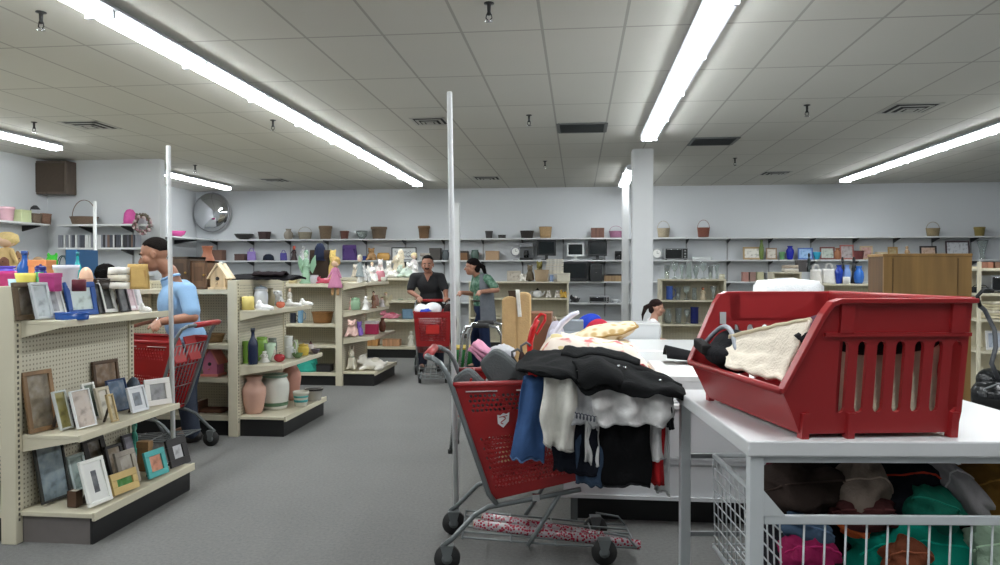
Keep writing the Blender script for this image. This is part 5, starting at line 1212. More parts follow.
# ------------------------------------------------------------------ load of the front cart
def drape(name,label,cat,xt0,xt1,xb0,xb1,yt,yb0,yb1,col,Y,back=.25,folds=3,amp=.026,seed=0,scal=0,thick=.007,trim=None):
    """cloth hung over the near rim: top edge xt0..xt1 at pixel row yt, hem xb0..xb1 at rows yb0..yb1, on the plane Y"""
    tl=aty(xt0,yt,Y); tr=aty(xt1,yt,Y); bl=aty(xb0,yb0,Y); br=aty(xb1,yb1,Y)
    def fn(u,v):
        if v<.3:
            q=1-v/.3; p=tl.lerp(tr,u); y=p.y+back*q; z=p.z+.012*math.sin(PI*min(1,q*2))-.09*q*q
            x=p.x
        else:
            q=(v-.3)/.7; a=tl.lerp(tr,u); b=bl.lerp(br,u); p=a.lerp(b,q); x,y,z=p
            y=y-.012*math.sin(PI*min(1,q*2)/2)
            y+=amp*math.sin(2*PI*folds*u+seed+.8*q)*(.4+.6*q)+.01*nz((u*4+seed,q*3,seed))
            z+=.010*nz((u*6+seed,0,seed+5))*q
            wf=min(1,(xt1-xt0)/45); z+=scal*math.sin(2*PI*folds*u+seed)*q; x+=.022*wf*nz((u*1.5+seed,q*2.6,seed+9))*(.3+q); z+=.02*nz((u*2.2+seed*2,1,seed))*q; y+=.02*nz((u*2.5,q*3+seed,seed+2))
        return (x,y,z+.012*nz((u*6+seed,v*6,2.)))
    c=aty((xt0+xt1)/2,yt,Y)
    t=T(name,label,cat,c)
    m=M().grid(lambda u,v:Vector(fn(u,v))-c,26,26); m.build('fabric',cm(col,'cloth'),t,solid=thick)
    he=M().tube([Vector(fn(k/26,1))-c for k in range(27)],.006,6); he.build('hem',cm(trim or tuple(int(v*.82) for v in col),'cloth'),t)
    return t
NY=3.44
drape('jeans','blue jeans leg hanging over the near side of the cart','jeans',523,553,511,541,379,456,462,(60,88,132),NY-.03,folds=1.2,seed=1,trim=(86,112,150))
drape('dark_trousers','navy trousers hanging at the middle of the cart side','trousers',556,600,552,597,400,470,474,(20,23,32),NY-.015,folds=1.4,seed=2)
drape('denim_shorts','faded denim hem showing under the navy trousers','shorts',574,604,577,603,420,482,484,(56,72,92),NY-.005,folds=1,seed=12)
drape('white_shirt','plain white shirt hanging beside the blue jeans','shirt',544,578,541,573,374,440,452,(208,206,198),NY-.065,folds=1.6,amp=.034,seed=3)
dr=drape('graphic_tee','white tee with small grey lettering in the middle of the clothes','t-shirt',566,606,570,600,380,421,427,(186,186,188),NY-.045,folds=1.1,seed=4)
drape('cloth_strip','narrow white strip of cloth hanging between dark garments','cloth',586,599,585,598,410,460,465,(196,196,195),NY-.035,folds=.6,amp=.006,seed=5)
drape('black_trousers','wide black trousers hanging lowest on the cart','trousers',598,652,600,651,395,484,486,(15,15,17),NY-.02,folds=1.2,amp=.010,seed=6,trim=(30,30,32))
drape('red_garment','red cloth corner showing behind the black trousers','cloth',646,664,650,663,400,482,483,(164,32,36),NY+.01,folds=.8,seed=7)
drape('white_blouse','white blouse hem hanging at the cart front end','blouse',650,668,650,667,398,456,460,(200,198,198),NY-.005,folds=1,seed=8)
drape('ruffled_shirt','white ruffled shirt spilling from under the black jacket','shirt',590,672,596,672,388,422,426,(206,205,204),NY-.075,folds=2.7,amp=.032,seed=9,scal=.004)
drape('black_strap','black trim of a garment hanging at the right end','cloth',665,673,667,674,398,426,428,(20,20,22),NY-.055,folds=.5,amp=.004,seed=10)
drape('white_bag','white plastic bag hanging past the cart front end','bag',655,670,654,668,400,488,494,(200,202,202),NY+.06,folds=1,seed=18)
# letter-like print on the tee
q=M(); 
a=aty(575,414,NY-.09); b=aty(596,418,NY-.09)
q.tube([a.lerp(b,k/40)+Vector((.006*math.sin(k*.95),-.03,.014*math.cos(k*.95))) for k in range(41)],.0028,5)
for i,v in enumerate(q.v): q.v[i]=tuple(Vector(v)-dr.location)
q.build('chest_lettering',cm((70,74,84)),dr)
# black jacket on top
a=aty(523,372,3.55); b=aty(690,398,3.45)
x0,x1=a.x,b.x-.06
t=T('black_jacket','crumpled black jacket lying over the top of the cart','jacket',((x0+x1)/2,3.6,.9))
JL=((x0+x1)/2,3.6,.9)
def jk(u,v):
    px=524+154*u
    tq=max(0,(u-.5)/.5); zt=1.025-.15*tq**1.5; zf=.995-.085*tq**1.3; zh=(.985 if u<.3 else .985-.075*min(1,(u-.3)/.12))-.03*tq+.014*math.sin(15*u+1)
    hang=min(1,max(0,(u-.16)/.2))
    if v<.55: q=v/.55; Yv=(3.95-.42*tq)*(1-q)+3.45*q; z=zt*(1-q)+zf*q+.022*math.sin(PI*q)
    else: q=(v-.55)/.45; Yv=3.45-.13*math.sin(PI*.5*min(1,q*1.6)); z=zf+(zh-zf)*q**1.2
    p=aty(px,300,3.6); x=p.x
    y=Yv+.018*math.sin(17*u+3*v)*(v>.4)
    z+=.018*nz((u*6,v*4,7.))+.012*nz((u*13,v*9,1.))-.045*math.exp(-((u-.36)/.06)**2)*max(0,v-.55)/.45; x+=.03*math.sin(7*v+1)*(1-u)
    return (x-JL[0],y-JL[1],z-JL[2])
M().grid(jk,46,34).build('jacket_body',cm((20,21,22),'cloth'),t,solid=.012)
def on_jk(u,v,dz=.012): a=jk(u,v); return Vector((a[0],a[1]-.012*(v>.6),a[2]+dz))
M().grid(lambda u,v:on_jk(.34+.26*v+.03*math.sin(5*u),.5+.62*u*.8,.010+.022*math.sin(PI*v)),14,12).build('sleeve',cm((19,20,21),'cloth'),t,solid=.02)
M().grid(lambda u,v:on_jk(.25+.5*u,.16+.2*v-.06*u,.008+.018*math.sin(PI*v)),20,8).build('collar',cm((26,27,28),'cloth'),t,solid=.014)
q=M()
for u_,v_ in ((.62,.52),(.66,.55),(.86,.6)): q.ell(on_jk(u_,v_,.02),(.009,.009,.007),8,6)
q.build('button',chrome,t)
# grey padded cushions standing in the child seat
def pad(name,label,loc,w,h,d,tilt,rz,col):
    t=T(name,label,'cushion',loc,rz)
    pts=[]
    for k in range(40):
        a=2*PI*k/40; ca,sa=math.cos(a),math.sin(a); pts.append((w/2*abs(ca)**.5*(1 if ca>0 else -1),h/2+h/2*abs(sa)**.55*(1 if sa>0 else -1)))
    o=M().prism(pts,-d/2,d/2,'xz').build('pad_body',cm(col,'cloth'),t,bevel=.02); 
    e=M(); e.tube([(w*.2*math.cos(2*PI*k/24),-d/2-.002,h*.6+w*.2*math.sin(2*PI*k/24)) for k in range(24)],.005,6,True); e=e.build('embossed_ring',cm(tuple(int(v*.7) for v in col),'cloth'),t)
    for q in (o,e): q.rotation_euler=(0,tilt,0)
    return t
pad('seat_cushion','grey padded cushion leaning at the back of the front cart',(-.36,3.60,.665),.14,.36,.07,R(-38),R(2),(98,101,102))
pad('seat_cushion','larger grey cushion with an embossed ring, leaning in the front cart',(-.12,3.68,.66),.165,.50,.09,R(-42),R(2),(92,95,96))
a=aty(488,350,3.85)
t=T('pink_towel','pink folded towel on top of the grey cushions','towel',(a.x,3.83,a.z-.05)); o=M()
for k in range(3): o.grid(lambda u,v:((u-.5)*.22,(v-.5)*.2,.018*k+.012*nz((u*4,v*4,k*2.))),10,10)
o=o.build('towel_fold',cm((214,150,176),'cloth'),t,solid=.014); o.rotation_euler=(0,R(36),0)
a=aty(502,354,3.8); t=T('white_bundle','small crumpled white bundle beside the pink towel','cloth',a); M().ell((0,0,0),(.07,.08,.05),20,14,fn=lambda u:1+.2*nz(u*4,1)).build('bundle',cm((196,196,200),'cloth'),t); M().tube([(.05*math.cos(a_),.06*math.sin(a_),.02) for a_ in [2*PI*k/14 for k in range(14)]],.006,6,True).build('tie',cm((120,120,124),'cloth'),t)
for px0,py0,px1,py1,lab,c in ((517,386,512,352,'dark folded umbrella standing by the grey cushions',(44,46,48)),(527,392,521,346,'second dark umbrella with a brownish shaft',(60,44,42))):
    a=aty(px0,py0+14,3.72); b=aty(px1,py1,3.72); t=T('folded_umbrella',lab,'umbrella',a); d=b-a
    M().tube([d*0,d*.3,d*.8,d*.9],[.006,.026,.02,.008],10).build('canopy',cm(c,'cloth'),t); M().tube([d*.85,d*1.0,d*1.06+Vector((.03,0,.0)),d*1.0+Vector((.05,0,0))],.007,8).build('handle',cm((96,96,98)),t)
# wrapped gift paper rolls on the lower rack
def rollmat():
    m=mk('gift_wrap',(196,180,182),.25,var=0); nt=m.node_tree; b=nt.nodes['Principled BSDF']; L=nt.links.new
    tc=nt.nodes.new('ShaderNodeTexCoord'); v=nt.nodes.new('ShaderNodeTexVoronoi'); v.inputs['Scale'].default_value=75; L(tc.outputs['Object'],v.inputs['Vector'])
    cr=nt.nodes.new('ShaderNodeValToRGB'); e=cr.color_ramp.elements; cr.color_ramp.interpolation='CONSTANT'
    e[0].position=0; e[0].color=lin((150,26,52)); e[1].position=.46; e[1].color=lin((168,156,160)); L(v.outputs['Distance'],cr.inputs['Fac']); L(cr.outputs['Color'],b.inputs['Base Color']); return m
rm=rollmat()
for k,(x0_,y0_,x1_,y1_,lab) in enumerate(((474,524,640,545,'red and silver wrapping paper roll, nearer one under the cart'),(482,517,616,538,'red and silver wrapping paper roll behind the nearer one'))):
    Y_=3.66+.09*k; a=aty(x0_,y0_,Y_); b=aty(x1_,y1_,Y_+.06); t=T('wrapping_paper_roll',lab,'wrapping paper',a); d=b-a
    M().tube([d*0,d*.5,d],.024,16).build('paper_roll',rm,t); M().tube([d*-.004,d*.004],.017,14).build('core',cm((170,140,110)),t)
# ------------------------------------------------------------------ white display tables behind the front cart
wgl=mk('white_laminate',(222,223,222),.22,var=.02,scale=3)
wpl=mk('white_plinth',(208,210,212),.2,var=.02,scale=5,bump=.06,bscale=7)
def display(x0,x1,y0,y1,h,label):
    t=T('display_table',label,'table',(x0,y0,0)); w=x1-x0; d=y1-y0
    M().bb(0,w,0,d,h-.03,h).build('table_top',wgl,t,bevel=.006)
    q=M()
    q.bb(.02,w-.02,.02,.045,.165,h-.03).bb(.02,.045,.045,d-.02,.165,h-.03).bb(w-.045,w-.02,.045,d-.02,.165,h-.03).bb(.02,w-.02,d-.045,d-.02,.165,h-.03)
    q.bb(.005,w-.005,.0,.03,.155,.175)
    q.build('skirt_panel',wpl,t)
    M().bb(.012,w-.012,.008,.022,.36,.40).bb(.012,w-.012,.006,.022,.385,.39).build('rail_strip',mk('rail_grey',(176,178,180),.25,var=0),t)
    M().bb(.1,w-.1,.12,d-.12,0,.165).build('plinth_base',mk('plinth_black',(28,28,29),.6,var=.05),t)
    for x in (.06,w-.1): M().bb(x,x+.04,.05,.09,0,.165).build('foot',mk('foot_grey',(100,106,106),.5,var=0),t)
display(-.1,1.78,4.2,6.95,.70,'long white display table behind the front cart')
display(-.1,1.78,7.02,8.2,.70,'second white display table, below the girl')
p=aty(658,322,8.45)
t=T('white_pedestal','plain white pedestal box in front of the girl','pedestal',(p.x-.3,8.42,0)); M().bb(-.3,.3,-.14,.14,.04,p.z-.02).build('body',whitem,t,bevel=.008); M().bb(-.3,.3,-.15,.15,p.z-.02,p.z).build('top_board',wgl,t); M().bb(-.27,.27,-.11,.11,0,.04).build('base',kick,t)
# goods on the display table
def floral():
    m=mk('floral_cotton',(226,214,202),.9,var=0); nt=m.node_tree; b=nt.nodes['Principled BSDF']; L=nt.links.new
    tc=nt.nodes.new('ShaderNodeTexCoord'); n=nt.nodes.new('ShaderNodeTexNoise'); n.inputs['Scale'].default_value=13; n.inputs['Detail'].default_value=2; L(tc.outputs['Object'],n.inputs['Vector'])
    cr=nt.nodes.new('ShaderNodeValToRGB'); e=cr.color_ramp.elements; e[0].position=.54; e[0].color=lin((230,219,206)); e[1].position=.66; e[1].color=lin((206,112,110)); L(n.outputs['Fac'],cr.inputs['Fac'])
    n2=nt.nodes.new('ShaderNodeTexNoise'); n2.inputs['Scale'].default_value=9; mp=nt.nodes.new('ShaderNodeMapping'); mp.inputs['Location'].default_value=(5,3,1); L(tc.outputs['Object'],mp.inputs['Vector']); L(mp.outputs['Vector'],n2.inputs['Vector'])
    mx=nt.nodes.new('ShaderNodeMix'); mx.data_type='RGBA'; L(math_node(nt,'GREATER_THAN',n2.outputs['Fac'],.62),mx.inputs['Factor']); L(cr.outputs['Color'],mx.inputs['A']); mx.inputs['B'].default_value=lin((206,190,140))
    L(mx.outputs['Result'],b.inputs['Base Color']); return m
Y0=4.75
a=aty(527,352,Y0); b=aty(658,352,Y0)
t=T('floral_quilt','cream quilt with red flowers heaped on the display table','quilt',((a.x+b.x)/2,Y0,.70)); w=b.x-a.x
def ql(u,v):
    x=(u-.5)*w; y=(v-.5)*.85; e=min(1,5*min(u,1-u))**.6*min(1,5*min(v,1-v))**.6
    return (x,y,.004+e*(.335-.10*u*u+.03*nz((u*5,v*4,1.))+.015*nz((u*11,v*9,4.))))
M().grid(ql,50,36).build('quilt_body',floral(),t,solid=.01)
for k,z in enumerate((.07,.13)): M().tube([(-w*.47+w*.94*q/20,-.41+.01*math.sin(q*2+k),z+.008*math.sin(q*1.3+k)) for q in range(21)],.035,8).build('folded_edge',floral(),t)
a=aty(583,340,4.85); b=aty(630,340,4.85)
t=T('grey_box','flat grey-blue box under the tan spotted pillow','box',((a.x+b.x)/2,4.9,.925)); i_box(t,b.x-a.x,.055,.3,[(176,182,186),(186,192,196)],{})
a=aty(572,333,4.9); b=aty(636,325,4.9)
t=T('spotted_pillow','tan and cream spotted pillow lying on top of the quilt','pillow',((a.x+b.x)/2,4.92,.985)); w=b.x-a.x
def sp_mat():
    m=mk('spotted_cloth',(206,184,140),.95,var=0); nt=m.node_tree; bb_=nt.nodes['Principled BSDF']; L=nt.links.new
    tc=nt.nodes.new('ShaderNodeTexCoord'); v=nt.nodes.new('ShaderNodeTexVoronoi'); v.inputs['Scale'].default_value=17; L(tc.outputs['Object'],v.inputs['Vector'])
    cr=nt.nodes.new('ShaderNodeValToRGB'); e=cr.color_ramp.elements; e[0].position=.25; e[0].color=lin((196,166,112)); e[1].position=.5; e[1].color=lin((226,212,182)); L(v.outputs['Distance'],cr.inputs['Fac']); L(cr.outputs['Color'],bb_.inputs['Base Color']); return m
def pil(s):
    def f(u,v):
        x=(u-.5)*w; y=(v-.5)*.34; q=(math.sin(PI*u)**.5)*(math.sin(PI*v)**.5)
        return (x,y,.035+.05*abs(2*u-1)**2*(u>.5)+.05*(u-.5)+s*(.068*q)+.012*nz((u*6,v*6,s))+.01*math.sin(PI*u))
    return f
m=M().grid(pil(1),26,14).grid(pil(-1),26,14); m.build('pillow_body',sp_mat(),t)
M().tube([pil(0)(*q) for q in [(k/20,0) for k in range(21)]+[(1,k/8) for k in range(9)]+[(1-k/20,1) for k in range(21)]+[(0,1-k/8) for k in range(8)]],.008,6,True).build('piping',cm((170,140,90),'cloth'),t)
a=aty(629,341,4.7); t=T('beige_slipper','small pinkish beige slipper at the end of the pillow','slipper',(a.x,4.62,.92)); i_shoe(t,.11,.06,None,[(206,176,160),(180,150,130)],{})
# black bag with red tip, white boards
a=aty(666,352,4.9); b=aty(692,352,4.9); t=T('black_pouch','black flat pouch with a red tip on the white table','pouch',((a.x+b.x)/2+.04,4.9,.86)); w=.26
M().grid(lambda u,v:((u-.5)*w,-.12+.24*v-.05*u,.012+.085*math.sin(PI*(.1+.8*v))*(.35+.65*(1-u))),12,10).build('pouch_body',cm((22,22,24),'cloth'),t,solid=.02)
M().box((.13,-.05,.03),(.03,.09,.045)).build('red_tip',cm((190,50,60)),t,bevel=.008)
t=T('white_board_box','large flat white box at the front of the display table','box',(.78,4.62,.702)); i_box(t,.62,.15,.72,[(214,216,216),(224,225,224)],{})
p=aty(787,292,5.2); a=aty(755,292,5.2); b=aty(820,292,5.2)
t=T('bedding_bag','puffy white bag of bedding standing behind the red bin','bedding',(p.x,5.2,.702)); w=b.x-a.x; h=aty(787,279,5.2).z-.702
M().ell((0,0,h*.5),(w*.44,.2,h*.5),32,22,fn=lambda u:(1/max(abs(u.x),abs(u.y),abs(u.z)))**.92*(1+.012*nz(u*5))).build('bag_body',cm((232,233,234),'cloth'),t)
M().tube([(-w*.3,0,h*.98),(-w*.12,0,h*1.0),(w*.1,0,h*1.003),(w*.2,0,h*.985)],.008,6).build('zip_seam',cm((206,208,210)),t)
# things standing around the table's left end
a=aty(502,292,5.05); b=aty(530,292,5.05); H=aty(516,292,5.05).z; w=(b.x-a.x); p=Vector(((a.x+b.x)/2+.005,5.05,0))
tan=cm((190,160,116),'cloth')
t=T('folded_pad','tall tan folded pad with a white strap over its top','foam pad',p,R(3))
for s,hh,ww in ((-1,H-.03,.53),(1,H,.53)):
    pts=[]
    for k in range(9): a_=PI*k/8; pts.append((s*w*.25+.5*ww*w*math.cos(a_)*(1 if k not in(0,8) else 1),hh-.03+.03*math.sin(a_)))
    pts=[(s*w*.25+.5*ww*w,0)]+pts+[(s*w*.25-.5*ww*w,0)]
    M().prism(pts,-.06,.06,'xz').build('pad_half',tan,t,bevel=.015)
q=M().grid(lambda u,v:(w*.02+w*.14*(u-.5)+w*.1*v, -.066-.002*math.sin(v*6) if v>.25 else -.066+.09*(1-v/.25), (H-.14*max(0,v-.25)/.75*1.2 if v>.25 else H+.012)),4,16); q.build('strap',cm((224,222,214),'cloth'),t,solid=.006)
t=T('walking_frame','chrome walking frame between the cart and the tan pad','walking frame',(aty(470,340,5.75).x,5.75,0))
def U(x0_,x1_,y,z,lean): return [(x0_,y-.0,0),(x0_+lean,y,z-.08),(x0_+lean+.03,y,z-.015),(x0_+lean+.09,y,z),(x1_-.09,y,z),(x1_-.03,y,z-.015),(x1_,y,z-.08),(x1_+.04,y,0)]
for y in (0,.34):
    f=M().tube(U(-.16,.25,y,1.02,.1),.013,8).build('side_frame',chrome,t)
    M().tube([(.02,y,1.02),(.15,y,1.02)],.02,10).build('grip',rub,f)
M().tube([(.25,0,.85),(.25,.34,.85)],.012,8).build('cross_bar',chrome,t); M().tube([(.25,0,.5),(.25,.34,.5)],.012,8).build('cross_bar',chrome,t)
for x in (-.16,.29):
    for y in (0,.34): M().lathe([(.018,0),(.02,.03),(.013,.035)],10,c=(x,y,0)).build('rubber_foot',rub,t)
# red and pale curved toy arms
a=aty(530,360,4.5)
t=T('red_toy_handle','curved red plastic handle standing up beside the quilt','handle',(a.x,4.42,a.z-.2))
def PX_(px,py,Y=4.42): return aty(px,py,Y)-t.location
M().tube([PX_(531,370),PX_(530,352),PX_(530,342),PX_(533,329),PX_(538,320)],[.012,.018,.02,.02,.014],10).build('arm',cm((196,34,36),'gloss'),t)
M().tube([PX_(533,329),PX_(536,319),PX_(541,314),PX_(545,315),PX_(545,320),PX_(541,327),PX_(537,334)],.009,8,True).build('loop',cm((200,36,38),'gloss'),t)
M().tube([PX_(531,370),PX_(532,394)],.009,8).build('stem',greyt,t)
t=T('pale_toy_arm','bent lavender-white plastic arm rising from the quilt','toy arm',aty(552,355,4.66)); 
def PX_(px,py,Y=4.66): return aty(px,py,Y)-t.location
M().tube([PX_(553,362),PX_(553,345),PX_(555,333),PX_(562,323),PX_(572,315),PX_(579,312)],[.046,.042,.036,.034,.03,.018],12,flat=.6).build('arm',cm((222,222,236),'gloss'),t)
M().ell(PX_(555,335),(.042,.03,.042),12,8).build('joint',cm((206,206,222),'gloss'),t)
# goods further along the table
def tabitem(kind,name,x0_,x1_,yt,Y_,cols,label,cat,z=.702,**k): onshelf(Y_,z,[(kind,name,x0_,x1_,yt,cols,label,cat,k)])
tabitem('box','cardboard_box',530,552,312,6.0,[(112,70,46),(124,80,54)],'brown cardboard box behind the red handle','box',d=.3)
a=aty(587,312,6.1); t=T('round_cushion','round cushion, blue above and red below, on the display table','cushion',(a.x,6.1,.76)); rr_=a.z-.76
M().ell((0,0,rr_*.5),(.125,.1,rr_*.5),24,16,rot=(0,.5,0)).build('blue_side',cm((44,70,180),'cloth'),t)
M().ell((.075,-.1,rr_*.52),(.1,.08,rr_*.36),24,16,rot=(0,.5,0)).build('red_side',cm((190,50,70),'cloth'),t)
tabitem('box','grey_bin',563,583,320,5.9,[(150,158,166),(130,138,146)],'grey tub beside the blue and red cushion','tub',d=.2)
a=aty(556,325,5.8); t=T('lavender_cone','lavender cone-shaped shade behind the pale arm','lampshade',(a.x,5.8,.702)); M().lathe([(.1,0),(.11,.1),(.06,.29),(.03,.35),(.001,.36)],18).build('shade',cm((190,186,200),'cloth'),t); M().tube([(0,0,.35),(-.02,0,.39)],.012,8).build('tip',cm((150,130,110)),t)
# ------------------------------------------------------------------ front work table (slightly turned)
TA=R(5.2); T0=Vector((.548,2.442,0)); TH=.90
tabw=mk('table_white',(214,215,216),.3,var=.02,scale=4)
legm=mk('leg_white',(200,204,206),.35,var=.02)
tb=T('work_table','white topped table in the right foreground with the red bin on it','table',T0,TA)
W_,D_=1.17,1.04
M().bb(0,W_,0,D_,TH-.052,TH).build('table_top',tabw,tb,bevel=.006)
for x in (.012,W_-.057):
    for y in (.012,D_-.057): M().bb(x,x+.045,y,y+.045,0,TH-.052).build('leg',legm,tb,bevel=.003)
q=M().bb(.057,W_-.057,.02,.045,TH-.075,TH-.052).bb(.057,W_-.057,D_-.045,D_-.02,TH-.075,TH-.052); q.build('apron',legm,tb)
for z in (.60,.24): M().bb(.057,W_-.057,D_-.045,D_-.03,z-.01,z+.01).build('stretcher',mk('stretcher_grey',(150,154,156),.3,metal=.4,var=0),tb)
M().prism([(.057,.65),(.057,.735),(.13,.65)],.016,.03,'xz').build('corner_gusset',legm,tb)
# wire basket
wb_=T('wire_basket','white wire basket full of clothes under the front table','wire basket',T0,TA)
xb0,xb1,yb0_,yb1_,z0_,z1_=.125,W_-.07,.06,D_-.2,.24,.64
M().bb(.06,W_-.06,.018,.034,.622,.652).build('front_rail',legm,wb_,bevel=.003)
for x in (xb0,xb1): M().tube([(x,.04,.64),(x,yb1_,.64)],.011,8).build('side_rail',legm,wb_)
M().tube([(xb0,yb1_,.64),(xb1,yb1_,.64)],.007,8).build('back_rail',legm,wb_)
for x in (xb0,xb1): M().tube([(x,.04,z0_),(x,yb1_,z0_)],.009,8).build('bottom_rail',legm,wb_)
wire(wb_,'front_wires',[[(xb0+.07+k*.068,.03,.63),(xb0+.062+k*.068,.034,z0_)] for k in range(14)]+[[(xb0,.034,z0_),(xb1,.034,z0_)]],.0034,legm)
for x in (xb0,xb1):
    L=[[(x,.06+k*.062,.64),(x+.012*(1 if x<.5 else -1),.06+k*.062,z0_)] for k in range(14)]+[[(x,.04,.64-k*.05),(x,yb1_,.64-k*.05)] for k in range(1,8)]
    wire(wb_,'side_mesh',L,.003,legm)
wire(wb_,'bottom_mesh',[[(xb0,.06+k*.09,z0_),(xb1,.06+k*.09,z0_)] for k in range(10)]+[[(xb0+k*.1,.04,z0_),(xb0+k*.1,yb1_,z0_)] for k in range(11)],.003,legm)
M().box((.0,0,0),(.05,.004,.075),rx=.1).build('price_ticket',cm((214,214,206)),wb_,loc=(xb0-.008,.36,.56),rz=R(80))
# clothes in the basket
def lump(name,label,cat,px,py,Y_,rx_,rz_,ry_,col,seed,tilt=0,fold=5,trim=None):
    c=aty(px,py,Y_); t=T(name,label,cat,c)
    def fn(u):
        w=nz((u.x*1.6+seed,u.y*1.6,u.z*1.6)); f=.10*math.sin(fold*(u.x*.8+u.z*1.1+.9*w)+seed)+.22*w
        return 1+f
    o=M().ell((0,0,0),(rx_,ry_,rz_),40,26,fn=fn,rot=(0,tilt,0)).build('fabric',cm(col,'cloth'),t)
    L=[]
    e=Euler((0,tilt,0)).to_matrix()
    for k in range(22):
        a=-1.1+2.2*k/21; u=Vector((math.sin(a)*.92,-.35,math.cos(a)*.3-.05)).normalized(); q=fn(u)*1.01; L.append(e@Vector((u.x*rx_*q,u.y*ry_*q,u.z*rz_*q)))
    M().tube(L,.0035,6).build('seam',cm(trim or tuple(min(255,int(v*1.25)+8) for v in col),'cloth'),t)
    return t
lump('brown_jacket','dark brown quilted jacket at the left top of the wire basket','jacket',797,488,2.78,.17,.10,.16,(52,42,38),1.3,R(-8))
lump('maroon_scarf','maroon knit scarf poking up beside the front table leg','scarf',783,474,2.92,.06,.06,.1,(88,30,44),2.1,0,9)
lump('taupe_sweater','taupe sweater standing up in the middle of the basket','sweater',858,490,2.74,.085,.13,.13,(126,112,102),3.7,R(12),4)
lump('black_backpack','black bag with a red strap in the wire basket','bag',905,486,2.80,.15,.13,.16,(26,28,34),4.4,R(10),3,(190,62,44))
lump('dark_shirt','black shirt between the taupe sweater and the quilted jacket','shirt',836,486,2.9,.09,.12,.13,(28,27,28),9.4,0)
lump('maroon_trousers','dark maroon trousers below the taupe sweater','trousers',862,512,2.68,.12,.06,.1,(66,34,34),5.9,0,6)
lump('grey_shirt','grey shirt sleeve lying slanted at the right of the basket','shirt',958,488,2.72,.055,.16,.1,(142,138,140),6.2,R(-38),4)
lump('mustard_coat','mustard brown coat at the right end of the basket','coat',990,490,2.82,.12,.12,.13,(132,96,44),7.1,R(-12),5)
lump('pink_blouse','pale pink blouse at the upper right of the basket','blouse',996,470,2.94,.08,.06,.1,(206,176,184),8.8,0)
lump('forest_cardigan','dark green cardigan under the grey shirt','cardigan',930,508,2.66,.10,.075,.1,(18,88,72),8.1,R(20),4)
lump('blue_scarf','small bright blue scarf in the brown jacket folds','scarf',802,498,2.66,.05,.018,.05,(44,104,180),2.9,R(-6),3)
lump('slate_jeans','slate blue jeans fold behind the basket wires','jeans',806,528,2.64,.09,.045,.08,(70,90,112),5.2,R(14))
lump('crimson_sequin_top','crimson shiny top in the lower left of the basket','top',808,553,2.60,.095,.075,.07,(150,36,84),1.9,0,6)
lump('orange_scarf','small orange scarf behind the basket wires','scarf',852,526,2.66,.055,.03,.06,(176,84,44),4.9,R(20))
lump('teal_sweatshirt','large teal sweatshirt filling the middle of the basket','sweatshirt',905,552,2.68,.215,.125,.12,(12,132,112),2.6,R(-4),4)
lump('rust_jumper','rust brown jumper bulging in front of the teal sweatshirt','jumper',906,562,2.57,.085,.085,.05,(112,62,42),3.1,0,5)
lump('white_green_dress','white and green patterned dress at the lower right of the basket','dress',992,552,2.64,.09,.1,.1,(150,172,150),7.7,0,9)
for x,y,z,c,s,l in ((-.17,.52,.42,(40,38,44),1.1,'charcoal coat deep at the left of the basket'),(.12,.54,.44,(34,36,44),6.1,'navy coat deep in the middle of the basket'),(.36,.5,.44,(60,44,40),3.3,'brown coat deep at the right of the basket')):
    e=Euler((0,0,TA)).to_matrix()@Vector((W_/2+x,y,0)); t=T('winter_coat',l,'coat',T0+e+Vector((0,0,z)))
    f=lambda u,s=s:1+.2*nz((u.x*1.7+s,u.y*1.7,u.z*1.7))+.06*math.sin(6*(u.x+u.z)+s)
    M().ell((0,0,0),(.22,.25,.24),34,22,fn=f).build('fabric',cm(c,'cloth'),t)
    M().tube([Vector((.2*math.cos(a),-.05,.235*math.sin(a)))*1.08 for a in [PI*.2+PI*.6*k/14 for k in range(15)]],.012,6).build('collar',cm(tuple(v+20 for v in c),'cloth'),t)
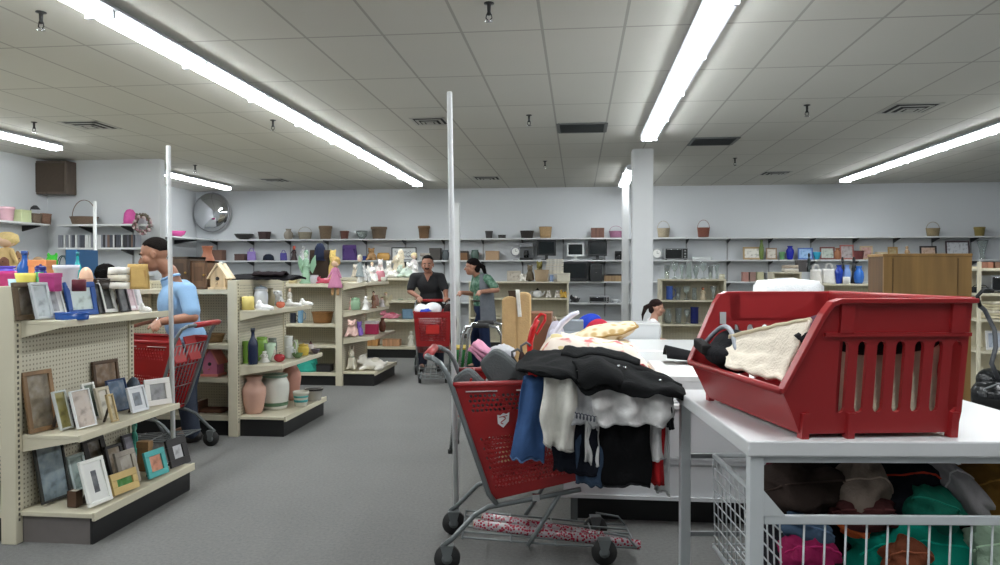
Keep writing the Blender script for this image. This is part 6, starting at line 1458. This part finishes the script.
# ------------------------------------------------------------------ red open-fronted bin
BR=R(9); BS=-.09
bn=T('stacking_bin','large red plastic stacking bin with slotted side, on the front table','bin',(.722,2.505,TH),BR)
rb=mk('bin_red',(152,37,40),.34,var=.03,scale=5)
VW=.70
def shear(m,s,v0):
    for i,(x,y,z) in enumerate(m.v): yy=v0+y+s*.1*z; m.v[i]=(x+BS*yy,yy,z)
    return m
th=.014
us=[.130+.0635*k for k in range(7)]; sw=.031; zs0,zs1=.085,.322
for s,v0,nm in ((-1,0,'near'),(1,VW,'far')):
    m=M()
    m.prism([(0,.015),(.125,.015),(.125,.452),(.10,.452),(.075,.44),(.05,.405),(-.066,.158),(-.03,.085)],-th/2,th/2)
    m.prism([(.125,.015),(.535,.015),(.545,zs0),(.125,zs0)],-th/2,th/2)
    m.prism([(.125,zs1),(.548,zs1),(.55,.452),(.105,.452),(.105,.40),(.125,.39)],-th/2,th/2)
    e=[.125]+[q for u in us for q in (u-sw/2,u+sw/2)]+[None]
    for k in range(0,len(e),2):
        a=e[k]; b=e[k+1]
        if b is None: m.prism([(a,zs0),(.545,zs0),(.548,zs1),(a,zs1)],-th/2,th/2)
        else: m.prism([(a,zs0),(b,zs0),(b,zs1),(a,zs1)],-th/2,th/2)
    r=sw/2
    for u in us:
        for z,q in ((zs0,1),(zs1,-1)):
            for d_ in (-1,1): m.prism([(u+d_*r,z),(u+d_*r,z+q*r),(u+d_*r*.72,z+q*r*.3),(u+d_*r*.3,z+q*.06*r),(u,z)],-th/2,th/2)
    # ridge and ribs
    m.bb(.06,.548,-th/2-.012*(s<0),th/2+.012*(s>0),.338,.35)
    for u in (.13,.50): m.bb(u-.022,u+.022,-th/2-.012*(s<0),th/2+.012*(s>0),.345,.452)
    for u in (.012,.165,.515): m.bb(u-.012,u+.012,-th/2-.016*(s<0),th/2+.016*(s>0),0,.085)
    shear(m,s,v0); o=m.build('side_panel',rb,bn)
    o['label']='slotted red side wall of the bin'
    f=M().prism([(.105,.446),(.556,.446),(.556,.462),(.1,.462),(.07,.452),(.042,.412),(-.075,.168),(-.07,.152),(.052,.398),(.078,.436)],-th/2-.022*(s<0),th/2+.022*(s>0)); shear(f,s,v0); f.build('rim',rb,bn,bevel=.003)
m=M()
V=[]
def quadpanel(p,q,t_=.012):
    """slab from edge p=(u,z) to q=(u,z) spanning both side walls"""
    n=Vector((q[0]-p[0],0,q[1]-p[1])).normalized(); nn=Vector((n.z,0,-n.x))*t_
    V=[]
    for (u,z) in (p,q):
        for v in (-.1*z,VW+.1*z):
            V+= [Vector((u+BS*v,v,z)),Vector((u+BS*v,v,z))+nn]
    return M().add(V,[(0,2,6,4),(1,5,7,3),(0,1,3,2),(4,6,7,5),(0,4,5,1),(2,3,7,6)])
quadpanel((0,.02),(-.066,.158)).build('front_panel',rb,bn)
m=M().tube([(-.07-BS*.02,-.02,.16),(-.07+BS*(VW+.02),VW+.02,.16)],.013,8); m.build('front_lip',rb,bn)
quadpanel((.55,.452),(.535,.02)).build('back_panel',rb,bn)
M().tube([(.554-BS*.05,-.05,.455),(.554+BS*(VW+.05),VW+.05,.455)],.011,8).build('back_rim',rb,bn)
M().prism([(0,0),(.54,0),(.54+BS*VW,VW),(BS*VW,VW)],.015,.027,'xy').build('floor_panel',rb,bn)
M().box((.07+BS*VW,VW+.022,.35),(.026,.004,.05)).build('price_sticker',cm((190,194,194)),bn)
# bags in the bin
def inbin(u,v,z): return Matrix.Translation(bn.location)@Euler((0,0,BR)).to_matrix().to_4x4()@Vector((u+BS*v,v,z))
t=T('canvas_bag','beige canvas bag lying in the red bin','bag',inbin(.31,.17,.03),R(5))
def cb(u,v):
    a=2*PI*u; x=.245*(abs(math.cos(a))**.4)*(1 if math.cos(a)>0 else -1); y=.135*(abs(math.sin(a))**.5)*(1 if math.sin(a)>0 else -1)
    z=.255*v+.05*v*max(0,(x+.1)/.35)
    return (x*(1-.04*v)+.015*nz((u*6,v*4,1.)),y*(1-.15*v)+.02*nz((math.cos(a)*2,math.sin(a)*2,v*3.)),z+.012*nz((u*9,v*3,8.)))
M().grid(cb,48,14).build('bag_body',cm((200,192,168),'cloth'),t,solid=.008)
M().bb(-.2,.2,-.1,.1,.005,.19).build('lining',cm((64,52,30),'cloth'),t)
t=T('canvas_flap_bag','cream cloth bag slumped in the open front of the red bin','bag',inbin(.12,.42,.05),R(5))
def fb(u,v):
    a=Vector((730,337)); b=Vector((808,320)); c_=Vector((784,383)); d_=Vector((724,366))
    q=a*(1-u)*(1-v)+b*u*(1-v)+c_*u*v+d_*(1-u)*v; Yq=(2.98*(1-u)+2.66*u)*(1-v)+(2.88*(1-u)+2.585*u)*v
    p=aty(q.x,q.y,Yq+.03*math.sin(PI*u)*math.sin(PI*v)); p=Euler((0,0,-R(5))).to_matrix()@(p-t.location)
    return p+Vector((0,.02*math.sin(4*u+5*v),.012*nz((u*5,v*5,1.))))
M().grid(fb,24,24).build('bag_body',cm((216,206,190),'cloth'),t,solid=.014)
M().tube([fb(k/16,0) for k in range(17)],.012,6).build('edge_piping',cm((190,176,150),'cloth'),t)
t=T('black_handbag','black handbag with a grey arched zip at the bin front','handbag',inbin(.015,.56,.135),R(5))
q=M(); q.ell((0.03,0,.09),(.09,.15,.09)); q.ell((-.03,-.02,.08),(.06,.14,.045)); q.build('bag_body',cm((24,24,27),'cloth'),t,remesh=.012,smooth_it=2)
M().tube([(-.055+.13*math.sin(a)*.2+.05*k/14,.15-.3*k/14,.1+.09*math.sin(PI*k/14)) for k,a in [(k,PI*k/14) for k in range(15)]],.01,8).build('zip_piping',cm((150,154,162)),t)
M().box((-.085,.05,.105),(.04,.15,.04),rx=.12).build('flap',cm((34,32,32),'cloth'),t,bevel=.008)
t=T('purple_pouch','dusky purple folded bag at the top of the red bin','bag',inbin(.30,.42,.205),R(5))
M().grid(lambda u,v:((u-.5)*.4,(v-.5)*.22,.06+.14*u+.02*math.sin(PI*v)+.01*nz((u*5,v*5,2.))),16,12).build('bag_body',cm((74,40,56),'cloth'),t,solid=.03); M().tube([((k/12-.5)*.4,-.11,.075+.14*k/12) for k in range(13)],.007,6).build('seam',cm((50,28,40),'cloth'),t)
t=T('black_bag','black bag lying along the top behind the bin slots','bag',inbin(.3,.1,.315),R(5)); M().ell((0,0,.0),(.24,.10,.055),30,16,fn=lambda u:1+.1*nz(u*3,1)).build('bag_body',cm((22,22,24),'cloth'),t); M().tube([(.12*math.cos(a),-.02,.04+.05*math.sin(a)) for a in [PI*k/10 for k in range(11)]],.008,6).build('handle',cm((170,170,174)),t)
# ------------------------------------------------------------------ tall wooden cabinet behind the bin
a=aty(884,254,5.0); b=aty(972,254,5.0); w=b.x-a.x; H=aty(930,253.5,5.0).z
t=T('wooden_cabinet','tall plain brown wooden cabinet standing behind the red bin','cabinet',(a.x,5.0,0))
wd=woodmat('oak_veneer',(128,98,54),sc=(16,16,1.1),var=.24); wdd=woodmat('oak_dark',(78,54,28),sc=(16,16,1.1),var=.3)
M().bb(.0,w,.0,.018,.05,H-.02).build('front_panel',wd,t)
for a_ in (.1,.84): M().bb(w*a_,w*a_+.004,-.002,.001,.06,H-.03).build('panel_seam',wdd,t)
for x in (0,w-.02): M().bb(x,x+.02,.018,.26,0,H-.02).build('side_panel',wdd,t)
M().bb(-.006,w+.004,-.004,.264,H-.02,H).build('top_board',wd,t,bevel=.004)
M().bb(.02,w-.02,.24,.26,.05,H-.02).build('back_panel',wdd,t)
M().bb(.0,w,.004,.018,0,.05).build('base_rail',wd,t)
a=aty(868,294,5.05); t=T('leaning_plank','pale wood plank leaning on the left side of the wooden cabinet','plank',(a.x-.05,5.16,0)); q=M(); q.prism([(-.06,0),(.0,0),(.09,1.27),(.05,1.29)],-.01,.01,'xz'); q.build('board',woodmat('pale_wood',(206,172,116)),t); M().box((.02,-.012,.9),(.03,.004,.03)).build('label_patch',cm((200,190,160)),t)
# ------------------------------------------------------------------ people
skinm=lambda c: mk('skin_%d_%d_%d'%c,c,.5,var=.05,scale=12)
def hand(m,w,d,side,up,s=1.,curl=.5):
    """palm from the wrist w along d, five separate curled fingers"""
    d=Vector(d).normalized(); side=Vector(side); side=(side-d*side.dot(d)).normalized(); n=d.cross(side); 
    if n.dot(Vector(up))<0: n=-n
    w=Vector(w); pc=w+d*.05*s
    m.cap(w,.024*s,pc,.03*s,12,flat=.6); 
    for k in range(4):
        b=w+d*.088*s+side*(k-1.5)*.019*s; m.cap(pc+side*(k-1.5)*.014*s,.014*s,b,.0105*s,8)
        L=(.036,.042,.038,.03)[k]*s; a=0; p=b
        for j in range(3):
            a+=curl*(.5+.25*j); q=p+(d*math.cos(a)-n*math.sin(a))*L*(1-.22*j); m.cap(p,(.0098-.0008*j)*s,q,(.009-.0008*j)*s,8); p=q
    b=w+d*.03*s-side*.028*s; q=b+(d*.7-side*.7)*.035*s; m.cap(b,.013*s,q,.0115*s,8); m.cap(q,.0112*s,q+(d*.9-side*.25-n*.25)*.03*s,.0095*s,8)
def head(root,m,c,f,up,s,skin,hair,style,mouth=(130,70,66)):
    """c = centre of the head at eye height; adds the skull to the body mesh m, and eyes, hair, mouth as parts"""
    f=Vector(f).normalized(); up=Vector(up); up=(up-f*up.dot(f)).normalized(); r=f.cross(up)
    B=Matrix((r,f,up)).transposed(); c=Vector(c)
    P=lambda x,y,z: c+B@Vector((x*s,y*s,z*s))
    def E(m,p,rad,seg=18,ring=12,fn=None):
        q=M().ell((0,0,0),tuple(v*s for v in rad),seg,ring,fn=fn); m.add([P(*p)+B@Vector(v) for v in q.v],q.f,0,True)
    E(m,(0,-.012,.03),(.075,.096,.092)); E(m,(0,.022,-.045),(.058,.066,.072)); E(m,(0,.045,-.082),(.036,.04,.032))
    E(m,(0,.06,-.006),(.046,.03,.05))
    m.cap(P(0,.084,.008),.008*s,P(0,.106,-.03),.0135*s,10); m.cap(P(-.012,.094,-.034),.008*s,P(.012,.094,-.034),.008*s,8)
    m.cap(P(-.045,.074,.024),.0095*s,P(.045,.074,.024),.0095*s,8)
    m.cap(P(-.018,.082,-.058),.009*s,P(.018,.082,-.058),.009*s,8)
    for q in (-1,1):
        E(m,(q*.048,.05,-.03),(.024,.03,.03)); E(m,(q*.078,-.012,-.01),(.009,.02,.032)); m.cap(P(q*.078,-.012,.015),.006*s,P(q*.086,-.03,.0),.006*s,8)
        o=M(); E(o,(q*.03,.0785,.0),(.0115,.0075,.006),12,8); e=o.build('eye',cm((196,188,180),'gloss'),root)
        o=M(); E(o,(q*.03,.0865,-.001),(.006,.003,.006),10,6); o.build('iris',cm((36,24,20),'gloss'),e)
        o=M(); o.tube([P(q*.014,.089,.021),P(q*.03,.089,.026),P(q*.048,.078,.021)],[.004*s,.0055*s,.003*s],6); o.build('eyebrow',cm(hair),root)
    o=M(); o.tube([P(-.022,.081,-.059),P(-.008,.0905,-.056),P(.008,.0905,-.056),P(.022,.081,-.059)],[.003*s,.006*s,.006*s,.003*s],8); o.build('mouth',cm(mouth),root)
    o=M(); hm=cm(hair,'plush')
    if style=='short':
        E(o,(0,-.02,.044),(.080,.099,.086),26,16,fn=lambda u:(1+.02*nz(u*14)) if u.z>-.5+.82*max(0,u.y+.4) else .80)
    else:
        E(o,(0,-.02,.042),(.083,.102,.090),26,16,fn=lambda u:(1+.02*nz(u*14)) if (u.z>-.25+.5*max(0,u.y)) else .86)
        E(o,(0,-.07,-.02),(.07,.05,.07)); 
    o.build('hair',hm,root)
    if style=='ponytail':
        o=M(); o.cap(P(0,-.105,.03),.03*s,P(0,-.16,-.01),.036*s,12); o.cap(P(0,-.16,-.01),.036*s,P(.0,-.19,-.12),.02*s,12); o.cap(P(0,-.19,-.12),.02*s,P(0,-.185,-.2),.006*s,10); o.build('ponytail',hm,root)
        o=M().tube([P(.026*math.cos(a),-.112,.026+.026*math.sin(a)) for a in [2*PI*k/12 for k in range(12)]],.006*s,6,True); o.build('hair_tie',cm((60,40,60)),root)
    return P
def limb(m,a,b,c,r): m.cap(a,r[0],b,r[1],14); m.cap(b,r[1],c,r[2],14)
def person(name,label,base,J,f,headf,s,skin,hair,style,shirt,pants,shoe,sleeve=.5,extra=None,headup=(0,0,1),wide=1.,tuck=False):
    """J: joints in world space; f: the way the trunk faces"""
    t=T(name,label,'person',base); o0=Vector(base)
    J={k:Vector(v)-o0 for k,v in J.items()}
    f=Vector(f).normalized(); side=f.cross(Vector((0,0,1))).normalized()   # the person's right
    ang=math.atan2(f.y,f.x)-PI/2
    body=M()
    ch,pv,nk=J['chest'],J['pelvis'],J['neck']
    mid=ch.lerp(pv,.55)
    body.ell(ch,(.165*wide*s,.105*s,.17*s),20,14,rot=(0,0,ang)); body.ell(mid,(.145*wide*s,.1*s,.15*s),20,14,rot=(0,0,ang)); body.ell(pv,(.165*wide*s,.11*s,.12*s),20,14,rot=(0,0,ang))
    P=head(t,body,J['head'],headf,headup,s,skin,hair,style)
    body.cap(ch+Vector((0,0,.10*s)),.075*s,nk,.056*s,14); body.cap(nk,.056*s,P(0,-.02,-.05),.05*s,14)
    for q in 'lr':
        body.cap(ch+Vector((0,0,.09*s)),.07*s,J['sh'+q],.056*s,14)
        limb(body,J['sh'+q],J['el'+q],J['wr'+q],(.05*s,.039*s,.027*s))
        hand(body,J['wr'+q],J.get('hd'+q,f),J.get('hs'+q,side),(0,0,1),s*1.0,J.get('curl',Vector((.55,0,0))).x if 'curl' in J else .55)
        limb(body,J['hip'+q],J['kn'+q],J['an'+q],(.082*s,.056*s,.038*s)); body.cap(J['an'+q],.038*s,J['an'+q]+f*.14*s-Vector((0,0,.045*s)),.03*s,12)
    body.build('body',skinm(skin),t,remesh=.0068,smooth_it=3)
    # shirt
    m=M(); g=.018*s
    m.ell(ch,(.165*wide*s+g,.105*s+g,.17*s),22,14,rot=(0,0,ang)); m.ell(mid,(.150*wide*s+g,.108*s+g,.16*s),22,14,rot=(0,0,ang)); m.ell(pv+Vector((0,0,.06*s if tuck else -.01)),(.165*wide*s+g,.115*s+g,.12*s),22,14,rot=(0,0,ang))
    for q in 'lr':
        m.cap(ch+Vector((0,0,.09*s)),.075*s,J['sh'+q],.068*s,14); e=J['sh'+q].lerp(J['el'+q],sleeve*1.5 if sleeve<.67 else 1); m.cap(J['sh'+q],.068*s,e,.062*s,14)
    m.cap(ch+Vector((0,0,.1*s)),.085*s,nk-Vector((0,0,.08*s)),.06*s,14)
    sh=m.build('shirt',shirt,t,remesh=.011,smooth_it=3)
    # trousers
    m=M(); m.ell(pv-Vector((0,0,.01)),(.168*wide*s+.012,.115*s+.012,.125*s),22,14,rot=(0,0,ang))
    for q in 'lr':
        m.cap(J['hip'+q],.1*s,J['kn'+q],.075*s,14); m.cap(J['kn'+q],.075*s,J['an'+q]+Vector((0,0,.0)),.062*s,14)
    m.build('trousers',pants,t,remesh=.014,smooth_it=2)
    b=M(); not tuck or b.tube([pv+Vector((0,0,.095*s if tuck else .03))+side*(math.cos(a)*(.168*wide*s+.016))+f*(math.sin(a)*(.115*s+.018)) for a in [2*PI*k/28 for k in range(28)]],.014,8,True); tuck and b.build('belt',cm((40,34,30)),t)
    for q in 'lr':
        m=M(); a=J['an'+q]; m.cap(a-f*.03*s-Vector((0,0,.035)),.045*s,a+f*.15*s-Vector((0,0,.05)),.04*s,12); m.cap(a-Vector((0,0,.01)),.05*s,a+f*.02-Vector((0,0,.04)),.048*s,12)
        z0=min(v[2] for v in m.v); 
        m.build('shoe',shoe,t,remesh=.012,smooth_it=2)
    return t,J,P,side,f
# --- man in the blue shirt, facing left down the aisle
Y_=5.80
hd=aty(154,255,5.72); ch=aty(174,304,5.82)
J=dict(head=hd,neck=(hd.x+.085,5.80,hd.z-.135),chest=(ch.x,5.84,ch.z),pelvis=(ch.x+.06,5.93,.90),
 shl=aty(187,291,5.68),shr=(ch.x-.03,6.02,ch.z+.13),
 ell=aty(193,317,5.60),wrl=aty(158,322,5.46),elr=(ch.x-.16,6.02,1.08),wrr=aty(126,326,5.62),
 hipl=(ch.x+.09,5.87,.86),hipr=(ch.x+.08,6.02,.86),knl=(ch.x+.05,5.88,.47),knr=(ch.x+.0,6.02,.47),anl=(ch.x+.12,5.88,.09),anr=(ch.x+.02,6.02,.09),
 hdl=(-1,.0,-.12),hdr=(-1,.0,-.1),hsl=(0,-1,.2),hsr=(0,-1,.2))
blue=mk('shirt_blue',(136,172,208),.85,var=.06,scale=8,bump=.25,bscale=30)
t,J,P,sd,f=person('person','man in a light blue short-sleeved shirt leaning over a cart, facing left',(ch.x+.09,5.93,0),J,(-1,-.35,0),(-.93,-.30,-.24),1.12,(158,112,88),(30,26,24),'short',blue,cm((60,66,80),'cloth'),cm((40,36,34)),sleeve=.52,headup=(-.25,0,1),wide=.98)
c=J['neck']-Vector((-.01,0,.055)); M().tube([c+Vector((.078*math.cos(a)*.86,.066*math.sin(a),.03*math.cos(a))) for a in [2*PI*k/24 for k in range(24)]],.011,8,True).build('shirt_collar',blue,t)
q=J['wrl']; M().tube([q+Vector((.012,.034*math.cos(a),.034*math.sin(a))) for a in [2*PI*k/16 for k in range(16)]],.008,6,True).build('wrist_watch',chrome,t)
M().cap(P(-.03,.06,-.075),.022,P(.03,.06,-.075),.022,10).build('stubble',mk('stubble',(96,70,58),.8,var=.1),t)
# a photo frame he is looking at
a=aty(118,328,5.5); frame((a.x,5.5,a.z-.05),.17,.13,[(196,176,186),(150,120,130)],'pinkish framed picture held by the man in blue',yaw=R(8),lean=.5,border=.12)
# --- man in black
hd=aty(427.5,264.5,10.28); X=hd.x
J=dict(head=hd,neck=(X+.0,10.36,hd.z-.135),chest=(X+.0,10.42,1.27),pelvis=(X+.03,10.5,.92),
 shl=aty(440.5,277.5,10.40),shr=aty(414.5,277.5,10.40),
 ell=aty(445.5,291,10.33),elr=aty(410,291.5,10.33),wrl=(cart3.location.x-.09+.17,10.2,1.07),wrr=(cart3.location.x-.09-.2,10.16,1.07),
 hipl=(X+.12,10.5,.86),hipr=(X-.08,10.5,.86),knl=(X+.12,10.46,.48),knr=(X-.1,10.52,.48),anl=(X+.12,10.56,.09),anr=(X-.12,10.5,.09),
 hdl=(-.2,-1,-.15),hdr=(.35,-1,-.1),hsl=(-1,0,0),hsr=(1,0,0))
blk=mk('shirt_black',(24,25,28),.85,var=.08,scale=8,bump=.25,bscale=30)
t,J,P,sd,f=person('person','man in a black v-neck shirt with a moustache, pushing a red cart',(X+.03,10.5,0),J,(.05,-1,0),(.12,-1,-.12),1.05,(150,104,84),(22,20,20),'short',blk,cm((34,38,50),'cloth'),cm((30,28,28)),sleeve=.5,wide=.97)
M().tube([P(-.03,.082,-.052),P(-.012,.101,-.043),P(.012,.101,-.043),P(.03,.082,-.052)],[.006,.011,.011,.006],8).build('moustache',cm((22,18,18),'plush'),t)
c=J['chest']; M().prism([(-.055,.155),(.055,.155),(.0,.03)],-.012,.006,'xz').build('open_neckline',skinm((150,104,84)),t,loc=(c.x,c.y-.128,c.z))
# --- woman with ponytail, facing left
hd=aty(472,267,10.45); X=aty(482,300,10.5).x
J=dict(head=hd,neck=(hd.x+.07,10.5,hd.z-.125),chest=(X-.02,10.52,1.25),pelvis=(X+.0,10.55,.93),
 shl=aty(488,279,10.40),shr=(X-.10,10.66,1.38),
 ell=aty(497,290,10.32),wrl=aty(479,292,10.2),elr=(X-.16,10.66,1.12),wrr=(X-.33,10.56,1.14),
 hipl=(X+.01,10.47,.86),hipr=(X+.01,10.63,.86),knl=(X+.05,10.46,.48),knr=(X-.12,10.63,.48),anl=(X+.1,10.46,.09),anr=(X-.1,10.64,.09),
 hdl=(-1,-.1,-.05),hdr=(-1,-.1,-.05),hsl=(0,0,1),hsr=(0,0,1))
gp=printmat('green_print_blouse',(70,116,92),26.)
t,J,P,sd,f=person('person','woman with a dark ponytail, green print top, grey vest and jeans',(X,10.55,0),J,(-1,-.25,0),(-.97,-.12,-.05),1.0,(164,118,96),(24,20,20),'ponytail',gp,cm((32,42,68),'cloth'),cm((40,36,36)),sleeve=.5,wide=1.0,tuck=True)
m=M(); c=J['chest'];pv=J['pelvis']
vest=cm((106,110,116),'cloth')
def vf(u,v):
    a=PI*.62-(-.0)+(PI*1.32)*(u-.5)*1.0+0; r1=.205+.04*v; r2=.155+.05*v
    ang=math.atan2(f.y,f.x)+PI+ (u-.5)*PI*1.15
    p=c.lerp(pv-Vector((0,0,.22)),v)+Vector((0,0,.16*(1-v)))
    sh=.62+.38*min(1,v*4)
    return p+Vector((math.cos(ang)*r2*1.0*sh+.0,math.sin(ang)*r1*sh,0))+Vector((.01*math.sin(11*u),.01*math.cos(9*u),0))*v
M().grid(vf,30,16).build('vest',vest,t,solid=.012)
# --- girl behind the pedestal, facing right
hd=aty(657,308,8.8)
b=(hd.x-.02,8.8,0); s=.82
J=dict(head=hd,neck=(hd.x-.03,8.8,hd.z-.11),chest=(hd.x-.05,8.8,hd.z-.28),pelvis=(hd.x-.05,8.8,hd.z-.55),
 shl=(hd.x-.05,8.95,hd.z-.17),shr=(hd.x-.06,8.66,hd.z-.17),ell=(hd.x-.04,8.98,hd.z-.37),elr=(hd.x-.07,8.63,hd.z-.38),wrl=(hd.x+.12,8.92,hd.z-.4),wrr=(hd.x+.10,8.68,hd.z-.42),
 hipl=(hd.x-.05,8.87,hd.z-.6),hipr=(hd.x-.05,8.73,hd.z-.6),knl=(hd.x-.03,8.87,.32),knr=(hd.x-.06,8.73,.32),anl=(hd.x-.06,8.87,.075),anr=(hd.x-.08,8.73,.075),hdl=(1,0,0),hdr=(1,0,0),hsl=(0,-1,0),hsr=(0,1,0))
t,J,P,sd,f=person('person','young girl in white with a dark ponytail, facing right beside the column',b,J,(1,0,0),(1,-.1,-.1),.82,(176,130,108),(40,30,28),'ponytail',cm((214,214,216),'cloth'),cm((70,70,90),'cloth'),cm((120,60,80)),sleeve=.55)
# ------------------------------------------------------------------ exposure and ambient
w=bpy.data.worlds.new('world'); SC.world=w; w.use_nodes=True
w.node_tree.nodes['Background'].inputs[0].default_value=(.02,.02,.02,1); w.node_tree.nodes['Background'].inputs[1].default_value=1
vs.exposure=0.07
SC.cycles.use_denoising=True
SC.cycles.max_bounces=8; SC.cycles.diffuse_bounces=4; SC.cycles.glossy_bounces=3; SC.cycles.transmission_bounces=6
SC.cycles.sample_clamp_indirect=20
